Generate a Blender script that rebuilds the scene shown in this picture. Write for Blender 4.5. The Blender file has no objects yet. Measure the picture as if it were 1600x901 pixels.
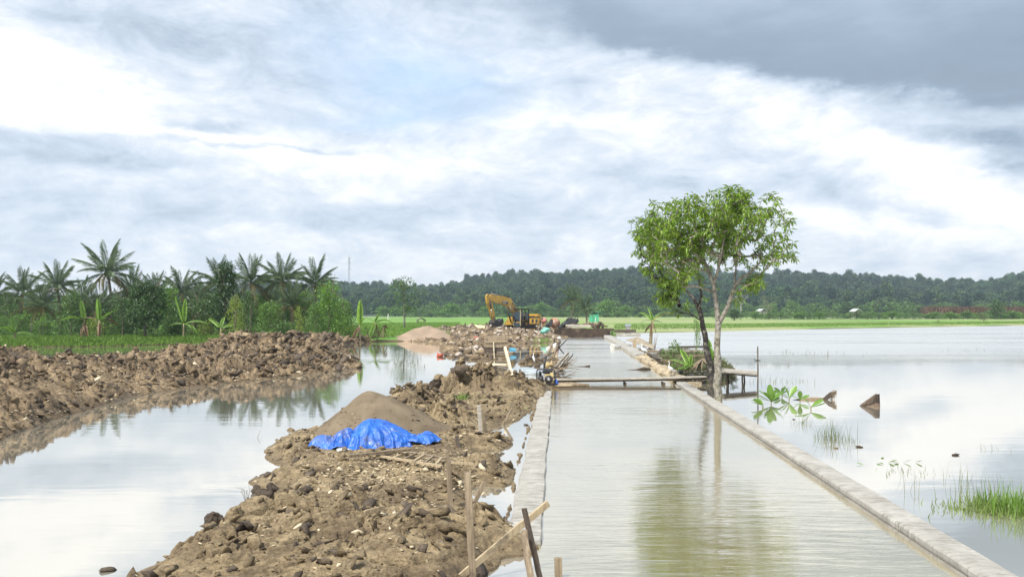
import bpy, bmesh, math, random
import numpy as np
from mathutils import Vector, Matrix, Euler, Quaternion
R = math.radians
S = bpy.context.scene
COL = S.collection
rnd = random.Random(7)
rng = np.random.default_rng(7)

# ------------------------------------------------------------------ camera
CH, F, HY = 3.0, 1250.0, 488.0            # eye height (m), focal length and horizon row in photo pixels
cam_d = bpy.data.cameras.new('camera'); cam = bpy.data.objects.new('camera', cam_d); COL.objects.link(cam)
cam.location = (0, 0, CH); cam.rotation_euler = (R(90), 0, 0)
cam_d.sensor_width = 36; cam_d.lens = 36 * F / 1600; cam_d.shift_y = (HY - 450.5) / 1600
cam_d.clip_start = 0.1; cam_d.clip_end = 6000
S.camera = cam
S.view_settings.view_transform = 'Standard'; S.view_settings.look = 'None'
S.view_settings.exposure = 0.36; S.view_settings.gamma = 1

# ------------------------------------------------------------------ world
SUN_EL, SUN_AZ = R(56), R(-140)           # behind the camera's left shoulder
w = bpy.data.worlds.new('World'); S.world = w; w.use_nodes = True
nt = w.node_tree; nt.nodes.clear()
N = nt.nodes; L = nt.links
def nn(t, **k):
    n = N.new(t)
    for a, b in k.items(): setattr(n, a, b)
    return n
def setin(n, i, v):
    if hasattr(v, 'is_linked') or isinstance(v, bpy.types.NodeSocket): L.new(v, n.inputs[i])
    else: n.inputs[i].default_value = v
def M(op, a, b=0.0, c=0.0, clamp=False):
    n = nn('ShaderNodeMath', operation=op); n.use_clamp = clamp
    setin(n, 0, a); setin(n, 1, b)
    if op in ('MULTIPLY_ADD', 'SMOOTH_MIN'): setin(n, 2, c)
    return n.outputs[0]
def smooth(x, lo, hi):
    n = nn('ShaderNodeMapRange', interpolation_type='SMOOTHSTEP'); setin(n, 0, x); setin(n, 1, lo); setin(n, 2, hi)
    return n.outputs[0]
def mixc(f, a, b):
    n = nn('ShaderNodeMix', data_type='RGBA'); setin(n, 0, f); setin(n, 6, a); setin(n, 7, b); return n.outputs[2]
tc = nn('ShaderNodeTexCoord'); sp = nn('ShaderNodeSeparateXYZ'); L.new(tc.outputs['Generated'], sp.inputs[0])
az = M('ARCTAN2', sp.outputs[0], sp.outputs[1]); el = M('ARCSINE', sp.outputs[2])
# cloud-deck coordinates: a flat layer seen in perspective
zc = M('ADD', M('ABSOLUTE', sp.outputs[2]), 0.16)
cx = M('DIVIDE', sp.outputs[0], zc); cy = M('DIVIDE', sp.outputs[1], zc)
cv = nn('ShaderNodeCombineXYZ'); L.new(cx, cv.inputs[0]); L.new(cy, cv.inputs[1])
def noise(vec, scale, detail=6, rough=0.55, off=(0, 0, 0), dist=0.0, stretch=(1, 1, 1)):
    mp = nn('ShaderNodeMapping'); L.new(vec, mp.inputs[0]); mp.inputs[1].default_value = off; mp.inputs[3].default_value = stretch
    n = nn('ShaderNodeTexNoise'); L.new(mp.outputs[0], n.inputs['Vector']); n.inputs['Scale'].default_value = scale
    n.inputs['Detail'].default_value = detail; n.inputs['Roughness'].default_value = rough; n.inputs['Distortion'].default_value = dist
    return n
# direction-space coordinates (azimuth, elevation), warped a little
av = nn('ShaderNodeCombineXYZ'); L.new(az, av.inputs[0]); L.new(el, av.inputs[1])
wn = noise(av.outputs[0], 5.0, 5, 0.6, (3.1, 1.7, 0), stretch=(1, 2.2, 1))
ws = nn('ShaderNodeSeparateColor'); L.new(wn.outputs['Color'], ws.inputs[0])
A = M('ADD', az, M('MULTIPLY', M('SUBTRACT', ws.outputs[0], 0.5), 0.20))
E = M('ADD', el, M('MULTIPLY', M('SUBTRACT', ws.outputs[1], 0.5), 0.10))
def ae(px, py):
    a = math.atan((px - 800) / F); return a, math.atan((HY - py) / F * math.cos(a))
def blob(px, py, rx, ry, rot=0, src=None):
    a0, e0 = ae(px, py); AA, EE = src or (A, E)
    da = M('SUBTRACT', AA, a0); de = M('SUBTRACT', EE, e0)
    c, s = math.cos(R(rot)), math.sin(R(rot))
    u = M('ADD', M('MULTIPLY', da, c * F / rx), M('MULTIPLY', de, s * F / rx))
    v = M('ADD', M('MULTIPLY', da, -s * F / ry), M('MULTIPLY', de, c * F / ry))
    q = M('ADD', M('MULTIPLY', u, u), M('MULTIPLY', v, v))
    return M('POWER', 2.718, M('MULTIPLY', q, -1.0))
n1 = noise(cv.outputs[0], 0.8, 8, 0.6, (1.3, 4.2, 0), 0.4, (0.8, 1, 1)).outputs[0]
n2 = noise(av.outputs[0], 4.6, 10, 0.60, (5.5, 2.2, 0), 0.9, (1, 3.0, 1)).outputs[0]
n3 = noise(av.outputs[0], 13, 9, 0.66, (0.5, 7.2, 0), 0.8, (1, 2.2, 1)).outputs[0]
V = M('ADD', 0.605, M('MULTIPLY', M('SUBTRACT', n1, 0.5), 0.30))
V = M('ADD', V, M('MULTIPLY', M('SUBTRACT', n2, 0.5), 0.72))
V = M('ADD', V, M('MULTIPLY', M('SUBTRACT', n3, 0.5), 0.62))
for (px, py, rx, ry, rot, amp) in [
        (40, 110, 170, 60, -10, 0.34), (350, 215, 260, 26, -2, 0.25), (640, 260, 240, 50, 8, 0.22), (130, 40, 120, 30, 0, -0.05),
        (330, 90, 210, 45, -12, -0.10), (90, 200, 190, 20, -5, -0.34), (350, 188, 70, 10, 6, -0.34), (430, 226, 140, 6, 0, -0.34), (200, 245, 160, 9, 0, -0.16),
        (500, 325, 420, 34, 0, -0.10), (150, 290, 260, 26, 0, -0.06), (620, 330, 130, 24, 0, -0.08), (470, 375, 120, 18, 0, 0.12),
        (1180, 150, 210, 26, -12, 0.16), (960, 165, 150, 40, -20, 0.10), (1420, 255, 210, 34, -24, 0.34), (1560, 330, 110, 20, -28, 0.22),
        (1290, 345, 90, 20, -18, 0.28), (1500, 365, 150, 16, -14, 0.20), (1560, 235, 110, 40, -22, -0.34), (1350, 300, 170, 18, -22, -0.12),
        (930, 260, 170, 26, -14, -0.10), (880, 110, 60, 40, -20, -0.12), (840, 345, 240, 40, 0, -0.06), (1080, 240, 160, 24, -18, 0.12), (1400, 400, 260, 14, 0, -0.06)]:
    V = M('ADD', V, M('MULTIPLY', blob(px, py, rx, ry, rot), amp))
n4 = noise(av.outputs[0], 34, 6, 0.7, (9.5, 3.2, 0), 0.5, (1, 2.0, 1)).outputs[0]
V = M('ADD', V, M('MULTIPLY', M('SUBTRACT', n4, 0.5), 0.28))
V = M('ADD', V, M('MULTIPLY', M('SUBTRACT', 1.0, smooth(M('ABSOLUTE', el), 0.04, 0.24)), 0.09))
V = M('ADD', M('MULTIPLY', M('SUBTRACT', V, 0.62), 1.14), 0.672)
V = M('MINIMUM', V, 1.08)
# the dark cloud deck at the upper right: everything above a slanting, softly ragged edge
a0, e0 = ae(1000, 85); a1, e1 = ae(1600, 165)
slope = (e1 - e0) / (a1 - a0)
edge = M('SUBTRACT', E, M('ADD', e0, M('MULTIPLY', M('SUBTRACT', A, a0), slope)))
edge = M('ADD', edge, M('MULTIPLY', M('SUBTRACT', n3, 0.5), 0.045))
dk = M('MULTIPLY', smooth(edge, -0.014, 0.020), smooth(M('ADD', A, M('MULTIPLY', E, 0.35)), 0.02, 0.26))
dk = M('MULTIPLY', dk, M('SUBTRACT', 1.0, smooth(az, 1.1, 1.8)))
lift = M('MULTIPLY', smooth(M('ADD', E, M('MULTIPLY', A, 0.1)), 0.30, 0.46), 0.55)
dkv = M('ADD', M('ADD', 0.10, M('MULTIPLY', lift, 0.75)), M('MULTIPLY', M('SUBTRACT', n2, 0.5), 0.28))
f = nn('ShaderNodeMix', data_type='FLOAT'); L.new(dk, f.inputs[0]); L.new(V, f.inputs[2]); L.new(dkv, f.inputs[3]); V = f.outputs[0]
cr = nn('ShaderNodeValToRGB'); L.new(V, cr.inputs[0])
els = cr.color_ramp.elements
stops = [(0.0, (2.2, 2.65, 3.2)), (0.22, (2.8, 3.5, 4.35)), (0.42, (4.3, 5.05, 5.95)), (0.58, (5.5, 6.2, 7.1)), (0.72, (6.6, 7.1, 7.8)), (0.86, (8.0, 8.2, 8.5)), (1.0, (9.2, 9.2, 9.2))]
els[0].position = 0; els[0].color = (*[c / 12 for c in stops[0][1]], 1); els[1].position = 1; els[1].color = (*[c / 12 for c in stops[-1][1]], 1)
for p, c in stops[1:-1]:
    e = els.new(p); e.color = (*[x / 12 for x in c], 1)
vm = nn('ShaderNodeVectorMath', operation='SCALE'); L.new(cr.outputs[0], vm.inputs[0]); vm.inputs['Scale'].default_value = 12
sky = nn('ShaderNodeTexSky', sky_type='NISHITA'); sky.sun_disc = False; sky.sun_elevation = SUN_EL; sky.sun_rotation = SUN_AZ
sky.altitude = 0; sky.air_density = 1.0; sky.dust_density = 2.0
gap = M('MULTIPLY', blob(650, 120, 150, 55, -6), 0.85)
gap = M('ADD', gap, M('MULTIPLY', blob(600, 178, 90, 12, 0), 0.45))
gap = M('MULTIPLY', M('ADD', gap, 0.10), 0.62)
vs = nn('ShaderNodeVectorMath', operation='MULTIPLY'); L.new(sky.outputs[0], vs.inputs[0]); vs.inputs[1].default_value = (1, 1, 1)
skyc = nn('ShaderNodeVectorMath', operation='ADD'); L.new(vs.outputs[0], skyc.inputs[0]); skyc.inputs[1].default_value = (2.2, 3.4, 4.8)
fin = mixc(gap, vm.outputs[0], skyc.outputs[0])
bg = nn('ShaderNodeBackground'); L.new(fin, bg.inputs[0]); bg.inputs[1].default_value = 0.1
ow = nn('ShaderNodeOutputWorld'); L.new(bg.outputs[0], ow.inputs[0])
w.cycles.sampling_method = 'MANUAL'; w.cycles.sample_map_resolution = 512

sd = bpy.data.lights.new('sun', 'SUN'); sd.energy = 5.0; sd.angle = R(9); sd.color = (1, 0.965, 0.91)
so = bpy.data.objects.new('sun', sd); COL.objects.link(so)
_d = Vector((math.sin(SUN_AZ) * math.cos(SUN_EL), math.cos(SUN_AZ) * math.cos(SUN_EL), math.sin(SUN_EL)))
so.rotation_euler = _d.to_track_quat('Z', 'Y').to_euler()

# ------------------------------------------------------------------ helpers
def P(px, py, z=0.0):                       # photo pixel -> point on the horizontal plane z
    Y = (CH - z) * F / (py - HY); return Vector(((px - 800) / F * Y, Y, z))
def Q(px, py, Y):                           # photo pixel -> point at distance Y
    return Vector(((px - 800) / F * Y, Y, CH - (py - HY) / F * Y))

def thing(name, label, cat, loc=(0, 0, 0), rz=0.0, group=None):
    o = bpy.data.objects.new(name, None); COL.objects.link(o); o.empty_display_size = 0.1
    o.location = loc; o.rotation_euler = (0, 0, rz); o['label'] = label; o['category'] = cat
    if group: o['group'] = group
    return o
def tag(o, label=None, cat=None, group=None, kind=None):
    if label: o['label'] = label
    if cat: o['category'] = cat
    if group: o['group'] = group
    if kind: o['kind'] = kind
    return o
def link(name, me, parent=None, loc=(0, 0, 0), rot=(0, 0, 0), sc=1.0):
    o = bpy.data.objects.new(name, me); COL.objects.link(o); o.parent = parent
    o.location = loc; o.rotation_euler = rot
    o.scale = (sc, sc, sc) if isinstance(sc, (int, float)) else sc
    return o
def copy_tree(o, parent=None):
    c = o.copy(); COL.objects.link(c); c.parent = parent
    for ch in o.children: copy_tree(ch, c)
    return c
def mesh(name, v, f, mat, smooth=False):
    me = bpy.data.meshes.new(name)
    if isinstance(v, np.ndarray) and isinstance(f, np.ndarray):
        k = f.shape[1]
        me.vertices.add(len(v)); me.vertices.foreach_set('co', v.astype(np.float32).ravel())
        me.loops.add(f.size); me.loops.foreach_set('vertex_index', f.astype(np.int32).ravel())
        me.polygons.add(len(f)); me.polygons.foreach_set('loop_start', np.arange(0, f.size, k, dtype=np.int32))
        me.polygons.foreach_set('loop_total', np.full(len(f), k, dtype=np.int32))
        me.update(calc_edges=True); me.validate()
    else:
        me.from_pydata([tuple(x) for x in v], [], [tuple(x) for x in f])
    if mat: me.materials.append(mat)
    if smooth: me.polygons.foreach_set('use_smooth', [True] * len(me.polygons))
    me.update()
    return me
class MB:
    """collects shapes into one mesh"""
    def __init__(s): s.v = []; s.f = []
    def add(s, v, f):
        b = len(s.v); s.v += [tuple(x) for x in v]; s.f += [tuple(b + i for i in q) for q in f]; return s
    def box(s, c, d, rot=None, jit=0.0, tp=1.0):
        c = Vector(c); pts = []
        for z in (-.5, .5):
            for x, y in ((-.5, -.5), (.5, -.5), (.5, .5), (-.5, .5)):
                k = tp if z > 0 else 1.0
                p = Vector((x * d[0] * k, y * d[1] * k, z * d[2]))
                if jit: p += Vector((rnd.uniform(-jit, jit), rnd.uniform(-jit, jit), rnd.uniform(-jit, jit)))
                if rot is not None: p = rot @ p
                pts.append(c + p)
        return s.add(pts, [(3, 2, 1, 0), (4, 5, 6, 7), (0, 1, 5, 4), (1, 2, 6, 5), (2, 3, 7, 6), (3, 0, 4, 7)])
    def beam(s, a, b, wd, th, roll=0.0, jit=0.0, tp=1.0):      # board between two points
        a = Vector(a); b = Vector(b); d = b - a
        q = d.to_track_quat('Z', 'X').to_matrix() @ Matrix.Rotation(roll, 3, 'Z')
        return s.box((a + b) / 2, (wd, th, d.length), q, jit, tp)
    def tube(s, pts, rad, n=8, cap=True, wob=0.0):
        pts = [Vector(p) for p in pts]
        if isinstance(rad, (int, float)): rad = [rad] * len(pts)
        vs = []; fs = []; up = Vector((0.13, 0.31, 0.94)).normalized()
        for i, p in enumerate(pts):
            d = (pts[min(i + 1, len(pts) - 1)] - pts[max(i - 1, 0)]).normalized()
            if abs(d.dot(up)) > 0.97: up = Vector((0.9, 0.3, 0.1)).normalized()
            x = d.cross(up).normalized(); y = d.cross(x).normalized()
            for k in range(n):
                t = 2 * math.pi * k / n; r = rad[i] * (1 + (rnd.uniform(-wob, wob) if wob else 0))
                vs.append(p + x * math.cos(t) * r + y * math.sin(t) * r)
        for i in range(len(pts) - 1):
            for k in range(n):
                k2 = (k + 1) % n
                fs.append((i * n + k, i * n + k2, (i + 1) * n + k2, (i + 1) * n + k))
        if cap:
            fs.append(tuple(reversed(range(n)))); fs.append(tuple((len(pts) - 1) * n + k for k in range(n)))
        return s.add(vs, fs)
    def lathe(s, c, prof, n=16, axis=None):
        c = Vector(c); q = Vector(axis).to_track_quat('Z', 'X').to_matrix() if axis else Matrix.Identity(3)
        vs = []; fs = []
        for r, z in prof:
            for k in range(n):
                t = 2 * math.pi * k / n; vs.append(c + q @ Vector((r * math.cos(t), r * math.sin(t), z)))
        for i in range(len(prof) - 1):
            for k in range(n):
                k2 = (k + 1) % n; fs.append((i * n + k, i * n + k2, (i + 1) * n + k2, (i + 1) * n + k))
        fs.append(tuple(reversed(range(n)))); fs.append(tuple((len(prof) - 1) * n + k for k in range(n)))
        return s.add(vs, fs)
    def prism(s, outline, y0, y1, bevel=0.0):                 # outline in (x,z), extruded along y
        n = len(outline); vs = [(x, y0, z) for x, z in outline] + [(x, y1, z) for x, z in outline]
        fs = [tuple(range(n)), tuple(reversed(range(n, 2 * n)))] + [((i + 1) % n, i, n + i, n + (i + 1) % n) for i in range(n)]
        return s.add(vs, fs)
    def mesh(s, name, mat, smooth=False, bevel=0.0):
        me = mesh(name, s.v, s.f, mat, smooth)
        if bevel:
            bm = bmesh.new(); bm.from_mesh(me)
            bmesh.ops.recalc_face_normals(bm, faces=bm.faces)
            es = [e for e in bm.edges if len(e.link_faces) == 2 and e.calc_face_angle() > 0.5]
            bmesh.ops.bevel(bm, geom=es, offset=bevel, segments=2, affect='EDGES', clamp_overlap=True)
            bm.to_mesh(me); bm.free(); me.update()
        return me
    def build(s, name, mat, parent=None, smooth=False, bevel=0.0, loc=(0, 0, 0)):
        return link(name, s.mesh(name, mat, smooth, bevel), parent, loc)

# numpy gradient-ish noise
def _h(ix, iy, iz=0, seed=0):
    n = (ix.astype(np.int64) * 374761393 + iy.astype(np.int64) * 668265263 + np.asarray(iz).astype(np.int64) * 2147483647 + seed * 974634777) & 0xffffffff
    n = ((n ^ (n >> 13)) * 1274126177) & 0xffffffff
    n = ((n ^ (n >> 16)) * 2246822519) & 0xffffffff
    return ((n ^ (n >> 15)) & 0xffffff) / float(0xffffff)
def vnoise(x, y, seed=0):
    ix = np.floor(x); iy = np.floor(y); fx = x - ix; fy = y - iy
    ux = fx * fx * (3 - 2 * fx); uy = fy * fy * (3 - 2 * fy)
    a = _h(ix, iy, 0, seed); b = _h(ix + 1, iy, 0, seed); c = _h(ix, iy + 1, 0, seed); d = _h(ix + 1, iy + 1, 0, seed)
    return (a + (b - a) * ux) * (1 - uy) + (c + (d - c) * ux) * uy - 0.5
def fbm(x, y, oct=4, seed=0, gain=0.5):
    s = 0; a = 1.0
    for i in range(oct):
        s = s + a * vnoise(x * 2 ** i + i * 17.3, y * 2 ** i - i * 9.1, seed + i); a *= gain
    return s
def chunk(x, y, seed=0, tilt=1.0):
    """broken-block relief: Voronoi cells, each a randomly tilted facet with cracks between"""
    ix = np.floor(x); iy = np.floor(y); best = np.full(x.shape, 9.0); sec = np.full(x.shape, 9.0); val = np.zeros(x.shape)
    for dx in (-1, 0, 1):
        for dy in (-1, 0, 1):
            jx = ix + dx; jy = iy + dy
            px = jx + _h(jx, jy, 1, seed); py = jy + _h(jx, jy, 2, seed)
            d = np.hypot(x - px, y - py)
            v = _h(jx, jy, 3, seed) + tilt * ((_h(jx, jy, 4, seed) - .5) * (x - px) + (_h(jx, jy, 5, seed) - .5) * (y - py)) * 2
            m = d < best; sec = np.where(m, best, np.minimum(sec, d)); val = np.where(m, v, val); best = np.where(m, d, best)
    return val - 0.5, sec - best
def sdf(poly, x, y):
    """signed distance to a polygon, positive inside"""
    poly = [(p[0], p[1]) for p in poly]; d = np.full(x.shape, 1e9); ins = np.zeros(x.shape, bool)
    for i in range(len(poly)):
        ax, ay = poly[i]; bx, by = poly[(i + 1) % len(poly)]
        ex, ey = bx - ax, by - ay; t = np.clip(((x - ax) * ex + (y - ay) * ey) / (ex * ex + ey * ey + 1e-12), 0, 1)
        d = np.minimum(d, np.hypot(x - ax - ex * t, y - ay - ey * t))
        if ay != by:
            c = ((ay > y) != (by > y)) & (x < (bx - ax) * (y - ay) / (by - ay) + ax); ins ^= c
    return np.where(ins, d, -d)
def sst(x, a, b):
    t = np.clip((x - a) / (b - a), 0, 1); return t * t * (3 - 2 * t)
def gridmesh(name, X, Y, Z, mat, keep=None, smooth=True):
    ny, nx = X.shape; v = np.stack([X, Y, Z], -1).reshape(-1, 3)
    i = np.arange(ny * nx).reshape(ny, nx)
    f = np.stack([i[:-1, :-1], i[:-1, 1:], i[1:, 1:], i[1:, :-1]], -1).reshape(-1, 4)
    if keep is not None:
        k = keep.reshape(-1); m = k[f].any(1); f = f[m]
        used = np.zeros(len(v), bool); used[f.ravel()] = True; idx = np.cumsum(used) - 1; v = v[used]; f = idx[f]
    return mesh(name, v, f, mat, smooth)

# ------------------------------------------------------------------ materials
class MT:
    def __init__(s, name):
        s.m = bpy.data.materials.new(name); s.m.use_nodes = True; s.t = s.m.node_tree; s.n = s.t.nodes; s.l = s.t.links
        s.b = s.n['Principled BSDF']; s.out = s.n['Material Output']
        s.pos = s.new('ShaderNodeNewGeometry').outputs['Position']; s.oc = s.new('ShaderNodeTexCoord').outputs['Object']
    def new(s, t, **k):
        n = s.n.new(t)
        for a, b in k.items(): setattr(n, a, b)
        return n
    def put(s, n, i, v):
        if isinstance(v, bpy.types.NodeSocket): s.l.new(v, n.inputs[i])
        else: n.inputs[i].default_value = v
    def noise(s, scale, detail=4, rough=0.55, vec=None, stretch=(1, 1, 1), dist=0.0, rot=(0, 0, 0)):
        mp = s.new('ShaderNodeMapping'); s.l.new(vec or s.pos, mp.inputs[0]); mp.inputs[3].default_value = stretch; mp.inputs[2].default_value = rot
        n = s.new('ShaderNodeTexNoise'); s.l.new(mp.outputs[0], n.inputs['Vector'])
        n.inputs['Scale'].default_value = scale; n.inputs['Detail'].default_value = detail
        n.inputs['Roughness'].default_value = rough; n.inputs['Distortion'].default_value = dist
        return n.outputs[0]
    def ramp(s, x, stops):
        r = s.new('ShaderNodeValToRGB'); s.put(r, 0, x); e = r.color_ramp.elements
        e[0].position, e[0].color = stops[0][0], (*stops[0][1], 1); e[1].position, e[1].color = stops[-1][0], (*stops[-1][1], 1)
        for p, c in stops[1:-1]:
            k = e.new(p); k.color = (*c, 1)
        return r.outputs[0]
    def mix(s, f, a, b, mode='MIX'):
        n = s.new('ShaderNodeMix', data_type='RGBA'); n.blend_type = mode; s.put(n, 0, f)
        s.put(n, 6, a if isinstance(a, bpy.types.NodeSocket) else (*a, 1)); s.put(n, 7, b if isinstance(b, bpy.types.NodeSocket) else (*b, 1)); return n.outputs[2]
    def math(s, op, a, b=0.0, clamp=False):
        n = s.new('ShaderNodeMath', operation=op); n.use_clamp = clamp; s.put(n, 0, a); s.put(n, 1, b); return n.outputs[0]
    def rng(s, x, a, b, c=0.0, d=1.0):
        n = s.new('ShaderNodeMapRange'); s.put(n, 0, x); s.put(n, 1, a); s.put(n, 2, b); s.put(n, 3, c); s.put(n, 4, d); return n.outputs[0]
    def bump(s, h, strength=0.5, dist=0.02, prev=None):
        b = s.new('ShaderNodeBump'); s.put(b, 'Height', h); b.inputs['Strength'].default_value = strength; b.inputs['Distance'].default_value = dist
        if prev is not None: s.l.new(prev, b.inputs['Normal'])
        return b.outputs[0]
    def set(s, color=None, rough=None, normal=None, metal=None, spec=None):
        if color is not None: s.put(s.b, 'Base Color', color if isinstance(color, bpy.types.NodeSocket) else (*color, 1))
        if rough is not None: s.put(s.b, 'Roughness', rough)
        if normal is not None: s.l.new(normal, s.b.inputs['Normal'])
        if metal is not None: s.put(s.b, 'Metallic', metal)
        if spec is not None: s.put(s.b, 'Specular IOR Level', spec)
        return s
    def rand(s): return s.new('ShaderNodeObjectInfo').outputs['Random']

def simple(name, col, rough=0.6, var=0.25, scale=8.0, metal=0.0, bump=0.3, bd=0.01, vec='o', stretch=(1, 1, 1), spec=None, rust=None):
    m = MT(name); v = m.oc if vec == 'o' else m.pos
    n = m.noise(scale, 5, 0.6, v, stretch); k = m.rng(n, 0.3, 0.7)
    lo = tuple(c * (1 - var) for c in col); hi = tuple(min(1, c * (1 + var)) for c in col)
    c = m.mix(k, lo, hi)
    if rust: c = m.mix(m.rng(m.noise(scale * 0.7, 6, 0.7, v), 0.52, 0.62), c, rust)
    m.set(c, m.rng(n, 0.3, 0.7, rough * 0.85, min(1, rough * 1.15)), m.bump(m.noise(scale * 4, 4, 0.6, v, stretch), bump, bd), metal, spec)
    return m.m

def wood_mat(name, a, b, axis=2, dark=(0.05, 0.04, 0.03)):
    m = MT(name); st = [1, 1, 1]; st[axis] = 0.06
    n = m.noise(30, 5, 0.6, m.oc, tuple(st), 0.3); g = m.noise(4, 4, 0.6, m.pos)
    c = m.mix(m.rng(n, 0.35, 0.65), a, b); c = m.mix(m.rng(g, 0.55, 0.72, 0, 0.8), c, dark)
    m.set(c, 0.8, m.bump(n, 0.5, 0.01)); return m.m

def mud_mat(name, dark, mid, light, pale, wet=0.35, palet=0.66, scale=1.0):
    m = MT(name)
    n = m.noise(0.9 * scale, 6, 0.62, dist=0.6); n2 = m.noise(7 * scale, 6, 0.7); n3 = m.noise(30 * scale, 5, 0.7); big = m.noise(0.35 * scale, 3, 0.5)
    x = m.math('ADD', m.math('MULTIPLY', n, 0.55), m.math('MULTIPLY', n2, 0.45))
    c = m.ramp(x, [(0.36, dark), (0.47, mid), (0.58, light), (0.72, pale)])
    c = m.mix(m.rng(m.noise(3.1 * scale, 5, 0.7), palet, palet + 0.09, 0, 0.7), c, pale)
    c = m.mix(m.rng(n3, 0.32, 0.62, 0.55, 0), c, dark)
    c = m.mix(m.rng(m.noise(0.8 * scale, 4, 0.6, dist=0.5), 0.50, 0.64, 0, 0.6), c, tuple(k * 1.7 for k in dark))
    # damp at the waterline: colour follows height above the water, not light
    sx = m.new('ShaderNodeSeparateXYZ'); m.l.new(m.pos, sx.inputs[0])
    damp = m.rng(m.math('ADD', sx.outputs[2], m.math('MULTIPLY', m.math('SUBTRACT', n2, 0.5), 0.12)), 0.01, 0.10, 0.75, 0.0)
    c = m.mix(damp, c, tuple(0.62 * k for k in mid))
    r = m.rng(m.math('ADD', n2, m.math('MULTIPLY', big, 0.5)), 0.6, 0.95, wet, 0.9)
    lay = m.noise(9 * scale, 4, 0.6, stretch=(1, 1, 4), rot=(0.5, 0.3, 0), dist=0.8)
    nb = m.bump(n3, 0.7, 0.02, m.bump(lay, 0.8, 0.05, m.bump(n2, 0.6, 0.05)))
    m.set(c, r, nb, spec=0.35); return m.m

def leaf_mat(name, a, b, trans=0.3, dry=None, dryf=0.0, rough=0.45, scale=0.8, rand=0.35, spec=0.4, big=None):
    m = MT(name); n = m.noise(scale, 3, 0.6); n2 = m.noise(scale * 7, 2, 0.5)
    k = m.rng(m.math('ADD', m.math('MULTIPLY', n, 0.5), m.math('MULTIPLY', n2, 0.5)), 0.38, 0.62)
    k = m.math('ADD', m.math('MULTIPLY', k, 1 - rand), m.math('MULTIPLY', m.rand(), rand))
    c = m.mix(k, a, b)
    if dry: c = m.mix(m.math('MULTIPLY', m.rng(m.noise(scale * 11, 2, 0.5), 0.58, 0.66), dryf), c, dry)
    if big: c = m.mix(m.rng(m.noise(big[0], 4, 0.6), 0.42, 0.6), c, m.mix(m.rand(), big[1], big[2]))
    m.set(c, rough, spec=spec)
    t = m.new('ShaderNodeBsdfTranslucent'); m.l.new(c, t.inputs[0]); mx = m.new('ShaderNodeMixShader'); mx.inputs[0].default_value = trans
    m.l.new(m.b.outputs[0], mx.inputs[1]); m.l.new(t.outputs[0], mx.inputs[2]); m.l.new(mx.outputs[0], m.out.inputs[0])
    return m.m

def water_mat(name, body, bumps, power=0.42, rough=0.03, tint=(1.0, 0.975, 0.925), windy=False):
    m = MT(name); m.n.remove(m.b)
    nrm = None
    for (sc, st, strength, dist, det) in bumps:
        h = m.noise(sc, det, 0.6, stretch=st, dist=0.5)
        msk = m.rng(m.noise(0.12, 3, 0.6, stretch=(0.5, 1, 1)), 0.40, 0.62, 0.25, 1.0)
        b = m.new('ShaderNodeBump'); m.l.new(h, b.inputs['Height']); m.l.new(m.math('MULTIPLY', msk, strength), b.inputs['Strength']); b.inputs['Distance'].default_value = dist
        if nrm is not None: m.l.new(nrm, b.inputs['Normal'])
        nrm = b.outputs[0]
    if windy:      # breeze ruffles the open pond on the right, away from the sheltering bank
        sx = m.new('ShaderNodeSeparateXYZ'); m.l.new(m.pos, sx.inputs[0])
        wv = m.math('ADD', sx.outputs[1], m.math('MULTIPLY', m.math('SUBTRACT', m.noise(0.05, 3, 0.6, stretch=(0.3, 1, 1)), 0.5), 40))
        k1 = m.math('MULTIPLY', m.rng(wv, 42, 66), m.rng(sx.outputs[0], 4, 10)) if windy is True else m.math('MULTIPLY', m.rng(wv, 22, 50), 0.55); k1 = m.math('MULTIPLY', k1, m.rng(m.noise(0.22, 5, 0.7, stretch=(0.10, 1, 1)), 0.34, 0.52, 0.25, 1.0))
        h = m.noise(1.6, 4, 0.65, stretch=(0.6, 1, 1)); b = m.new('ShaderNodeBump'); m.l.new(h, b.inputs['Height']); m.l.new(k1, b.inputs['Strength']); b.inputs['Distance'].default_value = 0.05; m.l.new(nrm, b.inputs['Normal']); nrm = b.outputs[0]
    fr = m.new('ShaderNodeFresnel'); fr.inputs[0].default_value = 1.33; m.l.new(nrm, fr.inputs[1])
    k = m.math('POWER', fr.outputs[0], power, True)
    d = m.new('ShaderNodeBsdfDiffuse'); c = m.mix(m.rng(m.noise(0.35, 4, 0.6, dist=0.4), 0.35, 0.65), tuple(0.88 * x for x in body), tuple(1.1 * x for x in body)); m.l.new(c, d.inputs[0])
    g = m.new('ShaderNodeBsdfGlossy'); g.inputs[0].default_value = (*tint, 1); g.inputs['Roughness'].default_value = rough
    if windy: m.l.new(m.math('ADD', m.math('MULTIPLY', k1, 0.34), rough), g.inputs['Roughness'])
    m.l.new(nrm, g.inputs['Normal'])
    mx = m.new('ShaderNodeMixShader'); m.l.new(k, mx.inputs[0]); m.l.new(d.outputs[0], mx.inputs[1]); m.l.new(g.outputs[0], mx.inputs[2]); m.l.new(mx.outputs[0], m.out.inputs[0])
    return m.m

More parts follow.
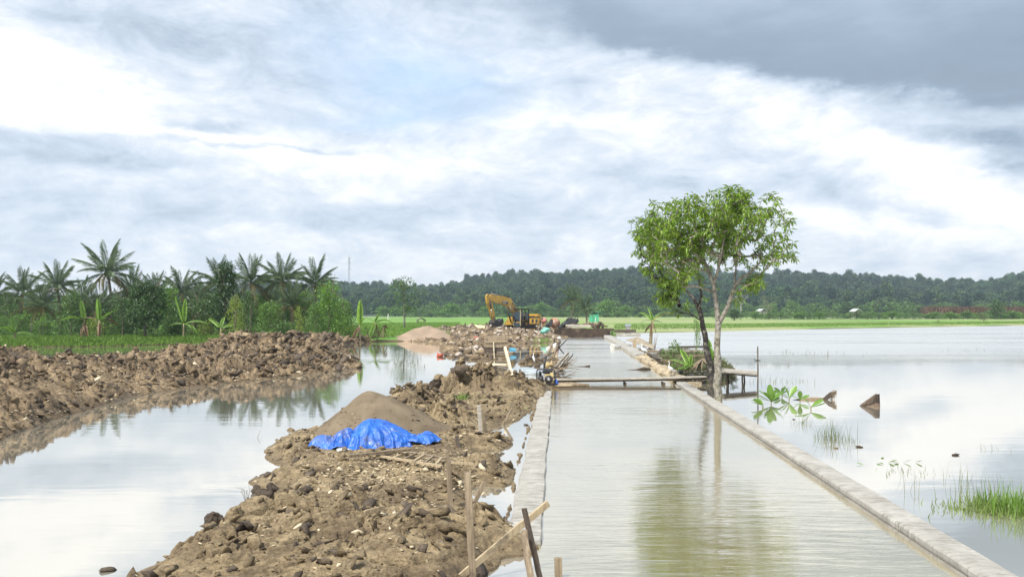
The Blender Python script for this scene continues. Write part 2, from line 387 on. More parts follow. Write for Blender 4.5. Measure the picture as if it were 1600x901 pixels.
MUD_NEAR = mud_mat('mud_near', (0.055, 0.037, 0.020), (0.215, 0.158, 0.086), (0.37, 0.285, 0.163), (0.56, 0.45, 0.27), 0.5, 0.60)
MUD_BANK = mud_mat('mud_bank', (0.046, 0.030, 0.017), (0.19, 0.135, 0.075), (0.36, 0.262, 0.152), (0.48, 0.38, 0.25), 0.5, 0.60)
MUD_DARK = mud_mat('mud_dark', (0.032, 0.024, 0.018), (0.095, 0.070, 0.047), (0.18, 0.135, 0.092), (0.30, 0.23, 0.155), 0.45, 0.7)
SAND = MT('sand'); _n = SAND.noise(1.6, 5, 0.6, dist=0.5); _s = SAND.noise(60, 4, 0.7)
SAND.set(SAND.mix(SAND.rng(_n, 0.35, 0.65), (0.125, 0.095, 0.062), (0.20, 0.158, 0.105)), 0.95, SAND.bump(_s, 0.6, 0.01, SAND.bump(SAND.noise(9, 5, 0.7), 0.5, 0.04)), spec=0.2); SAND = SAND.m
STONE = simple('pale_stone', (0.52, 0.44, 0.30), 0.85, 0.3, 9, bump=0.6, bd=0.02, vec='p')
ROCKGREY = simple('grey_rock', (0.17, 0.145, 0.12), 0.7, 0.35, 6, bump=0.7, bd=0.03, vec='p')
WOOD_PALE = wood_mat('wood_pale', (0.30, 0.23, 0.14), (0.44, 0.35, 0.22))
WOOD_OLD = wood_mat('wood_old', (0.15, 0.11, 0.07), (0.30, 0.235, 0.155))
WOOD_DARK = wood_mat('wood_dark', (0.035, 0.025, 0.018), (0.09, 0.065, 0.045))
WOOD_GREY = wood_mat('wood_grey', (0.27, 0.24, 0.20), (0.46, 0.42, 0.35), 0)
WOOD_NEW = wood_mat('wood_new', (0.50, 0.42, 0.29), (0.66, 0.58, 0.42))
BLACK = simple('black_rubber', (0.02, 0.02, 0.022), 0.55)
# ------------------------------------------------------------------ setting: ground, water, fields, hills
BED = simple('pond_bed', (0.12, 0.09, 0.06), 0.9, 0.3, 0.5, vec='p')
tag(link('ground', mesh('ground', [(-3000, -300, -0.9), (3000, -300, -0.9), (3000, 3000, -0.9), (-3000, 3000, -0.9)], [(0, 1, 2, 3)], BED)), kind='structure')

POND = water_mat('pond_water', (0.30, 0.28, 0.225), [(0.9, (0.35, 1.6, 1), 0.10, 0.05, 3), (7, (0.3, 1.6, 1), 0.05, 0.012, 3)], 0.24, 0.02, windy=True)
CANAL = water_mat('canal_water', (0.30, 0.262, 0.15), [(0.8, (0.45, 1.5, 1), 0.30, 0.07, 3), (4.5, (0.28, 1.8, 1), 0.45, 0.016, 4), (16, (0.3, 1.6, 1), 0.2, 0.004, 3)], 0.27, 0.03, (1.0, 0.965, 0.90), windy='canal')
tag(link('pond_water', mesh('pond_water', [(-420, -60, 0), (420, -60, 0), (420, 330, 0), (-420, 330, 0)], [(0, 1, 2, 3)], POND)), kind='structure')
def xl(Y): return np.interp(Y, [0, 10.36, 29.5, 60, 97], [-0.22, 0.373, 1.465, 3.55, 6.0])      # inner face of left kerb wall
def xr(Y): return np.interp(Y, [0, 9.08, 32.9, 101], [4.52, 5.14, 6.76, 11.35])                 # inner face of right kerb wall
_ys = [2, 10.36, 20, 29.5, 45, 60, 80, 96.2]
_v = [(float(xl(y)) - 0.06, y, 0.012) for y in _ys] + [(float(xr(y)) + 0.08, y, 0.012) for y in _ys]
tag(link('flooded_road_water', mesh('flooded_road_water', _v, [(i, i + len(_ys), i + 1 + len(_ys), i + 1) for i in range(len(_ys) - 1)], CANAL)), kind='structure')

# far land
shore = [(-700, 40), (-120, 58)] + [tuple(P(*q)[:2]) for q in [(-150, 548), (0, 543), (150, 541), (290, 537), (400, 536), (540, 534.5), (620, 533), (700, 532), (770, 529), (868, 526.5), (953, 525), (962, 520.5), (1030, 519.5), (1240, 514.5), (1400, 511.5), (1600, 508.3)]] + [(200, 230), (420, 300), (900, 400), (900, 700), (-900, 700)]
def land_z(x, y):
    d = sdf(shore, x, y)
    z = np.where(d > 0, 0.10 + 0.26 * sst(d, 0.0, 1.6), -0.9 + 1.0 * sst(d, -2.0, 0.0))
    z = z + 0.10 * fbm(x * 0.09, y * 0.09, 4, 3) * (d > 0) + 0.03 * fbm(x * 0.9, y * 0.9, 3, 5)
    return z + 0.35 * sst(y, 240, 500)
ys = 45 * np.exp(np.linspace(0, math.log(540 / 45), 420)); xs = np.sinh(np.linspace(-3.6, 3.6, 420)) * 22
X, Y = np.meshgrid(xs, ys)
FIELD = MT('field_grass'); m = FIELD
n = m.noise(0.045, 5, 0.6, stretch=(0.35, 1.4, 1)); n2 = m.noise(0.5, 5, 0.7, stretch=(0.5, 1, 1)); n3 = m.noise(7, 4, 0.7)
c = m.ramp(m.math('ADD', m.math('MULTIPLY', n, 0.6), m.math('MULTIPLY', n2, 0.4)), [(0.38, (0.105, 0.185, 0.045)), (0.5, (0.15, 0.29, 0.055)), (0.62, (0.235, 0.33, 0.10))])
c = m.mix(m.rng(n3, 0.4, 0.65, 0, 0.35), c, (0.06, 0.10, 0.03))
_sx = m.new('ShaderNodeSeparateXYZ'); m.l.new(m.pos, _sx.inputs[0])
c = m.mix(m.rng(m.math('ADD', _sx.outputs[2], m.math('MULTIPLY', n2, 0.06)), 0.12, 0.22, 1, 0), c, (0.10, 0.075, 0.045))
c = m.mix(m.math('MULTIPLY', m.rng(_sx.outputs[0], 5, 22), m.rng(m.noise(0.03, 3, 0.5, stretch=(0.4, 2, 1)), 0.40, 0.58)), c, (0.27, 0.29, 0.14))
m.set(c, 0.9, m.bump(n3, 0.6, 0.15), spec=0.15); FIELD = m.m
tag(link('field', gridmesh('field', X, Y, land_z(X, Y), FIELD)), kind='structure')

SILX = [-400, 100, 250, 400, 480, 560, 640, 700, 745, 790, 850, 930, 990, 1050, 1100, 1180, 1240, 1300, 1360, 1440, 1510, 1560, 1600, 1700, 2000, 2400]
SILY = [470, 470, 455, 442, 443, 439, 444, 440, 427, 421, 422, 418, 414, 416, 421, 424, 422, 424, 428, 433, 437, 432, 421, 416, 425, 440]
def hill_z(x, y):
    px = 800 + F * x / np.maximum(y, 1)
    top = 3 + (HY - np.interp(px, SILX, SILY)) / F * 900 - 14.0
    t = sst(y, 455, 900); k = 0.62 * t ** 1.35 + 0.38 * sst(y, 455, 560) * 0.30 + 0.38 * t * 0.70
    z = top * np.clip(k + 0.13 * fbm(x * 0.008, y * 0.010, 4, 11) * sst(y, 470, 640) * (1 - 0.8 * sst(y, 820, 900)), 0, 2)
    return np.where(y < 900, z, top * (1 - 0.5 * sst(y, 900, 1250))) + 0.6
ys = np.linspace(455, 1250, 130); xs = np.linspace(-1150, 1250, 240); X, Y = np.meshgrid(xs, ys)
HILLG = simple('hill_undergrowth', (0.035, 0.055, 0.028), 0.95, 0.3, 0.05, vec='p')
tag(link('hills', gridmesh('hills', X, Y, hill_z(X, Y), HILLG)), kind='structure')

# ------------------------------------------------------------------ clods and stones
def hull_rock(seed, flat=0.7, npts=13, long=1.3):
    r = random.Random(seed); bm = bmesh.new()
    for _ in range(npts):
        v = Vector((r.gauss(0, 1), r.gauss(0, 1), r.gauss(0, 1))).normalized() * r.uniform(0.75, 1.0)
        bm.verts.new((v.x * long * 0.5, v.y * 0.5, v.z * flat * 0.5))
    bmesh.ops.convex_hull(bm, input=bm.verts)
    bmesh.ops.delete(bm, geom=[v for v in bm.verts if not v.link_faces], context='VERTS')
    bmesh.ops.triangulate(bm, faces=bm.faces)
    bm.verts.index_update(); v = np.array([x.co[:] for x in bm.verts]); f = np.array([[q.index for q in p.verts] for p in bm.faces]); bm.free()
    return v, f
ROCKS = [hull_rock(100 + i, 0.30 + 0.075 * (i % 6), 8 + i % 5, 1.15 + 0.2 * (i % 5)) for i in range(14)]
_rm = {}
def rock_me(i, mat):
    k = (i, mat.name)
    if k not in _rm: _rm[k] = mesh('clod_shape', *ROCKS[i], mat)
    return _rm[k]
def lump(seed, size, mat, grooves=0.0, sub=4, name='lump'):
    """a large broken lump of clay: rounded block with facets and slip grooves"""
    bm = bmesh.new(); bmesh.ops.create_icosphere(bm, subdivisions=sub, radius=0.46)
    r = random.Random(seed)
    planes = [(Vector((r.gauss(0, 1), r.gauss(0, 1), r.gauss(0, 1))).normalized(), r.uniform(0.20, 0.40)) for _ in range(13)]
    from mathutils import noise as mn
    for v in bm.verts:
        for n, d in planes:
            k = v.co.dot(n) - d
            if k > 0: v.co -= n * k * 0.92
        q = v.co * 3 + Vector((seed * 3.1, 0, 0))
        v.co += v.co.normalized() * (mn.fractal(q, 0.8, 2.0, 4) * 0.075 - abs(mn.noise(q * 3.1)) * 0.07 + mn.noise(q * 7) * 0.02)
        if grooves: v.co += v.co.normalized() * grooves * math.sin((v.co.z + 0.35 * v.co.x + 0.08 * mn.noise(q)) * 38)
        v.co = Vector((v.co.x * size[0], v.co.y * size[1], v.co.z * size[2]))
    me = bpy.data.meshes.new(name); bm.to_mesh(me); bm.free(); me.materials.append(mat); me.polygons.foreach_set('use_smooth', [mat.name[:3] != 'mud'] * len(me.polygons))
    return me
def scatter_clods(bank, hf, pts, sizes, mats, seed, named=290, name='mud_clod', sink=0.25, stuffname='loose_clods', stones=None, tilt=0.9):
    """hf(x,y)->z; the clods that show largest become parts of the bank, the rest one joined part"""
    g = np.random.default_rng(seed); z = hf(pts[:, 0], pts[:, 1]); ok = z > 0.0
    pts = pts[ok]; sizes = sizes[ok]; z = z[ok]; app = sizes / pts[:, 1]
    order = np.argsort(-app); groups = {k: ([], [], 0) for k in range(len(mats))}
    for rank, i in enumerate(order):
        s = sizes[i]; ri = int(g.integers(len(ROCKS))); e = Euler((g.uniform(-tilt, tilt), g.uniform(-tilt, tilt), g.uniform(0, 6.28)))
        mi = int(g.integers(len(mats))); loc = (pts[i, 0], pts[i, 1], z[i] + s * (0.5 - sink) * 0.4)
        if rank < named:
            st = stones is not None and g.random() < stones[1]
            link('stone' if st else name, rock_me(ri, stones[0] if st else mats[mi]), bank, loc, e, s * (0.7 if st else 1))
        else:
            v, f = ROCKS[ri]; vv = v @ np.array(e.to_matrix()).T * s + np.array(loc); a, b, n = groups[mi]
            a.append(vv); b.append(f + n); groups[mi] = (a, b, n + len(v))
    for k, (a, b, n) in groups.items():
        if a: tag(link(stuffname, mesh(stuffname, np.concatenate(a), np.concatenate(b), mats[k]), bank), kind='stuff')

# ------------------------------------------------------------------ middle mud peninsula
pen = [tuple(P(*q)[:2]) for q in [(60, 1010), (200, 905), (262, 872), (300, 858), (326, 838), (396, 803), (425, 786), (438, 764), (400, 762), (392, 752), (412, 742), (452, 740), (440, 726), (414, 716), (418, 702), (440, 684), (480, 674), (530, 672), (560, 665), (600, 645), (640, 624), (668, 612), (700, 604), (760, 602), (820, 603), (866, 607), (861, 617), (836, 640), (815, 704), (807, 731), (800, 776), (790, 812), (818, 834), (847, 858), (838, 868), (787, 872), (757, 905), (740, 1010)]]
pools = [[tuple(P(*q)[:2]) for q in pl] for pl in [
    [(833, 640), (825, 643), (812, 655), (800, 660), (786, 662), (766, 669), (761, 680), (775, 683), (790, 682), (803, 686), (798, 696), (783, 703), (760, 706), (743, 706), (731, 716), (741, 726), (762, 720), (789, 726), (806, 733), (816, 704)],
    [(804, 757), (800, 754), (785, 761), (762, 759), (742, 759), (733, 778), (721, 790), (700, 786), (681, 789), (696, 803), (709, 817), (726, 813), (751, 809), (785, 816), (796, 805)],
    [(757, 920), (787, 876), (850, 868), (850, 920)]]]
def bump2(x, y, cx, cy, rx, ry, rot=0.0, p=1.0):
    c, s = math.cos(rot), math.sin(rot); u = ((x - cx) * c + (y - cy) * s) / rx; v = (-(x - cx) * s + (y - cy) * c) / ry
    return np.exp(-(u * u + v * v) ** p)
def mound(x, y, px, py, Yd, rx, ry, h=None, rot=0.0, p=1.0):
    q = Q(px, py, Yd); return bump2(x, y, q.x, q.y, rx, ry, rot, p) * ((q.z if h is None else h) - 0.18)
def pen_base(x, y):
    d = sdf(pen, x, y)
    for pl in pools: d = np.minimum(d, -sdf(pl, x, y))
    d = d + 0.10 * fbm(x * 2.2, y * 2.2, 3, 21) + 0.05 * fbm(x * 9, y * 9, 2, 22)
    z = np.where(d > 0, 0.20 * sst(d, 0, 0.55) + 0.03, d * 0.8)
    k = sst(d, 0.0, 0.45)
    hi = 0
    for a in [(345, 838, 10.6, 0.55, 0.7, 0.34), (430, 800, 11.2, 0.9, 0.8, 0.42), (520, 812, 10.8, 1.0, 0.7, 0.36), (640, 850, 10.0, 0.8, 0.8, 0.36), (760, 815, 10.9, 0.32, 0.35, 0.34), (812, 846, 10.7, 0.26, 0.22, 0.30), (832, 860, 10.35, 0.14, 0.12, 0.24), (350, 875, 9.6, 0.7, 0.4, 0.33),
              (440, 663, 20.8, 0.38, 0.45, 0.62), (480, 655, 21.0, 0.6, 0.5, 0.56), (520, 660, 21.3, 0.6, 0.5, 0.5), (425, 765, 13.3, 0.35, 0.3, 0.3),
              (625, 612, 23.4, 0.8, 0.9, None), (660, 606, 24.2, 0.7, 0.8, None), (640, 650, 21.0, 0.7, 0.6, 0.62), (700, 640, 21.3, 0.55, 0.7, 0.68), (585, 640, 22.6, 0.8, 0.6, 0.6),
              (690, 584, 29.3, 0.42, 0.6, None), (720, 572, 29.5, 0.55, 0.7, None), (755, 576, 29.6, 0.75, 0.7, None), (800, 586, 29.9, 0.75, 0.7, None), (770, 590, 28.6, 0.9, 0.6, None), (835, 596, 30.3, 0.6, 0.6, None), (850, 605, 30.2, 0.8, 0.8, 0.3),
              (715, 690, 18.0, 0.5, 0.35, 0.3), (760, 745, 14.9, 0.45, 0.3, 0.36), (790, 742, 14.9, 0.3, 0.25, 0.34)]:
        hi = np.maximum(hi, mound(x, y, *a[:5], h=a[5], p=1.3))
    q = Q(578, 612, 19.0)
    r = np.hypot((x - q.x) / np.where(x > q.x, 1.55, 1.0), (y - q.y) * 0.80); cone = (q.z + 0.10) - 0.80 * np.sqrt(r * r + 0.02) + 0.02 * fbm(x * 3, y * 3, 3, 31)
    return z, k, hi, cone, d
def pen_z(x, y, fine=True):
    z, k, hi, cone, d = pen_base(x, y)
    wx = x + 0.15 * fbm(x * 2, y * 2, 2, 41); wy = y + 0.15 * fbm(x * 2 + 9, y * 2, 2, 42)
    amp = np.clip(0.28 + hi * 1.7, 0, 1.0); wet = sst(fbm(x * 0.75 + 3, y * 0.75, 3, 47), 0.02, 0.20)
    flat = np.maximum(bump2(x, y, -1.6, 16.2, 2.0, 2.4, 0, 2) * 0.6, bump2(x, y, -1.7, 13.6, 1.5, 1.7, 0, 2) * 0.5); amp = amp * (1 - flat)
    c1, e1 = chunk(wx * 1.5, wy * 1.9, 1, 1.0); c2, e2 = chunk(wx * 3.4, wy * 4.6, 2, 1.0); c3, e3 = chunk(wx * 9, wy * 12, 3, 1.0)
    rel = 0.19 * c1 - 0.06 * np.exp(-e1 * 8) + (1 - 0.8 * wet) * (0.14 * c2 + 0.045 * c3 - 0.08 * np.exp(-e2 * 10) - 0.035 * np.exp(-e3 * 9)) + 0.03 * fbm(x * 14, y * 14, 3, 43)
    body = z + k * hi + k * amp * rel * 1.1 + 0.035 * fbm(x * 6, y * 10, 4, 44) * k
    return np.where((cone > body - 0.04) & (d > 0), np.maximum(cone, body * 0.25 + cone * 0.75), body)
ys = 7.6 * np.exp(np.linspace(0, math.log(35 / 7.6), 860)); xs = np.linspace(-5.6, 2.0, 440); X, Y = np.meshgrid(xs, ys); Z = pen_z(X, Y)
_, _, _, cone, _ = pen_base(X, Y)
bank1 = tag(link('mud_bank', gridmesh('mud_bank', X, Y, Z, MUD_NEAR, Z > -0.12, False)), kind='structure')
# the smooth cone of dumped sand lies on the bank
q0 = Q(578, 612, 19.0); ang = np.linspace(0, 2 * math.pi, 121); rad = np.linspace(0, 1, 46)
AA, RR = np.meshgrid(ang, rad)
cxn = q0.x + np.cos(AA) * RR * np.where(np.cos(AA) > 0, 2.6, 1.65); cyn = q0.y + np.sin(AA) * RR * 2.05
rr = np.hypot((cxn - q0.x) / np.where(cxn > q0.x, 1.55, 1.0), (cyn - q0.y) * 0.80)
zc_ = (q0.z + 0.14) - 0.80 * np.sqrt(rr * rr + 0.02) + 0.035 * fbm(cxn * 2.2, cyn * 2.2, 4, 31) + 0.02 * fbm(cxn * 8, cyn * 8, 3, 32)
zc_ = np.maximum(zc_, 0.02)
hp = tag(link('sand_heap', gridmesh('sand_heap', cxn, cyn, zc_, SAND)), 'tall cone of grey brown sand dumped on the mud behind the blue tarpaulin', 'sand heap')
g = np.random.default_rng(5)
_a = g.uniform(0, 6.28, 420); _r = g.uniform(0.15, 1.0, 420) ** 0.5; _i = (_r * 45).astype(int); _j = (_a / 6.2832 * 120).astype(int)
_p = np.stack([cxn[_i, _j], cyn[_i, _j], zc_[_i, _j]], -1); _p = _p[_p[:, 2] > 0.22]; _vs = []; _fs = []; _n = 0
for q_ in _p:
    v_, f_ = ROCKS[int(g.integers(14))]; _vs.append(v_ * g.uniform(0.02, 0.09) * (0.6 + g.random() ** 4) + q_); _fs.append(f_ + _n); _n += len(v_)
tag(link('sand_clods', mesh('sand_clods', np.concatenate(_vs), np.concatenate(_fs), SAND), hp), kind='stuff')
def rand_in(poly, n, g):
    a = np.array(poly); lo, hi = a.min(0), a.max(0); p = g.uniform(lo, hi, (n * 3, 2)); p = p[sdf(poly, p[:, 0], p[:, 1]) > 0.02]; return p[:n]
p = rand_in(pen, 22000, g); _, kk, hh, cn, dd = pen_base(p[:, 0], p[:, 1]); zz = pen_z(p[:, 0], p[:, 1])
w8 = np.clip(0.22 + 1.6 * hh, 0, 1) * (1 - 0.75 * bump2(p[:, 0], p[:, 1], -1.6, 16.2, 2.0, 2.4, 0, 2)); w8 = w8 * (1 - 0.8 * sst(fbm(p[:, 0] * 0.75 + 3, p[:, 1] * 0.75, 3, 47), 0.02, 0.20)); keep = (g.random(len(p)) < w8) & (cn < zz - 0.02) & (dd > 0.04); p = p[keep]
s = 0.03 + 0.30 * g.random(len(p)) ** 5.0 + 0.04 * g.random(len(p)); s *= (0.75 + 0.5 * np.clip(hh[keep], 0, 1))
scatter_clods(bank1, pen_z, p, s, [MUD_NEAR, MUD_NEAR, MUD_NEAR, MUD_DARK], 6, 280, stones=(STONE, 0.09))
# dry light chips of clay, thickest on the trampled flat in front of the tarpaulin
CHIP = simple('clay_chip', (0.42, 0.34, 0.215), 0.85, 0.3, 12, bump=0.5, vec='p')
p = rand_in(pen, 17000, g); wgt = 0.04 + 0.8 * np.maximum(bump2(p[:, 0], p[:, 1], -1.7, 14.2, 1.9, 2.3, 0, 2), 0.35 * bump2(p[:, 0], p[:, 1], -1.5, 18.5, 3.0, 2.0)); p = p[g.random(len(p)) < wgt]
s = g.uniform(0.025, 0.055, len(p)) * (1 + 1.6 * g.random(len(p)) ** 6); _, _, _, cn, dd = pen_base(p[:, 0], p[:, 1]); ok = (cn < pen_z(p[:, 0], p[:, 1]) - 0.02) & (dd > .08); p = p[ok]; s = s[ok]
scatter_clods(bank1, pen_z, p, s, [CHIP, CHIP, MUD_NEAR], 9, 0, stuffname='clay_chips', tilt=0.35)
# pale pebbles
p = rand_in(pen, 350, g); s = g.uniform(0.025, 0.07, len(p)); scatter_clods(bank1, pen_z, p, s, [STONE], 8, 0, stuffname='pale_pebbles')
# individual lumps one can point at
def put_lump(bank, seed, px, py, Yd, size, mat, rz=0, gr=0.0, tilt=(0, 0)):
    q = Q(px, py, Yd); return link('clay_lump', lump(seed, size, mat, gr), bank, q, (tilt[0], tilt[1], rz))
for a in [(1, 337, 818, 10.6, (0.34, 0.30, 0.40), MUD_DARK, 0.3, 0.012), (2, 700, 862, 9.6, (0.62, 0.36, 0.30), ROCKGREY, 0.1, 0), (3, 684, 818, 11.0, (0.34, 0.28, 0.2), ROCKGREY, 0.5, 0),
          (4, 446, 686, 20.3, (0.72, 0.6, 0.8), MUD_NEAR, 0.2, 0.008), (5, 700, 632, 21.2, (0.5, 0.42, 1.0), MUD_NEAR, 0.1, 0.012, (0.1, 0.3)), (6, 728, 616, 26.6, (0.5, 0.4, 0.45), MUD_NEAR, 0.1, 0.01),
          (7, 697, 610, 27.4, (0.6, 0.5, 1.2), MUD_NEAR, 0.4, 0.014, (0.0, 0.1)), (8, 655, 655, 20.8, (0.9, 0.4, 0.45), MUD_NEAR, -0.3, 0.01, (0.3, 0.5)), (9, 680, 598, 27.8, (0.65, 0.5, 0.55), MUD_DARK, 0.3, 0),
          (10, 720, 580, 28.8, (0.65, 0.55, 0.6), MUD_DARK, 0.3, 0.0, (0.3, 0.2)), (11, 400, 764, 13.3, (0.22, 0.2, 0.22), MUD_DARK, 0.2, 0), (12, 425, 762, 13.4, (0.3, 0.25, 0.2), MUD_DARK, 0.9, 0), (13, 780, 690, 18.3, (0.8, 0.35, 0.22), MUD_DARK, 0.1, 0), (20, 640, 628, 22.6, (0.7, 0.5, 0.5), MUD_NEAR, 0.7, 0.01), (21, 610, 640, 21.8, (0.5, 0.4, 0.4), MUD_DARK, 0.2, 0.0)]:
    put_lump(bank1, *a)
for px, py, Yd, sz in [(400, 745, 14, 0.05), (412, 742, 14.1, 0.13), (170, 891, 9.2, 0.16), (760, 697, 17.8, 0.1), (822, 664, 21.3, 0.14), (755, 731, 15.4, 0.12)]:
    q = P(px, py); link('mud_clod', rock_me(3, MUD_DARK), bank1, (q.x, q.y, 0.01), (0.2, 0.1, px), sz)

# ------------------------------------------------------------------ long mud bank on the left
def wp(px, Yd): return ((px - 800) / F * Yd, Yd)
lb = [tuple(P(*q)[:2]) for q in [(-330, 870), (-120, 755), (0, 690), (30, 676), (70, 660), (130, 642), (200, 622), (260, 611), (340, 601), (430, 591), (500, 583), (540, 578), (567, 574), (556, 562), (536, 552), (528, 545), (540, 538), (575, 534), (604, 531.5)]] + [wp(604, 98), wp(560, 92), wp(520, 76), wp(450, 58), wp(350, 50), wp(300, 47), wp(200, 41), wp(100, 36), wp(0, 32), wp(-150, 27), wp(-330, 24)]
crest = [(-330, 535, 19), (-150, 541, 22.5), (0, 549, 26.5), (35, 549, 28), (62, 563, 29), (100, 555, 30.5), (145, 562, 32.5), (190, 551, 34.5), (240, 555, 37), (270, 549, 38.5), (290, 540, 39.5), (315, 544, 40.5), (345, 533, 42.5), (375, 521, 44.5), (395, 519, 45.5), (430, 529, 48), (470, 524, 52), (500, 526, 56), (530, 526, 63), (548, 520, 70), (580, 523, 79), (598, 529, 86)]
CR = [(Q(*c).x, Q(*c).y, Q(*c).z) for c in crest]
def ridge_z(poly, CR, x, y, amp=1.0, seed=60, pw=0.8, sc=1.0, wob=0.3):
    d = sdf(poly, x, y) + wob * 0.7 * fbm(x * 0.9, y * 0.9, 3, seed) + wob * 0.25 * fbm(x * 4, y * 4, 2, seed + 1)
    best = np.full(x.shape, 1e9); H = np.zeros(x.shape)
    for (ax, ay, az_), (bx, by, bz) in zip(CR[:-1], CR[1:]):
        ex, ey = bx - ax, by - ay; t = np.clip(((x - ax) * ex + (y - ay) * ey) / (ex * ex + ey * ey), 0, 1)
        q = np.hypot(x - ax - ex * t, y - ay - ey * t); mk = q < best; best = np.where(mk, q, best); H = np.where(mk, az_ + (bz - az_) * t, H)
    t = np.clip(d, 0, None) / (np.clip(d, 0, None) + best + 1e-6); z = np.where(d > 0, H * t ** pw, d * 0.7)
    k = sst(d, 0, 0.5) * amp
    wx = x + 0.25 * fbm(x * 1.3, y * 1.3, 2, seed + 2); wy = y + 0.25 * fbm(x * 1.3 + 9, y * 1.3, 2, seed + 3)
    c1, e1 = chunk(wx * 0.95 * sc, wy * 1.05 * sc, seed + 4, 1.1); c2, e2 = chunk(wx * 2.6 * sc, wy * 2.8 * sc, seed + 5); c3, e3 = chunk(wx * 6.5 * sc, wy * 6.5 * sc, seed + 6)
    return z + k * (0.23 * c1 + (0.22 * c2 + 0.09 * c3 - 0.13 * np.exp(-e2 * 9) - 0.06 * np.exp(-e3 * 9)) * (1 - 0.75 * sst(fbm(x * 0.45, y * 0.45, 3, seed + 8), 0.02, 0.2)) + 0.08 * fbm(x * 5, y * 5, 3, seed + 7)) / sc
def left_z(x, y): return ridge_z(lb, CR, x, y, 1.0, 60)
ys = 16.5 * np.exp(np.linspace(0, math.log(100 / 16.5), 620)); xs = np.linspace(-28, -7.6, 400); X, Y = np.meshgrid(xs, ys); Z = left_z(X, Y)
bank2 = tag(link('mud_bank', gridmesh('mud_bank', X, Y, Z, MUD_BANK, Z > -0.12, False)), kind='structure')
p = rand_in(lb, 15000, g); s = 0.05 + 0.48 * g.random(len(p)) ** 6 + 0.05 * g.random(len(p)); s *= np.clip(p[:, 1] / 38, 0.7, 1.6)
scatter_clods(bank2, left_z, p, s, [MUD_BANK, MUD_BANK, MUD_DARK], 16, 290, stones=(STONE, 0.07))
p = rand_in(lb, 9000, g); s = g.uniform(0.05, 0.13, len(p)); scatter_clods(bank2, left_z, p, s, [CHIP, MUD_BANK], 19, 0, stuffname='clay_chips', tilt=0.5)
p = rand_in(lb, 500, g); s = g.uniform(0.06, 0.17, len(p)); scatter_clods(bank2, left_z, p, s, [STONE], 18, 0, stuffname='pale_pebbles')
for a in [(31, 291, 548, 39.0, (1.1, 0.8, 1.3), MUD_BANK, 0.2, 0.012), (32, 272, 597, 33.6, (0.7, 0.6, 0.85), MUD_DARK, 0.2, 0.0), (33, 288, 596, 34.2, (0.9, 0.7, 0.8), MUD_DARK, 0.8, 0.0), (34, 375, 528, 44.0, (1.8, 1.0, 0.8), MUD_BANK, 0.1, 0.01),
          (35, 25, 560, 26.3, (0.9, 0.6, 0.5), MUD_DARK, 0.1, 0), (36, 80, 590, 26.8, (0.8, 0.6, 0.4), MUD_DARK, 0.4, 0), (37, 140, 618, 27.3, (0.8, 0.5, 0.4), MUD_DARK, 0.4, 0), (38, 50, 645, 22.0, (0.9, 0.6, 0.25), MUD_BANK, 0.1, 0.01), (39, 455, 552, 47, (1.2, 0.9, 0.8), MUD_DARK, 0.1, 0), (40, 340, 570, 39.5, (1.1, 0.9, 0.7), MUD_DARK, 0.5, 0)]:
    put_lump(bank2, *a)

# ------------------------------------------------------------------ rubble under the excavator
rb = [tuple(P(*q)[:2]) for q in [(604, 532), (660, 534), (688, 538), (690, 552), (700, 558), (742, 562), (757, 566), (792, 562), (800, 548), (808, 538), (850, 535), (868, 534), (876, 529.5)]] + [(7.2, 96), (8.5, 140), (-4, 150), (-16, 135), (-19, 112)]
CR3 = [(Q(*c).x, Q(*c).y, Q(*c).z) for c in [(640, 527, 92), (705, 540, 62), (728, 527, 70), (760, 513, 88), (800, 514, 96), (835, 518, 98), (860, 517, 100), (840, 505, 125)]]
def rub_z(x, y): return ridge_z(rb, CR3, x, y, 0.9, 80, 0.7, 1.0, 0.6)
ys = 48 * np.exp(np.linspace(0, math.log(152 / 48), 330)); xs = np.linspace(-20, 9, 300); X, Y = np.meshgrid(xs, ys); Z = rub_z(X, Y)
bank3 = tag(link('rubble_bank', gridmesh('rubble_bank', X, Y, Z, MUD_BANK, Z > -0.12, False)), kind='structure')
p = rand_in(rb, 7000, g); s = 0.10 + 0.6 * g.random(len(p)) ** 4
ok = p[:, 0] / p[:, 1] * F + 800 > 690; p = p[ok]; s = s[ok]
scatter_clods(bank3, rub_z, p, s, [MUD_BANK, MUD_DARK, simple('rubble_concrete', (0.40, 0.34, 0.28), 0.85, 0.25, 3, vec='p')], 26, 290, name='rubble_lump', stones=(STONE, 0.12), stuffname='loose_rubble')
# islets of lumps between the rubble and the pump
isl = tag(thing('mud_islet', '', 'islet', tuple(P(830, 566))), 'low islet of dark clay lumps in the water left of the timber pile', 'islet')
for k in range(60):
    px = rnd.uniform(805, 882); py = 567 - 3 * math.sin((px - 805) / 77 * 3.14) + rnd.uniform(-4, 3) + (4 if px > 860 else 0); q = P(px, py) - P(830, 566); hgt = math.exp(-((px - 832) / 16) ** 2) + 0.4 * math.exp(-((px - 866) / 12) ** 2)
    sz = rnd.uniform(0.15, 0.5) * (0.4 + hgt); link('mud_clod', rock_me(rnd.randrange(14), rnd.choice([MUD_DARK, MUD_BANK])), isl, (q.x, q.y, rnd.uniform(-0.05, 0.28) * hgt), (rnd.uniform(-1, 1), rnd.uniform(-1, 1), rnd.uniform(0, 6)), sz)
isl2 = tag(thing('mud_islet', '', 'islet', tuple(P(710, 557))), 'low line of clay lumps at the waterline left of the wooden panel', 'islet')
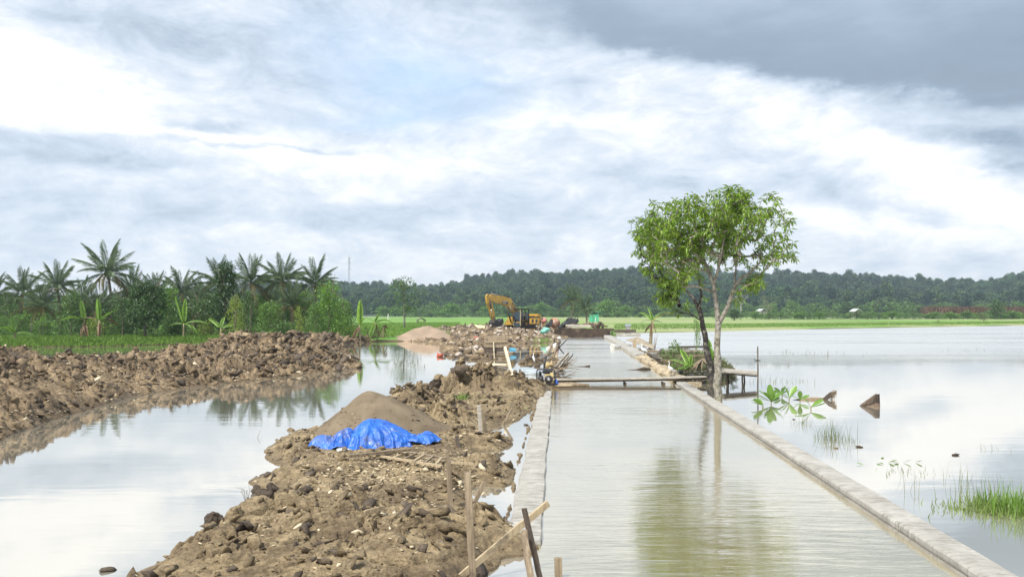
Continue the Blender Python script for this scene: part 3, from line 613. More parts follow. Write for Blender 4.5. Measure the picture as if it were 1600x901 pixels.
for k in range(45):
    px = rnd.uniform(684, 765); py = rnd.uniform(553, 560); q = P(px, py) - P(710, 557)
    link('mud_clod', rock_me(rnd.randrange(14), rnd.choice([MUD_DARK, MUD_BANK])), isl2, (q.x, q.y, rnd.uniform(-0.05, 0.12)), (rnd.uniform(-1, 1), rnd.uniform(-1, 1), rnd.uniform(0, 6)), rnd.uniform(0.15, 0.5))
q = P(840, 573); l = tag(link('mud_lump', lump(51, (0.45, 0.4, 0.3), MUD_DARK), None, (q.x, q.y, 0.05)), 'single dark clay lump alone in the water in front of the islet', 'mud lump')

# distant sand heap by the field
q = Q(664, 509, 86); AA, RR = np.meshgrid(np.linspace(0, 2 * math.pi, 80), np.linspace(0, 1, 30))
hx = q.x + np.cos(AA) * RR * 4.6; hy = q.y + np.sin(AA) * RR * 3.0
hz = 0.15 + (q.z - 0.1) * (1 - sst(RR ** 0.85, 0, 1.0)) * (1 + 0.0 * RR) + 0.28 * fbm(hx * 0.8, hy * 0.8, 4, 71) * (1 - RR) * 1.5
hz = np.where(RR > 0.98, -0.2, hz)
SANDP = simple('far_sand', (0.27, 0.20, 0.14), 0.95, 0.2, 0.8, bump=0.5, bd=0.05, vec='p')
tag(link('sand_heap', gridmesh('sand_heap', hx, hy, hz, SANDP)), 'low brown sand heap with two humps in front of the bright green field', 'sand heap')

# ------------------------------------------------------------------ kerb walls of the flooded road
CONC = MT('concrete'); m = CONC
n1_ = m.noise(2.2, 6, 0.65); n2_ = m.noise(5, 6, 0.7, stretch=(0.5, 3.2, 1), dist=0.6); n3_ = m.noise(45, 4, 0.7)
c = m.mix(m.rng(n1_, 0.3, 0.68), (0.27, 0.255, 0.225), (0.43, 0.415, 0.375)); c = m.mix(m.rng(n2_, 0.50, 0.60, 0, 0.65), c, (0.17, 0.155, 0.13)); c = m.mix(m.rng(n3_, 0.3, 0.5, 0.3, 0), c, (0.22, 0.19, 0.15))
_s2 = m.new('ShaderNodeSeparateXYZ'); m.l.new(m.pos, _s2.inputs[0]); c = m.mix(m.rng(_s2.outputs[2], 0.015, 0.06, 0.7, 0), c, (0.16, 0.135, 0.095))
m.set(c, 0.85, m.bump(n3_, 0.4, 0.01, m.bump(n2_, 0.7, 0.03)), spec=0.3); CONC = m.m
def wall_seg(name, parent, fx, y0, y1, wd, z, side, seed, step=0.09, wav=0.02, mat=None, base=-0.6):
    """kerb between y0 and y1 with ragged, hand-floated edges; side=+1 means the wall lies to +x of its inner line"""
    ys = np.linspace(y0, y1, max(3, int((y1 - y0) / step))); x0 = fx(ys)
    e1 = wav * fbm(ys * 1.3, ys * 0 + seed, 4, seed) * 1.6; e2 = wav * 1.6 * fbm(ys * 1.1, ys * 0 + seed + 5, 4, seed + 1) * 1.6
    t = [(0.0, base, e1 * 0.6), (0.0, z - 0.03, e1), (0.018, z - 0.005, e1), (wd * 0.3, z + 0.006, 0), (wd * 0.65, z + 0.002, 0), (wd - 0.03, z - 0.008, e2), (wd, z - 0.04, e2), (wd, base, e2)]
    V = []; n = len(t)
    for k, (o, zz, ee) in enumerate(t):
        zn = 0.005 * fbm(ys * 2.5, ys * 0 + k * 0.7, 3, seed + 7) if 0 < k < n - 1 else 0
        V.append(np.stack([x0 + side * o + ee, ys, np.full(len(ys), zz) + zn], -1))
    v = np.concatenate(V); m_ = len(ys); f = []
    for k in range(n - 1):
        for i in range(m_ - 1):
            q = (k * m_ + i, k * m_ + i + 1, (k + 1) * m_ + i + 1, (k + 1) * m_ + i); f.append(q if side < 0 else q[::-1])
    f.append(tuple(k * m_ for k in range(n))); f.append(tuple(k * m_ + m_ - 1 for k in reversed(range(n))))
    return link(name, mesh(name, [tuple(a) for a in v], f, mat or CONC, False), parent)
lw = thing('kerb_wall', 'flat pale concrete kerb along the left edge of the flooded road, beside the mud', 'kerb wall')
for a, b, s_ in [(10.25, 13.2, 1), (13.212, 20.1, 2), (20.112, 29.9, 3)]: wall_seg('concrete_segment', lw, xl, a, b, 0.46, 0.085, -1, s_, wav=0.022)
rw = thing('kerb_wall', 'long straight pale concrete kerb on the right of the flooded road, foreground to the plank bridge', 'kerb wall')
for a, b, s_ in [(6.0, 10.9, 11), (10.912, 17.3, 12), (17.312, 25.0, 13), (25.012, 33.0, 14)]:
    wall_seg('concrete_segment', rw, xr, a, b, 0.44, 0.14, 1, s_, wav=0.012)
wall_seg('footing_ledge', rw, lambda y: xr(y) - 0.07, 6.0, 33.0, 0.066, 0.035, 1, 19, wav=0.008)
fw = thing('kerb_wall', 'far rough kerb on the right of the flooded road, from the egrets to the dark formwork', 'kerb wall')
for a, b, s_ in [(52.5, 66, 21), (66.03, 82, 22), (82.03, 97.0, 23)]: wall_seg('concrete_segment', fw, xr, a, b, 0.85, 0.28, 1, s_, 0.25, 0.12)
sw = thing('stone_wall', 'rough row of mossy stone blocks edging the flooded road beyond the plank bridge, egrets on it', 'stone wall')
WALLST = simple('wall_stone', (0.34, 0.28, 0.19), 0.9, 0.4, 3.5, bump=0.8, bd=0.03, vec='p', rust=(0.10, 0.075, 0.05))
_blk = []
for k in range(6):
    me_ = lump(300 + k, (1.0, 0.36, 0.42), WALLST, 0.0, 2, 'block'); _blk.append(me_)
yy = 33.7
while yy < 52.2:
    st_ = rnd.uniform(0.30, 0.40); x0 = float(xr(yy))
    link('stone_block', _blk[rnd.randrange(6)], sw, (x0 + 0.42, yy, 0.06 + rnd.uniform(-0.02, 0.05)), (rnd.uniform(-.08, .08), rnd.uniform(-.06, .06), rnd.uniform(-.12, .12)), (rnd.uniform(0.95, 1.15), 1.15, 1.25))
    yy += st_
fill = wall_seg('mortar_fill', sw, lambda y: xr(y) + 0.14, 33.2, 52.4, 0.95, 0.10, 1, 29, 0.12, 0.06, WALLST)
# ------------------------------------------------------------------ vegetation kit
LF_TREE = leaf_mat('leaf_tree', (0.075, 0.15, 0.016), (0.165, 0.27, 0.030), 0.35, (0.32, 0.16, 0.03), 0.5, scale=1.2)
LF_DARK = leaf_mat('leaf_dark', (0.042, 0.090, 0.024), (0.115, 0.195, 0.05), 0.25, scale=0.5)
LF_MID = leaf_mat('leaf_mid', (0.07, 0.14, 0.03), (0.16, 0.27, 0.06), 0.3, scale=0.5)
LF_BRIGHT = leaf_mat('leaf_bright', (0.09, 0.19, 0.025), (0.18, 0.33, 0.045), 0.35, scale=0.6)
LF_YELLOW = leaf_mat('leaf_yellowish', (0.13, 0.19, 0.025), (0.26, 0.33, 0.05), 0.35, scale=0.6)
LF_GREY = leaf_mat('leaf_greygreen', (0.13, 0.17, 0.075), (0.20, 0.25, 0.11), 0.3, scale=0.4)
LF_FOREST = leaf_mat('leaf_forest', (0.030, 0.074, 0.036), (0.10, 0.18, 0.058), 0.2, scale=0.03, rand=0.8, rough=0.6, spec=0.2, big=(0.0045, (0.026, 0.062, 0.040), (0.11, 0.165, 0.07)))
LF_PALM = leaf_mat('leaf_palm', (0.07, 0.12, 0.05), (0.22, 0.29, 0.145), 0.25, scale=0.6, rough=0.4, spec=0.5)
LF_PALMOLD = leaf_mat('leaf_palm_old', (0.13, 0.12, 0.045), (0.24, 0.21, 0.10), 0.2, scale=0.6)
LF_BANANA = leaf_mat('leaf_banana', (0.12, 0.24, 0.03), (0.24, 0.40, 0.06), 0.4, scale=1.5, rough=0.35)
LF_BROWN = leaf_mat('leaf_dead', (0.12, 0.075, 0.035), (0.26, 0.17, 0.09), 0.2, scale=3)
LF_YGOLD = leaf_mat('leaf_golden', (0.45, 0.30, 0.03), (0.62, 0.42, 0.06), 0.35, scale=3)
GRASS = leaf_mat('grass_blade', (0.12, 0.23, 0.03), (0.24, 0.38, 0.07), 0.35, scale=2)
GRASS_D = leaf_mat('grass_dull', (0.10, 0.13, 0.04), (0.20, 0.21, 0.09), 0.3, scale=3)
REED = leaf_mat('reed_brown', (0.13, 0.075, 0.045), (0.22, 0.14, 0.08), 0.2, scale=0.2)
BARK_PALE = MT('bark_pale'); m = BARK_PALE; n = m.noise(9, 6, 0.7); n2 = m.noise(3, 4, 0.6, stretch=(1, 1, 0.5))
c = m.ramp(n, [(0.38, (0.08, 0.07, 0.055)), (0.46, (0.18, 0.16, 0.13)), (0.6, (0.32, 0.30, 0.25))]); c = m.mix(m.rng(n2, 0.55, 0.68), c, (0.14, 0.13, 0.07)); m.set(c, 0.9, m.bump(n, 0.7, 0.02)); BARK_PALE = m.m
BARK_DARK = MT('bark_dark'); m = BARK_DARK; n = m.noise(7, 6, 0.7)
c = m.ramp(n, [(0.42, (0.018, 0.015, 0.012)), (0.54, (0.05, 0.042, 0.034)), (0.66, (0.27, 0.25, 0.21))]); m.set(c, 0.9, m.bump(n, 0.8, 0.02)); BARK_DARK = m.m
BARK = simple('bark_brown', (0.15, 0.125, 0.095), 0.9, 0.4, 5, bump=0.6, bd=0.03)
BARK_BAN = simple('banana_stem', (0.24, 0.21, 0.11), 0.7, 0.4, 6, stretch=(1, 1, 0.2), rust=(0.12, 0.075, 0.045))

def cards(c, d, nrm, ln, wd, fold=0.25, curl=0.0):
    """leaf blades: base c, direction d, normal nrm -> 2 triangles each side of the midrib"""
    d = d / (np.linalg.norm(d, axis=1, keepdims=True) + 1e-9); s = np.cross(d, nrm); s /= (np.linalg.norm(s, axis=1, keepdims=True) + 1e-9); u = np.cross(s, d)
    ln = np.asarray(ln).reshape(-1, 1) * np.ones((len(c), 1)); wd = np.asarray(wd).reshape(-1, 1) * np.ones((len(c), 1))
    tip = c + d * ln - u * ln * curl; mid = c + d * ln * 0.45
    l = mid + s * wd * 0.5 + u * wd * fold; r = mid - s * wd * 0.5 + u * wd * fold
    v = np.stack([c, l, tip, r], 1).reshape(-1, 3); b = np.arange(len(c))[:, None] * 4
    f = np.concatenate([b + np.array([[0, 2, 1]]), b + np.array([[0, 3, 2]])])
    return v, f
def rdir(g, n): v = g.normal(size=(n, 3)); return v / np.linalg.norm(v, axis=1, keepdims=True)
def crown_mesh(name, seed, clumps, per, ln, wd, mat, droop=0.25, core=None):
    """leaves spread over the outsides of many small clumps"""
    g = np.random.default_rng(seed); C = []; D = []; 
    for (cx_, cy_, cz_, r) in clumps:
        n = max(6, int(per * r * r)); o = rdir(g, n); rr = r * (0.55 + 0.5 * g.random((n, 1)) ** 0.6)
        o2 = o.copy(); o2[:, 2] = np.abs(o2[:, 2]) * np.where(g.random(n) < 0.75, 1, -1)
        C.append(np.array([cx_, cy_, cz_]) + o2 * rr * np.array([1, 1, 0.75])); D.append(o2 * 0.8 + rdir(g, n) * 0.8 - np.array([0, 0, droop]))
    C = np.concatenate(C); D = np.concatenate(D); Nn = rdir(g, len(C)) * 0.5 + np.array([0, 0, 1.0])
    v, f = cards(C, D, Nn, ln * g.uniform(0.6, 1.25, len(C)), wd * g.uniform(0.7, 1.2, len(C)))
    return mesh(name, v, f, mat)
def clumps_for(seed, w_, h_, z0, kind='round', n=26, rs=(0.16, 0.30)):
    """clump centres filling an irregular crown of width w_, height h_ starting at z0"""
    r = random.Random(seed); out = []
    ph = [r.uniform(0, 6.28) for _ in range(4)]
    for k in range(n):
        t = (k + r.random()) / n; a = r.uniform(0, 6.283)
        if kind == 'round': prof = math.sin(math.pi * (0.12 + 0.80 * t)) ** 0.6
        elif kind == 'cone': prof = (1 - t) ** 0.75 * 0.98 + 0.10
        elif kind == 'dome': prof = math.cos(t * 1.45) ** 0.6
        elif kind == 'umbrella': prof = 0.35 + 0.65 * math.sin(math.pi * min(1, 0.2 + t * 0.7))
        else: prof = 1.0
        prof *= 1 + 0.22 * math.sin(a * 2 + ph[0]) + 0.15 * math.sin(a * 3 + ph[1] + t * 5)
        rad = w_ * 0.5 * prof * math.sqrt(r.uniform(0.05, 1)); cr_ = min(w_, h_) * r.uniform(*rs)
        rad = max(0, rad - cr_ * 0.5)
        out.append((rad * math.cos(a), rad * math.sin(a), z0 + h_ * (0.08 + 0.86 * t), cr_))
    return out
def blob_core(name, seed, w_, h_, z0, mat, kind):
    cl = clumps_for(seed + 5, w_ * 0.74, h_ * 0.8, z0 + h_ * 0.08, kind, 12, (0.16, 0.24)); mb = MB()
    ico = [Vector(v) for v in [(0, 0, 1), (0.89, 0, .45), (.28, .85, .45), (-.72, .53, .45), (-.72, -.53, .45), (.28, -.85, .45), (.72, .53, -.45), (-.28, .85, -.45), (-.89, 0, -.45), (-.28, -.85, -.45), (.72, -.53, -.45), (0, 0, -1)]]
    fc = [(0, 1, 2), (0, 2, 3), (0, 3, 4), (0, 4, 5), (0, 5, 1), (1, 6, 2), (2, 7, 3), (3, 8, 4), (4, 9, 5), (5, 10, 1), (6, 7, 2), (7, 8, 3), (8, 9, 4), (9, 10, 5), (10, 6, 1), (11, 7, 6), (11, 8, 7), (11, 9, 8), (11, 10, 9), (11, 6, 10)]
    for x, y, z, r in cl: mb.add([Vector((x, y, z)) + p * r * 0.8 for p in ico], fc)
    return mb.v, mb.f
def trunk_mb(seed, h_, r0, lean=0.1, limbs=4, top=0.75, w_=1.0, wob=0.05):
    r = random.Random(seed); mb = MB(); pts = []; x = y = 0
    for k in range(6):
        t = k / 5; x += r.uniform(-1, 1) * wob * h_ * (t > 0) * 0.3 + lean * h_ / 5 * (t > 0); y += r.uniform(-1, 1) * wob * h_ * 0.3 * (t > 0); pts.append(Vector((x, y, h_ * top * t - (0.25 if k == 0 else 0))))
    mb.tube(pts, [r0 * (1.25 if k == 0 else 1 - 0.13 * k) for k in range(6)], 7)
    for k in range(limbs):
        b = pts[2 + k % 4]; a = r.uniform(0, 6.28); d = Vector((math.cos(a), math.sin(a), r.uniform(0.6, 1.3))).normalized(); l = w_ * r.uniform(0.25, 0.45)
        mb.tube([b, b + d * l * 0.5 + Vector((0, 0, .03)), b + d * l + Vector((0, 0, l * 0.25))], [r0 * 0.5, r0 * 0.35, r0 * 0.15], 5)
    return mb
_tc = {}
def tree_kit(key, kind, mat, w_, h_, z0, trunk_r, per=60, leaf=(0.3, 0.14), bark=None, n=26, rs=(0.16, 0.30), limbs=4, lean=0.0, seed=0):
    if key not in _tc:
        cm = crown_mesh('crown', 1000 + seed, clumps_for(2000 + seed, w_, h_ - z0, z0, kind, n, rs), per, leaf[0], leaf[1], mat)
        tm = trunk_mb(3000 + seed, h_, trunk_r, lean, limbs, 0.8, w_).mesh('trunk', bark or BARK, True)
        _tc[key] = (cm, tm, h_, w_)
    return _tc[key]
def plant(name, label, cat, key, loc, width, height, rz=None, group=None, leafname='crown'):
    cm, tm, h_, w_ = _tc[key]; t = thing(name, label, cat, loc, rnd.uniform(0, 6.28) if rz is None else rz, group)
    sx, sz = width / w_, height / h_; link(leafname, cm, t, sc=(sx, sx, sz)); link('trunk', tm, t, sc=(sx, sx, sz)); return t

# ---- coconut palms: each frond a part
def frond_mesh(seed, L_, droop, mat, n=60, wl=1.02, ragged=0.08):
    g = np.random.default_rng(seed); t = np.linspace(0, 1, 12); 
    xs_ = L_ * (t - 0.12 * droop * t ** 3); zs = L_ * (0.0 * t - droop * 0.75 * t ** 2.2)
    mb = MB(); mb.tube([(xs_[i], 0, zs[i]) for i in range(12)], [0.05 * (1 - 0.85 * k) for k in t], 4)
    tt = np.repeat(np.linspace(0.12, 1.0, n), 2); sd_ = np.tile([1, -1], n); tt = np.clip(tt + g.uniform(-.012, .012, len(tt)), 0, 1)
    keep = g.random(len(tt)) > ragged; tt = tt[keep]; sd_ = sd_[keep]
    C = np.stack([np.interp(tt, t, xs_), 0 * tt, np.interp(tt, t, zs)], -1)
    tx = np.gradient(xs_, t); tz = np.gradient(zs, t); T = np.stack([np.interp(tt, t, tx), 0 * tt, np.interp(tt, t, tz)], -1); T /= np.linalg.norm(T, axis=1, keepdims=True)
    side = np.stack([0 * tt, sd_, 0 * tt], -1); up = np.cross(T, side) * sd_[:, None]; up[:, 2] = np.abs(up[:, 2])
    D = T * (0.45 + 0.6 * tt[:, None]) + side * 0.75 - np.array([0, 0, 1]) * (0.28 + 0.55 * g.random((len(tt), 1)))
    ln = wl * np.sin(np.pi * (0.16 + 0.74 * tt)) * g.uniform(0.75, 1.1, len(tt)); v, f = cards(C, D, side * 0.3 + np.array([[0.3, 0, 1.0]]), ln, 0.048, 0.1, 0.15)
    b = len(mb.v); vv = mb.v + [tuple(x) for x in v]; ff = mb.f + [tuple(int(b + i) for i in q) for q in f]
    return mesh('frond', vv, ff, mat)
FR = [frond_mesh(40 + i, 4.4, d, LF_PALM) for i, d in enumerate([0.22, 0.36, 0.52, 0.72, 0.95])]
FRO = [frond_mesh(50 + i, 4.2, d, LF_PALMOLD, ragged=0.3) for i, d in enumerate([0.9, 1.1])]
def palm_trunk(h_, seed):
    r = random.Random(seed); mb = MB(); pts = []; rad = []
    k_ = int(h_ / 0.35); lx = r.uniform(-.8, .8)
    for k in range(k_ + 1):
        t = k / k_; pts.append((lx * t * t, 0.3 * math.sin(t * 3) * r.choice([1]), h_ * t - (0.3 if k == 0 else 0))); rad.append((0.20 - 0.06 * t + (0.10 if k == 0 else 0)) * (1.08 if k % 2 else 0.95))
    mb.tube(pts, rad, 8); return mb, Vector(pts[-1])
def palm(label, px, pyc, Y, sc=1.0, seed=0, group='coconut palms', zg=0.3, nf=27, old=6):
    c = Q(px, pyc, Y); h_ = c.z - zg; r = random.Random(seed)
    mb, tp_ = palm_trunk(h_, seed); t = thing('coconut_palm', label, 'palm tree', (c.x - tp_.x, Y, zg), 0, group)
    mb.build('trunk', BARK, t, True)
    for k in range(nf):
        u = k / (nf - 1); elv = 86 - 104 * u ** 1.1 + r.uniform(-14, 14); a = k * 2.399 + r.uniform(-.2, .2)
        me = FR[min(4, max(0, int(u * 4.2 + r.uniform(-0.6, 0.9))))] if k < nf - old else FRO[k % 2]
        s_ = 0.80 * sc * r.uniform(0.85, 1.12); link('frond', me, t, tp_, (r.uniform(-.5, .5), -R(elv), a), s_)
    nut = MB()
    for k in range(7): a = k * 0.9; nut.lathe(tp_ + Vector((0.22 * math.cos(a), 0.22 * math.sin(a), -0.28)), [(0.02, -0.13), (0.10, -0.07), (0.12, 0.02), (0.07, 0.11), (0.01, 0.14)], 7)
    nut.build('coconuts', BARK_BAN, t, True); return t
for i, a in enumerate([
        ('coconut palm at the far left edge, half out of the photo', -14, 466, 96, 0.9), ('short coconut palm, leftmost whole crown of the palm row', 36, 458, 97, 0.95), ('coconut palm with a dark upright crown, second whole palm from the left', 88, 449, 93, 0.95),
        ('tallest coconut palm, its crown standing highest above the left grove', 168, 427, 94, 1.15), ('coconut palm just right of the tallest one, fronds tangled', 207, 458, 100, 0.95), ('coconut palm with a thin crown behind the round dark tree', 243, 456, 104, 0.8),
        ('coconut palm right of the round dark tree, feathery crown', 283, 457, 94, 0.95), ('coconut palm with dark drooping fronds low behind the grove', 318, 466, 104, 0.8), ('coconut palm whose crown peeks out behind the tall dark cone tree', 342, 442, 99, 0.95),
        ('coconut palm just right of the tall dark cone tree', 393, 442, 92, 0.98), ('coconut palm with a raised full crown in the middle of the right group', 441, 440, 94, 1.02), ('last coconut palm of the row, nearest the telecom mast', 493, 443, 95, 0.95)]):
    palm(*a, seed=i + 1)
for i, (px, py, Y) in enumerate([(62, 480, 90), (128, 470, 99), (150, 486, 92), (196, 486, 104), (306, 488, 92), (455, 478, 90), (425, 474, 99)]):
    palm(['low palm with drooping pale fronds between two taller palms on the left', 'palm crown left of the tallest palm, at half its height', 'low yellowish palm crown below the tallest palm', 'low palm crown just left of the round dark tree', 'low palm left of the tall dark cone tree', 'low palm with brown hanging fronds below the right palm group', 'low palm crown wedged between two tall palms of the right group'][i], px, py, Y, 0.85, seed=30 + i, nf=26, old=9)
palm('bushy brownish coconut palm standing in front of the far hill, left one', 893, 468, 175, 1.0, seed=50, group='palms before the hill', old=9, zg=0.4)
palm('short wide palm with upright fronds left of the green booth', 914, 483, 170, 1.0, seed=51, group='palms before the hill', old=3, zg=0.4)

# ---- broadleaf trees and bushes of the left grove
LF_DEEP = leaf_mat('leaf_deep', (0.022, 0.055, 0.014), (0.062, 0.118, 0.028), 0.2, scale=0.5)
tree_kit('mango', 'round', LF_DEEP, 8, 6.6, 1.4, 0.22, 62, (0.42, 0.20), n=44, seed=1)
tree_kit('mango2', 'round', LF_DARK, 8, 6.6, 1.0, 0.22, 34, (0.42, 0.20), n=30, seed=11)
tree_kit('cone', 'cone', LF_DEEP, 5.2, 9, 0.3, 0.2, 80, (0.34, 0.17), n=44, rs=(0.15, 0.24), seed=2)
tree_kit('smallcone', 'cone', LF_YELLOW, 3.6, 4.5, 0.2, 0.1, 90, (0.22, 0.11), n=30, rs=(0.14, 0.24), seed=3)
tree_kit('dome', 'dome', LF_BRIGHT, 5, 5, 0.1, 0.12, 50, (0.32, 0.16), n=34, seed=4)
tree_kit('domed', 'dome', LF_MID, 5, 5, 0.1, 0.12, 50, (0.32, 0.16), n=30, seed=5)
tree_kit('shrub', 'dome', LF_MID, 3, 2, 0.0, 0.06, 110, (0.24, 0.09), n=20, seed=6, limbs=2)
tree_kit('shruby', 'dome', LF_YELLOW, 3, 2, 0.0, 0.06, 110, (0.24, 0.09), n=18, seed=7, limbs=2)
tree_kit('shrubd', 'dome', LF_DARK, 3, 2, 0.0, 0.06, 110, (0.24, 0.10), n=20, seed=8, limbs=2)
tree_kit('papaya', 'umbrella', LF_BRIGHT, 3, 3, 2.0, 0.06, 120, (0.3, 0.16), n=18, rs=(0.12, 0.2), seed=9, limbs=2, bark=BARK_PALE)
tree_kit('shade', 'umbrella', LF_GREY, 8, 6, 1.4, 0.2, 40, (0.4, 0.2), n=34, rs=(0.12, 0.2), seed=10)
tree_kit('poplar', 'round', LF_DARK, 5.5, 9, 2.2, 0.18, 40, (0.36, 0.18), n=36, rs=(0.12, 0.22), seed=12, bark=BARK_PALE)
def at(label, name, cat, key, px, pytop, Y, wpx, zg=0.32, group=None, leafname='crown', dz=0.0):
    c = Q(px, pytop, Y); plant(name, label, cat, key, (c.x, Y, zg), wpx * Y / F, c.z - zg, group=group, leafname=leafname)
for a in [('round dark green tree with two trunks at the water edge before the palms', 'broadleaf_tree', 'tree', 'mango', 227, 447, 80, 92), ('lower dark tree leaning left of the round two-trunked tree', 'broadleaf_tree', 'tree', 'mango2', 192, 466, 84, 52),
          ('dark bushy tree behind the banana leaf, right of the round dark tree', 'broadleaf_tree', 'tree', 'mango2', 318, 470, 88, 60), ('tall dark conical tree rising to palm height in the grove', 'conical_tree', 'tree', 'cone', 352, 407, 84, 66),
          ('small bright yellow-green conical tree before the tall dark one', 'conical_tree', 'tree', 'smallcone', 367, 464, 76, 44), ('bright rounded tree near the right end of the left grove', 'broadleaf_tree', 'tree', 'dome', 513, 447, 80, 66),
          ('dense dark tree behind the bright rounded one', 'broadleaf_tree', 'tree', 'domed', 535, 470, 86, 44), ('brownish green bush mound between the conical and the rounded trees', 'broadleaf_bush', 'bush', 'domed', 422, 474, 80, 62),
          ('glowing yellow-green bush low in the grove', 'broadleaf_bush', 'bush', 'shruby', 467, 484, 77, 26), ('olive bush left of the bright rounded tree', 'broadleaf_bush', 'bush', 'domed', 492, 478, 79, 36),
          ('slender pale-stemmed papaya-like tree at the far left', 'papaya_tree', 'tree', 'papaya', 48, 488, 78, 44), ('second slender small tree left of the banana pair', 'papaya_tree', 'tree', 'papaya', 66, 500, 79, 30),
          ('lone dark tree with a thin trunk standing beside the bright green field', 'lone_tree', 'tree', 'poplar', 632, 434, 132, 52)]:
    at(*a)
LBL = ['dense low bush in the undergrowth of the left grove', 'low bush closing the undergrowth of the left grove']
TONE = {'shrub': 'low green bush', 'shrubd': 'low dark bush', 'domed': 'rounded green bush', 'shruby': 'low yellowish bush', 'mango2': 'tall dark leafy bush', 'edge1': 'mid green rounded', 'edge2': 'bright green domed', 'edge3': 'dark green rounded', 'edge4': 'low spreading green'}
MARKS = [(-40, 'near the left edge'), (36, 'below the leftmost palm'), (88, 'below the second palm from left'), (143, 'behind the two banana plants'), (190, 'left of the round two-trunked tree'), (228, 'behind the round two-trunked tree'), (286, 'by the single pale banana leaf'), (318, 'left of the tall conical tree'), (352, 'around the tall conical tree'), (395, 'right of the tall conical tree'), (442, 'below the middle palm of the right group'), (492, 'below the last palm'), (530, 'beside the bright rounded tree'), (566, 'at the last banana plants'),
         (632, 'behind the lone thin-trunked tree'), (700, 'between the lone tree and the excavator'), (775, 'behind the excavator arm'), (820, 'behind the excavator cab'), (862, 'behind the concrete mixers'), (903, 'behind the two low palms'), (945, 'right of the green booth'), (985, 'above the gate pier'), (1020, 'behind the golden banana leaf'), (1060, 'left of the dark leaning trunk'), (1105, 'between the two tree trunks'), (1147, 'beside the leafless grey tree'), (1190, 'by the small white hut'), (1240, 'just right of the pale round tree'), (1290, 'left of the open field shelter'), (1337, 'behind the open field shelter'), (1385, 'right of the open field shelter'), (1430, 'left of the brown reeds'), (1480, 'left of the reeds middle'), (1530, 'mid brown reeds'), (1580, 'near the right edge'), (1660, 'past the right edge')]
def near(px): return min(MARKS, key=lambda q: abs(q[0] - px))[1]
GB = 'undergrowth bushes of the left grove'
k = 0
for px in range(-60, 590, 17):
    for row in (0, 1):
        Y = 84 + row * 10 + rnd.uniform(-3, 3); top = (503 if row == 0 else 484) + rnd.uniform(-9, 9)
        if px > 540: top += 14
        if row and px > 560: continue
        ky = rnd.choice(['shrub', 'shrub', 'shrubd', 'domed', 'shruby', 'shrub'] if row == 0 else ['shrub', 'domed', 'shrubd']); at('%s %s %s' % (TONE[ky], 'in front,' if row == 0 else 'in the second row,', near(px)), 'undergrowth_bush', 'bush', ky, px + rnd.uniform(-6, 6), top, Y, rnd.uniform(30, 48), group=GB)
for i, px in enumerate([-40, 5, 60, 112, 140, 178, 262, 300, 330, 385, 412, 446, 478]):
    ky = ['domed', 'mango2', 'dome', 'domed'][i % 4]; at('%s broad tree among the palm trunks, %s' % ({'domed': 'mid green', 'mango2': 'dark green', 'dome': 'light green'}[ky], near(px)), 'grove_tree', 'tree', ky, px, [455, 463, 470, 458, 475, 466, 452, 470, 460][i % 9], 90 + (i % 3) * 4, [50, 44, 58][i % 3], group='broad trees among the palms')
for px in range(-60, 560, 30):
    ky = rnd.choice(['domed', 'mango2', 'shrubd']); at('%s deep in the grove %s' % (TONE[ky], near(px)), 'undergrowth_bush', 'bush', ky, px + rnd.uniform(-8, 8), 468 + rnd.uniform(-8, 10) + (12 if px > 520 else 0), 110 + rnd.uniform(-4, 4), rnd.uniform(50, 70), group='tall bushes deep in the left grove')

# ---- banana plants: every leaf a part
def banana_leaf(seed, L_, W_, droop, mat, tear=0.25):
    r = random.Random(seed); n = 16; vs = []; fs = []; mid = []
    for k in range(n + 1):
        t = k / n; x = L_ * (t - 0.18 * droop * t ** 3); z = L_ * (-droop * 0.8 * t ** 2.3); mid.append((x, z))
    for k in range(n + 1):
        t = k / n; w = 0.5 * W_ * (math.sin(math.pi * min(1, 0.10 + 0.90 * t)) ** 0.55 if t > 0.1 else 0.05 + t * 2) * (1 if k < n else 0.1)
        x, z = mid[k]; vs.append((x, 0, z))
        for s_ in (1, -1): 
            j = r.uniform(0.86, 1.0); vs.append((x + 0.12 * w, s_ * w * j, z - 0.10 * w + 0.0)); 
    for k in range(n):
        a = 3 * k; b = 3 * (k + 1)
        for s_ in (1, 2):
            if r.random() < tear * 0.5 and 2 < k < n - 2:      # a tear in the blade
                mb_ = len(vs); p = Vector(vs[b + s_]); q = Vector(vs[a + s_]); vs.append(tuple(p.lerp(q, 0.45) - Vector((0, 0, 0.02)))); fs.append((a, a + s_, mb_)); fs.append((a, mb_, b)) ; continue
            fs.append((a, a + s_, b + s_, b))
    mb = MB(); mb.v = vs; mb.f = fs; mb.tube([(x, 0, z - 0.012) for x, z in mid[::3]], [0.028, 0.022, 0.018, 0.012, 0.008, 0.004][:len(mid[::3])], 5)
    return mesh('leaf', mb.v, mb.f, mat, True)
BL = {}
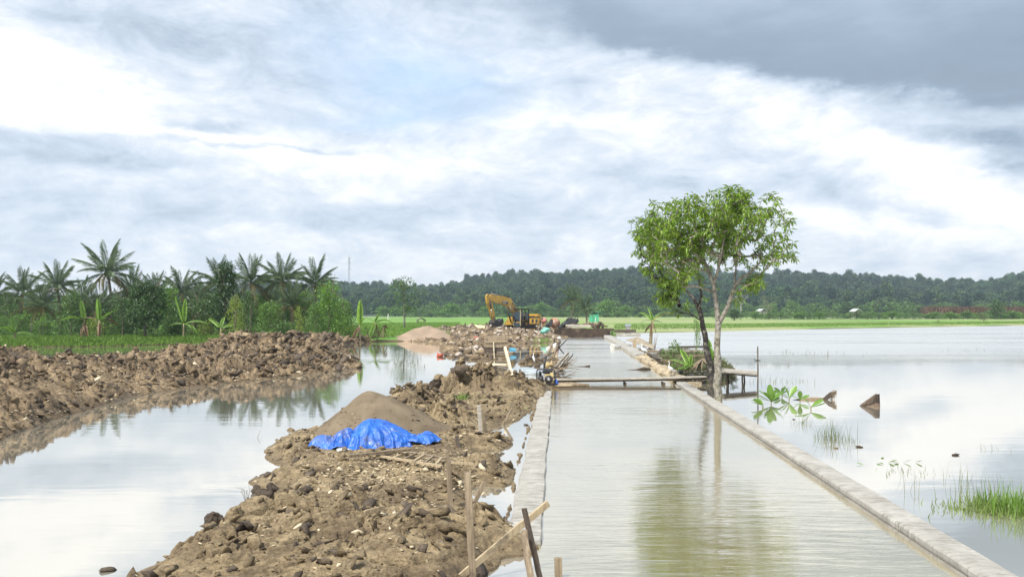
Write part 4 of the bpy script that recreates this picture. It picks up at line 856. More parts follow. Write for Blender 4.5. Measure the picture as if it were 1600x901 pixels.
def banana(name, label, loc, H_, leaves, cat='banana plant', group=None, r0=0.11, seed=0, lean=(0, 0), stemmat=None):
    """leaves: (azimuth deg, elevation deg, length, width, droop, material)"""
    t = thing(name, label, cat, loc, 0, group); mb = MB()
    mb.tube([(0, 0, -0.3), (lean[0] * .2, lean[1] * .2, H_ * 0.3), (lean[0] * .6, lean[1] * .6, H_ * .7), (lean[0], lean[1], H_)], [r0 * 1.25, r0, r0 * 0.8, r0 * 0.5], 10); mb.build('stem', stemmat or BARK_BAN, t, True)
    for k, (a, e, l, w_, dr, mt) in enumerate(leaves):
        key = (round(l, 1), round(w_, 1), round(dr, 1), mt.name, k % 3)
        if key not in BL: BL[key] = banana_leaf(seed + k, l, w_, dr, mt)
        link('leaf', BL[key], t, (lean[0], lean[1], H_ * (0.97 if e > 0 else 0.9)), (rnd.uniform(-.5, .5), -R(e), R(a)))
    return t
B = LF_BANANA; D_ = LF_BROWN
far_ban = [('banana plant with one broad upright leaf, left of the pair beside the pond', 132, 533, 500, 76, [(200, 85, 2.0, 1.0, 0.1, B), (170, 30, 2.2, .5, .7, B), (20, 25, 2.2, .5, .8, B), (300, -40, 1.6, .4, .5, D_), (250, -60, 1.6, .4, .3, D_)]),
           ('banana plant with two raised leaves, right of the pair beside the pond', 155, 532, 500, 76, [(150, 86, 2.2, .55, 0.1, B), (0, 45, 2.2, .6, .3, B), (200, 35, 2.0, .5, .9, D_), (60, 20, 1.8, .5, .8, D_), (300, -50, 1.6, .4, .3, D_)]),
           ('small banana plant with a pale upright leaf at the far left', 23, 536, 520, 74, [(200, 84, 2.0, .55, 0.1, B), (170, 40, 1.8, .5, .6, B), (10, 15, 2.0, .45, .8, B), (250, 50, 1.4, .4, .5, B)]),
           ('banana plant with a pale upright leaf right of the round dark tree', 287, 530, 505, 80, [(100, 84, 2.6, .65, 0.1, B), (170, 75, 3.0, .6, .1, B), (0, 25, 2.4, .5, .6, B), (190, 15, 2.0, .5, .8, B), (330, 5, 1.9, .45, .8, B)]),
           ('low banana plant sticking out of the undergrowth under the conical tree', 345, 528, 512, 76, [(160, 45, 1.8, .6, 0.3, B), (20, 30, 1.6, .5, .5, B), (100, 60, 1.5, .5, .3, B)]),
           ('banana plant with the tallest light leaf at the right end of the grove', 562, 527, 507, 80, [(80, 87, 2.6, .65, 0.1, B), (10, 25, 2.2, .5, .7, B), (170, 20, 2.0, .5, .8, B), (220, -50, 1.6, .45, .3, D_), (300, 50, 1.7, .5, .5, B)]),
           ('banana plant with hanging dark green leaves beside the bright field', 586, 527, 503, 84, [(170, 40, 2.2, .6, 0.6, B), (10, 30, 2.0, .6, .8, B), (250, -40, 1.8, .5, .3, B), (300, 60, 1.6, .5, .5, B), (60, -60, 1.6, .5, .2, D_)]),
           ('dead banana stem with withered leaves at the corner of the bright field', 599, 526, 508, 84, [(170, -50, 1.2, .4, 0.3, D_), (10, -60, 1.2, .4, .3, D_), (90, 20, 1.0, .4, .9, D_)])]
for i, (lb_, px, pyb, pyt, Y, lv) in enumerate(far_ban):
    c = Q(px, pyt, Y); banana('banana_plant', lb_, (c.x, Y, 0.3), c.z - 0.3, lv, seed=60 + i, group='banana plants of the left grove')

# ---- grass strip on the far bank and other grass stuff
def blades(n, poly, zf, h, w_, seed, lean=0.5, per=1, flat=0.3):
    g = np.random.default_rng(seed); p = rand_in(poly, n, g); z = zf(p[:, 0], p[:, 1]); C = np.stack([p[:, 0], p[:, 1], z - 0.02], -1)
    C = C[z > -0.05]; D = g.normal(size=(len(C), 3)) * lean; D[:, 2] = 1; s_ = rdir(g, len(C)); s_[:, 2] = 0
    return cards(C, D, s_, h * g.uniform(0.5, 1.3, len(C)), w_ * g.uniform(.7, 1.3, len(C)), 0.1, 0.3)
def strip(pxs, Y0, Y1): return [tuple(P(px, 0 + py)[:2]) for px, py in pxs]
gp = [tuple(P(*q)[:2]) for q in [(-200, 549), (0, 543.5), (150, 541.5), (290, 537.5), (420, 535)]] + [wp(430, 86), wp(200, 84), wp(0, 80), wp(-200, 76)]
v, f = blades(42000, gp, land_z, 0.42, 0.05, 81, 0.6)
tag(link('bank_grass', mesh('bank_grass', v, f, GRASS)), 'bright green grass strip along the far pond bank before the palms', 'grass', kind='stuff')
gp2 = [tuple(P(*q)[:2]) for q in [(560, 533), (620, 532), (700, 531)]] + [wp(720, 200), wp(540, 190)]
v, f = blades(20000, gp2, land_z, 0.35, 0.07, 82, 0.5)
tag(link('field_grass', mesh('field_grass', v, f, GRASS)), 'bright green rice grass in the field left of the excavator', 'grass', kind='stuff')
gp3 = [tuple(P(*q)[:2]) for q in [(960, 519), (1240, 514), (1600, 508), (1800, 505)]] + [wp(1800, 260), wp(960, 170)]
v, f = blades(30000, gp3, land_z, 0.30, 0.09, 83, 0.6)
tag(link('field_grass', mesh('field_grass', v, f, GRASS)), 'green grass of the flat shore beyond the right-hand pond', 'grass', kind='stuff')

# ---- wooded hills: crowns as one mass (geometry nodes), edge trees singly
def forest_crown(seed, w_, h_, z0, kind):
    cl = clumps_for(seed, w_, h_ - z0, z0, kind, 22, (0.15, 0.27)); g = np.random.default_rng(seed)
    me = crown_mesh('forest_crown', seed, cl, 11, 1.5, 0.85, LF_FOREST, 0.1)
    v2, f2 = blob_core('x', seed, w_, h_ - z0, z0, None, kind); v = [tuple(x.co) for x in me.vertices]; f = [tuple(p.vertices) for p in me.polygons]; b = len(v)
    tr = MB().tube([(0, 0, -2), (0.2, 0, h_ * 0.7)], [0.28, 0.18], 5); b2 = b + len(v2)
    nm = mesh('forest_crown', v + list(v2) + tr.v, f + [tuple(b + i for i in q) for q in f2] + [tuple(b2 + i for i in q) for q in tr.f], LF_FOREST)
    nm.materials.append(BARK_PALE)
    for p in nm.polygons[len(f) + len(f2):]: p.material_index = 1
    return nm
FC = [forest_crown(500 + i, w_, h_, z0, k_) for i, (w_, h_, z0, k_) in enumerate([(9, 11, 2, 'round'), (11, 9, 2, 'dome'), (7, 12, 3, 'round'), (10, 13, 6, 'umbrella'), (6, 14, 7, 'round'), (12, 10, 1, 'round')])]
fcol = bpy.data.collections.new('forest_tree_shapes')
for i, me in enumerate(FC): fcol.objects.link(bpy.data.objects.new('forest_tree_%s' % 'abcdefgh'[i], me))
g = np.random.default_rng(9); pts = []
Yf = 470.0
while Yf < 935:
    sp_ = 6.6 + (Yf - 470) * 0.004; xs_ = np.arange(-0.62 * Yf, 0.80 * Yf, sp_); xs_ = xs_ + g.uniform(-3, 3, len(xs_)); ys_ = Yf + g.uniform(-3, 3, len(xs_)); pts.append(np.stack([xs_, ys_], -1)); Yf += sp_ * (1.0 + 0.3 * (Yf - 470) / 460)
pts = np.concatenate(pts); hz_ = hill_z(pts[:, 0], pts[:, 1]); ok = (hz_ > 1.2) | (pts[:, 1] > 478); pts = pts[ok]; hz_ = hz_[ok]
pm = bpy.data.meshes.new('forest'); pm.vertices.add(len(pts)); pm.vertices.foreach_set('co', np.stack([pts[:, 0], pts[:, 1], hz_ - 0.5], -1).astype(np.float32).ravel())
def attr(me, nm, ty, arr):
    a = me.attributes.new(nm, ty, 'POINT'); a.data.foreach_set('vector' if ty == 'FLOAT_VECTOR' else 'value', np.asarray(arr).ravel())
n_ = len(pts); idx = g.choice([0, 1, 2, 3, 4, 5], n_, p=[.26, .26, .14, .08, .06, .20]); tall = g.random(n_) < 0.03
sc_ = (0.42 + 0.7 * g.random(n_) ** 1.5) * np.where(tall, 1.4, 1.0) * np.clip(0.70 + (pts[:, 1] - 470) / 200, 0.6, 1.0)
attr(pm, 'pick', 'INT', idx.astype(np.int32)); attr(pm, 'sc', 'FLOAT', sc_.astype(np.float32))
attr(pm, 'rot', 'FLOAT_VECTOR', np.stack([0 * sc_, 0 * sc_, g.uniform(0, 6.28, n_)], -1).astype(np.float32)); pm.update()
fo = tag(link('forest', pm), 'dense green forest covering the low hills on the horizon', 'forest', kind='stuff')
ng = bpy.data.node_groups.new('forest_points', 'GeometryNodeTree'); ng.interface.new_socket('Geometry', in_out='INPUT', socket_type='NodeSocketGeometry'); ng.interface.new_socket('Geometry', in_out='OUTPUT', socket_type='NodeSocketGeometry')
gi = ng.nodes.new('NodeGroupInput'); go = ng.nodes.new('NodeGroupOutput'); ip = ng.nodes.new('GeometryNodeInstanceOnPoints'); ci = ng.nodes.new('GeometryNodeCollectionInfo'); m2p = ng.nodes.new('GeometryNodeMeshToPoints')
ci.inputs['Collection'].default_value = fcol; ci.inputs['Separate Children'].default_value = True; ci.inputs['Reset Children'].default_value = True
def nattr(nm, ty):
    a = ng.nodes.new('GeometryNodeInputNamedAttribute'); a.data_type = ty; a.inputs['Name'].default_value = nm; return a.outputs[0]
ip.inputs['Pick Instance'].default_value = True
ng.links.new(gi.outputs[0], m2p.inputs[0]); ng.links.new(m2p.outputs[0], ip.inputs['Points']); ng.links.new(ci.outputs[0], ip.inputs['Instance']); ng.links.new(nattr('pick', 'INT'), ip.inputs['Instance Index'])
ng.links.new(nattr('rot', 'FLOAT_VECTOR'), ip.inputs['Rotation']); ng.links.new(nattr('sc', 'FLOAT'), ip.inputs['Scale']); ng.links.new(ip.outputs[0], go.inputs[0])
md = fo.modifiers.new('forest', 'NODES'); md.node_group = ng

tree_kit('edge1', 'round', LF_MID, 8, 7, 0.6, 0.2, 12, (0.9, 0.5), n=30, seed=21); tree_kit('edge2', 'dome', LF_BRIGHT, 8, 7, 0.2, 0.2, 12, (0.9, 0.5), n=28, seed=22); tree_kit('edge3', 'round', LF_DARK, 8, 8, 1, 0.2, 12, (0.9, 0.5), n=30, seed=23)
tree_kit('edge4', 'dome', LF_MID, 8, 5, 0.0, 0.2, 14, (0.8, 0.4), n=30, seed=24)
px = 600.0
GE = 'trees along the foot of the hills'
while px < 1640:
    Y = rnd.uniform(425, 450); top = 476 + rnd.uniform(-5, 8)
    ky = rnd.choice(['edge1', 'edge2', 'edge3', 'edge1', 'edge4']); at('%s tree at the hill foot %s' % (TONE[ky], near(px)), 'edge_tree', 'tree', ky, px, top, Y, rnd.uniform(24, 40), 0.6, GE); px += rnd.uniform(11, 18)
GS = 'scrub bushes on the far side of the fields'
px = 640.0
while px < 1640:
    Y = rnd.uniform(395, 415) if px < 1180 else rnd.uniform(300, 330); top = (490 if px < 1180 else 489.5) + rnd.uniform(-3, 2)
    ky = rnd.choice(['edge4', 'edge1', 'edge2', 'edge4']); at('%s scrub bush at the field edge %s' % (TONE[ky], near(px)), 'scrub_bush', 'bush', ky, px, top, Y, rnd.uniform(16, 30), 0.5, GS); px += rnd.uniform(8, 15) if px < 1180 else rnd.uniform(7, 12)
for a in [('pale grey-green rounded tree right of the small white hut', 'pale_tree', 'tree', 'shade', 1200, 462, 330, 36), ('round dark green bush left of the small white hut', 'broadleaf_bush', 'bush', 'edge3', 1147, 484, 260, 26), ('round bush at the foot of the pale tree trunk', 'broadleaf_bush', 'bush', 'edge1', 1122, 487, 262, 20),
          ('small grey leafless bush at the far shoreline near the right edge', 'dry_bush', 'bush', 'shade', 1537, 490, 188, 17), ('small green bush standing on the far shore grass', 'shore_bush', 'bush', 'shrub', 1466, 500, 200, 12), ('dark green round tree before the brown reed bed', 'broadleaf_tree', 'tree', 'edge3', 1556, 470, 300, 26)]:
    at(*a[:3], a[3], *a[4:], zg=0.4)
# grey leafless tree behind the pond
bt = thing('bare_tree', 'grey leafless branching tree behind the pond right of the pale forked trunk', 'tree', tuple(Q(1158, 490, 300)), 0); mb = MB()
def twigs(mb, p, d, l, r_, dep, rr):
    e = p + d * l; mb.tube([p, p + d * l * .5 + Vector((rr.uniform(-1, 1), 0, 0)) * l * .05, e], [r_, r_ * .85, r_ * .65], 5)
    if dep > 0:
        for _ in range(rr.choice([2, 3])):
            nd = (d + Vector((rr.uniform(-.8, .8), rr.uniform(-.8, .8), rr.uniform(-.05, .5)))).normalized(); twigs(mb, e, nd, l * rr.uniform(.6, .8), r_ * .6, dep - 1, rr)
twigs(mb, Vector((0, 0, -0.5)), Vector((0, 0, 1)), 3.2, 0.2, 4, random.Random(4)); mb.build('branches', simple('grey_wood', (0.30, 0.29, 0.27), 0.9), bt, True)
# brown reed bed
rp = [wp(1450, 330), wp(1640, 330), wp(1660, 420), wp(1440, 420)]; v, f = blades(26000, rp, land_z, 4.2, 0.55, 91, 0.12)
tag(link('reed_bed', mesh('reed_bed', v, f, REED)), 'wide bed of tall brown reeds below the hills at the right edge', 'reeds', kind='stuff')
# pale strip of water / track behind the right field
PALE = simple('track_pale', (0.50, 0.47, 0.40), 0.7, 0.2, 0.2, vec='p')
def ribbon(name, pts, wd, z, mat):
    v = []; f = []
    for i, (x, y) in enumerate(pts): v += [(x, y - wd / 2, z(x, y - wd / 2)), (x, y + wd / 2, z(x, y + wd / 2))]
    for i in range(len(pts) - 1): f.append((2 * i, 2 * i + 2, 2 * i + 3, 2 * i + 1))
    return link(name, mesh(name, v, f, mat))
zf = lambda x, y: float(land_z(np.array([x]), np.array([y]))[0]) + 0.25
tag(ribbon('far_track', [wp(px_, 335) for px_ in range(1205, 1470, 12)], 26, zf, PALE), kind='structure')
tag(ribbon('far_track', [wp(px_, 408 ) for px_ in range(560, 760, 12)], 8, zf, PALE), kind='structure')
# ------------------------------------------------------------------ the two trees by the pond
def grow_tree(name, label, base, trunk, limbs, envel, nwh, seed, bark, leafmat, leaf=(0.225, 0.066), depth=2.4, npl=8, twist=0.14):
    """trunk/limbs: point lists with radii; envel: list of ((x,y,z) centre, (rx,ry,rz), weight); whorls of leaves at twig ends"""
    g = np.random.default_rng(seed); r = random.Random(seed)
    t = thing(name, label, 'tree', base); nodes = []; par = []; rad0 = []; mb = MB()
    def wig(pts):
        out = []
        for (a, ra), (b, rb_) in zip(pts[:-1], pts[1:]):
            a = Vector(a); b = Vector(b); n = max(2, int((b - a).length / 0.22)); ra *= .85; rb_ *= .85
            for k in range(n): out.append((a.lerp(b, k / n) + Vector((r.uniform(-1, 1), r.uniform(-1, 1), 0)) * ra * 0.25, ra + (rb_ - ra) * k / n))
        out.append((Vector(pts[-1][0]), pts[-1][1])); return out
    for path in [trunk] + limbs:
        w_ = wig(path); mb.tube([p for p, _ in w_], [q for _, q in w_], 10, wob=0.07)
        s0 = len(nodes)
        for k, (p, q) in enumerate(w_):
            nodes.append(p); rad0.append(q)
    NP = np.array([n[:] for n in nodes]); okn = NP[:, 2] > 2.2; start = NP[okn]
    pts = []; ws_ = np.array([e[2] for e in envel], float); ws_ /= ws_.sum()
    while len(pts) < nwh:
        e = envel[g.choice(len(envel), p=ws_)]; d = g.normal(size=3); d /= np.linalg.norm(d); q = np.array(e[0]) + d * np.array(e[1]) * g.uniform(0.25, 1.0) ** 0.55
        nz = vnoise(np.array([q[0] * 1.5 + seed]), np.array([q[2] * 1.5 + q[1]]), 5)[0] + 0.6 * vnoise(np.array([q[0] * 3.3 + seed]), np.array([q[2] * 3.3 - q[1]]), 6)[0]
        if nz < 0.055: continue
        pts.append(q)
    pts = np.array(pts); ctr = start.mean(0); order = np.argsort(np.linalg.norm(pts - ctr, axis=1))
    P_ = [p for p in start]; parent = [-1] * len(P_); seg = []
    ends = []
    for i in order:
        q = pts[i]; A_ = np.array(P_); d = np.linalg.norm(A_ - q, axis=1) + 0.25 * np.maximum(0, A_[:, 2] - q[2] + 0.1) * 2
        j = int(np.argmin(d)); a = A_[j]; L_ = np.linalg.norm(q - a); n = max(1, int(L_ / 0.35)); last = j
        for k in range(1, n + 1):
            s_ = k / n; p = a + (q - a) * s_ + np.array([0, 0, 0.10 * L_ * math.sin(math.pi * s_)]) + g.normal(size=3) * 0.02; P_.append(p); parent.append(last); last = len(P_) - 1
        ends.append((last, j))
    cnt = np.zeros(len(P_)); 
    for last, _ in ends: cnt[last] += 1
    for i in range(len(P_) - 1, -1, -1):
        if parent[i] >= 0: cnt[parent[i]] += cnt[i]
    tw = MB()
    for i in range(len(P_)):
        j = parent[i]
        if j >= 0:
            ra = min(0.085, 0.0075 * cnt[i] ** 0.46); rb_ = min(0.09, 0.0075 * max(cnt[i], min(cnt[j], cnt[i] * 1.6)) ** 0.46); tw.tube([P_[j], P_[i]], [rb_, ra], 4 if ra < 0.02 else 6, cap=False)
    C = []; D = []; LN = []; WD = []
    for last, _ in ends:
        p = np.array(P_[last]); q = np.array(P_[parent[last]]) if parent[last] >= 0 else p - [0, 0, 1]; ax = p - q; ax = ax / (np.linalg.norm(ax) + 1e-6) * 0.7 + np.array([0, 0, 0.5]); ax /= np.linalg.norm(ax)
        n = int(g.integers(npl - 3, npl + 3)); a0_ = g.uniform(0, 6.28); u = np.cross(ax, [0.3, 0.9, 0.1]); u /= np.linalg.norm(u); v_ = np.cross(ax, u)
        for k in range(n):
            th = a0_ + 6.283 * k / n + g.uniform(-.3, .3); rd_ = u * math.cos(th) + v_ * math.sin(th); C.append(p + ax * g.uniform(-0.13, 0.02) + rd_ * 0.015)
            D.append(rd_ * 0.9 + ax * g.uniform(-0.1, 0.5) - np.array([0, 0, g.uniform(0.1, 0.75)])); s_ = g.uniform(0.7, 1.2); LN.append(leaf[0] * s_); WD.append(leaf[1] * s_)
    C = np.array(C); D = np.array(D); v, f = cards(C, D, np.array([[0, 0, 1.0]]) + rdir(g, len(C)) * 0.25, np.array(LN), np.array(WD), 0.18, 0.22)
    mb.build('trunk', bark, t, True); link('twigs', mesh('twigs', tw.v, tw.f, bark), t); link('crown', mesh('crown', v, f, leafmat), t)
    return t
LF_MAIN = leaf_mat('leaf_main', (0.085, 0.17, 0.02), (0.26, 0.41, 0.045), 0.38, (0.42, 0.20, 0.04), 0.35, scale=1.6, rough=0.38)
YA = 28.0; b0 = P(1123, 624); b0 = Vector((b0.x, b0.y, 0)); YA = b0.y
def la(px, py, dy=0.0): q = Q(px, py, YA + dy) - b0; return (q.x, q.y, q.z)
kk = YA / F
trk = [(la(1123, 640), .19), (la(1122, 612), .165), (la(1121, 580), .145), (la(1120, 545), .125), (la(1121, 512), .115), (la(1122, 503), .11)]
limbA = [[(la(1122, 506), .11), (la(1119, 470, .1), .095), (la(1115, 444, .2), .085), (la(1108, 425, .3), .07), (la(1098, 402, .5), .05), (la(1085, 378, .7), .035)],
         [(la(1122, 508), .10), (la(1137, 478, -.1), .085), (la(1147, 448, -.2), .075), (la(1158, 434, -.3), .06), (la(1175, 424, -.5), .045), (la(1192, 405, -.7), .03)],
         [(la(1115, 444, .2), .06), (la(1122, 420, .0), .05), (la(1128, 390, -.3), .04), (la(1135, 350, -.3), .025)], [(la(1148, 446, -.2), .05), (la(1150, 415, .3), .04), (la(1158, 380, .6), .03)],
         [(la(1108, 425, .3), .04), (la(1088, 420, -.4), .03), (la(1066, 408, -.8), .02)]]
def en(px, py, rx, ry, dy, rd, wt): return (la(px, py, dy), (rx * kk * 1.10, rd * 1.1, ry * kk * 1.10), wt)
envA = [en(1125, 352, 74, 54, 0, 2.2, 3.2), en(1175, 358, 52, 52, -.2, 1.9, 2.2), en(1075, 350, 60, 44, .3, 1.9, 2.2), en(1045, 376, 46, 44, .5, 1.5, 1.3), en(1200, 395, 38, 26, 0, 1.2, .7), en(1135, 312, 44, 20, 0, 1.2, .7), en(1185, 322, 30, 22, 0, 1.0, .45), en(1185, 440, 26, 14, -.3, .8, .28), en(1100, 425, 55, 30, .2, 1.5, .8), en(1150, 455, 14, 14, 0, .5, .12), en(1140, 288, 10, 6, 0, .3, .05)]
grow_tree('pond_tree', 'leafy green tree with pale forked trunk standing in water by the kerb', b0, trk, limbA, envA, 1000, 3, BARK_PALE, LF_MAIN)
b1 = P(1114, 600); b1 = Vector((b1.x, b1.y, 0.05)); YA = b1.y; b0 = b1; kk = YA / F
trkB = [(la(1116, 612), .24), (la(1112, 590), .21), (la(1107, 560), .16), (la(1102, 530), .135), (la(1097, 502), .12), (la(1092, 482), .11), (la(1084, 466, .2), .08), (la(1070, 452, .3), .05), (la(1058, 430, .3), .03)]
limbB = [[(la(1092, 484), .08), (la(1096, 460, -.3), .06), (la(1092, 435, -.6), .045), (la(1080, 410, -.6), .03)], [(la(1097, 502), .04), (la(1080, 490, -.6), .03), (la(1062, 478, -.8), .018)]]
envB = [en(1052, 418, 46, 42, 0, 1.7, 2.4), en(1016, 388, 32, 36, 0, 1.2, 1.1), en(1032, 452, 26, 22, 0, 1.0, .3), en(1060, 480, 18, 9, -.3, .6, .1), en(1008, 360, 24, 26, 0, .9, .5), en(1075, 445, 34, 30, 0, 1.3, 1.2), en(1055, 462, 24, 22, -.2, 1.0, .55), en(1030, 340, 28, 30, .3, 1.0, .8)]
grow_tree('pond_tree', 'darker trunked leaning tree just left of and behind the pale forked one', b0, trkB, limbB, envB, 470, 4, BARK_DARK, LF_MAIN)
roots = MB()
for k in range(16):
    a = rnd.uniform(-2.9, 0.3); l = rnd.uniform(0.5, 1.2); roots.tube([(0, 0, 0.6), (math.cos(a) * l * .5, math.sin(a) * l * .5, rnd.uniform(.2, .45)), (math.cos(a) * l, math.sin(a) * l, -0.1)], [.05, .035, .02], 5)
rt = tag(roots.build('root_tangle', WOOD_OLD, None, True, loc=P(1098, 585)), 'tangle of pale bare roots and stems left of the dark trunk', 'roots'); rt.location.z = 0.15

# muddy islet under the trees, from the kerb to the trunks
ip_ = [tuple(P(*q)[:2]) for q in [(1006, 563), (1030, 552), (1060, 548), (1105, 552), (1130, 562), (1150, 578), (1148, 592), (1135, 600), (1122, 604), (1095, 600), (1062, 597), (1040, 585), (1022, 572)]]
def isl_z(x, y):
    d = sdf(ip_, x, y) + 0.3 * fbm(x * 1.5, y * 1.5, 3, 91); c1, e1 = chunk(x * 3, y * 3, 92); return np.where(d > 0, 0.16 * sst(d, 0, .7) + 0.08 * c1 * sst(d, 0, .3) + 0.05 * fbm(x * 4, y * 4, 3, 93), d * .7)
X, Y = np.meshgrid(np.linspace(5, 12.5, 190), np.linspace(29, 66, 330)); Z = isl_z(X, Y)
bank4 = tag(link('tree_islet', gridmesh('tree_islet', X, Y, Z, MUD_DARK, Z > -0.1, False)), kind='structure')
v, f = blades(2600, ip_, isl_z, 0.28, 0.03, 94, 0.7); tag(link('islet_grass', mesh('islet_grass', v, f, GRASS_D)), 'short weeds on the muddy islet under the trees', 'grass', kind='stuff')

# ------------------------------------------------------------------ bananas and shrubs near the kerb
banana('banana_plant', 'banana plant with brown hanging leaves and one golden leaf beside the tilted board', (P(1016, 544).x, P(1016, 544).y, 0), Q(1016, 500, 66).z, [(150, 50, 1.5, .35, .5, B), (110, 70, 1.4, .3, .3, B), (30, 55, 1.5, .35, .5, B), (200, 20, 1.3, .3, .8, B), (0, 45, 1.9, .45, .55, LF_YGOLD), (10, 5, 1.6, .4, .8, B), (180, -40, 1.1, .35, .3, D_), (240, -55, 1.2, .35, .2, D_), (320, -60, 1.0, .3, .2, D_), (140, -70, 1.2, .35, .1, D_)], r0=0.14, seed=90, lean=(0.2, 0))
banana('banana_plant', 'low banana plant with wide green leaves on the islet left of the trunks', tuple(P(1077, 583)), 0.35, [(120, 60, 1.15, .32, .3, B), (160, 35, 1.1, .3, .4, B), (200, -5, 1.2, .3, .5, B), (60, 60, .8, .25, .3, B), (20, 35, .9, .28, .5, B), (340, 15, .8, .25, .6, B), (250, 20, .9, .28, .6, B)], r0=0.07, seed=91)
banana('banana_plant', 'young banana plant with upright light leaves between the two tree trunks', tuple(P(1110, 588)), 0.7, [(100, 80, 1.1, .32, .1, B), (20, 70, 1.0, .3, .2, B), (180, 60, .9, .28, .4, B), (300, 50, .8, .25, .5, B)], r0=0.06, seed=92)
tree_kit('weed', 'dome', LF_MID, 1.4, 1.0, 0.0, 0.02, 420, (0.2, 0.06), n=14, seed=61, limbs=1); tree_kit('weedb', 'dome', LF_BRIGHT, 1.4, 1.0, 0.0, 0.02, 420, (0.14, 0.04), n=14, seed=62, limbs=1)
for a in [('dense dark green leafy clump on the timber stack left of the trunks', 'leafy_clump', 'plant', 'weed', 1052, 537, 47, 42), ('feathery light green weed clump at the timber end near an egret', 'leafy_clump', 'plant', 'weedb', 1056, 567, 39, 26),
          ('small green bush hanging around the pale trunk behind the pond', 'leafy_clump', 'plant', 'weed', 1088, 494, 62, 16), ('low green leaves in the water right of the pale trunk base', 'leafy_clump', 'plant', 'weed', 1145, 588, 34, 18)]:
    at(*a, zg=0.05)

# small bare shrub with pinkish twigs by the banana etc.
def twig_bush(label, loc, h_, n, mat, r0=0.012, spread=0.5, name='twigs', cat='dry plant', seed=1):
    rr = random.Random(seed); mb = MB()
    for _ in range(n):
        a = rr.uniform(0, 6.28); s_ = rr.uniform(0.1, spread); top = Vector((math.cos(a) * s_, math.sin(a) * s_, h_ * rr.uniform(.6, 1))); mb.tube([(0, 0, -0.1), top * 0.5 + Vector((rr.uniform(-.1, .1), 0, 0.05)), top], [r0, r0 * .7, r0 * .4], 4)
    return tag(mb.build(name, mat, None, loc=loc), label, cat, kind='stuff')
twig_bush('two small bare saplings sticking out of the water beside the banana', P(1023, 545), 1.3, 5, WOOD_OLD, 0.02, 0.5, seed=4)
twig_bush('thin dry twigs in the water left of the mud, by the big clod', P(386, 783), 0.28, 9, WOOD_DARK, 0.004, 0.22, seed=5)
twig_bush('single bent twig standing alone in the left-hand pond', P(400, 684), 0.26, 1, WOOD_OLD, 0.006, 0.2, seed=8)
for i, (px, py, hh_, n) in enumerate([(1022, 522, 0.9, 6)]): pass

# ------------------------------------------------------------------ grass tufts standing in the right-hand pond
def tuft(label, px, py, h_, w_, n, mat, wd=0.012, seed=0, lean=0.35, name='grass_tuft', rd=None):
    g = np.random.default_rng(seed); q = P(px, py); rd = rd or w_
    C = np.stack([g.normal(size=n) * w_ * .5, g.normal(size=n) * rd * .5, np.full(n, -0.03)], -1); h__ = h_ * g.uniform(.35, 1.15, n); az_ = g.uniform(0, 6.283, n); ln_ = g.uniform(0, lean, n)
    d = np.stack([np.cos(az_) * ln_, np.sin(az_) * ln_, np.ones(n)], -1); d /= np.linalg.norm(d, axis=1, keepdims=True); bend = g.uniform(0.1, 0.9, n) ** 2; s_ = np.stack([-np.sin(az_), np.cos(az_), 0 * az_], -1); V = []; K = 5
    for k in range(K):
        t_ = k / (K - 1); p = C + d * (h__ * t_)[:, None] + np.stack([np.cos(az_), np.sin(az_), -0.8 * np.ones(n)], -1) * (h__ * bend * t_ ** 2.5 * 0.6)[:, None]; w__ = wd * (1 - t_ ** 1.5 * 0.92)
        V += [p - s_ * w__ / 2, p + s_ * w__ / 2]
    v = np.stack(V, 1).reshape(-1, 3); b = np.arange(n)[:, None] * (2 * K); f = np.concatenate([b + np.array([[2 * k, 2 * k + 1, 2 * k + 3, 2 * k + 2]]) for k in range(K - 1)])
    return tag(link(name, mesh(name, v, f, mat), None, tuple(q)), label, 'grass', kind='stuff')
GRASS_M = leaf_mat('grass_mid', (0.09, 0.16, 0.03), (0.20, 0.27, 0.07), 0.3, (0.30, 0.24, 0.10), 0.5, scale=3)
tuft('large dense clump of bright green grass at the right edge of the photo', 1568, 792, 0.25, 0.62, 480, GRASS_M, 0.014, 1, 0.5, rd=0.55)
tuft('low matted leafy grass at the base of the large clump', 1568, 797, 0.15, 0.75, 1400, GRASS_M, 0.02, 31, 1.0, rd=0.5)
tuft('taller grass half cut off by the right edge of the photo', 1600, 800, 0.5, 0.5, 320, GRASS, 0.016, 2, 0.5)
tuft('thin seeding stalks behind the large grass clump at right', 1530, 768, 0.5, 0.9, 70, GRASS_D, 0.007, 3, 0.25)
tuft('sparse grass blades with drifting green weed in front, nearest the kerb', 1420, 738, 0.13, 0.55, 60, GRASS_D, 0.010, 4, 0.8)
tuft('tall wispy grass tuft growing beside a short stub in the pond', 1303, 686, 0.55, 0.42, 95, GRASS_D, 0.010, 5, 0.5)
tuft('small wispy tuft between the broad-leaved plants and the kerb', 1254, 662, 0.32, 0.24, 34, GRASS_D, 0.008, 6, 0.6)
tuft('few thin stalks right of the tall wispy tuft', 1330, 690, 0.30, 0.3, 22, GRASS_D, 0.008, 7, 0.5)
tuft('sparse reeds far out behind the broad-leaved plants', 1226, 596, 0.35, 1.2, 55, GRASS_D, 0.014, 8, 0.5)
tuft('sparse reeds near the far bank beyond the spiky pole', 1270, 554, 0.5, 3.5, 60, GRASS_D, 0.02, 9, 0.5)
tuft('thin scattered stalks far right in the pond', 1545, 700, 0.2, 0.5, 10, GRASS_D, 0.008, 10, 0.5)
tuft('thin scattered stalks between spiky pole and far bank', 1200, 570, 0.3, 1.6, 30, GRASS_D, 0.014, 11, 0.5)
tuft('lone stalks in open water left of the right edge', 1505, 549, 0.4, 2.0, 14, GRASS_D, 0.02, 12, 0.5)
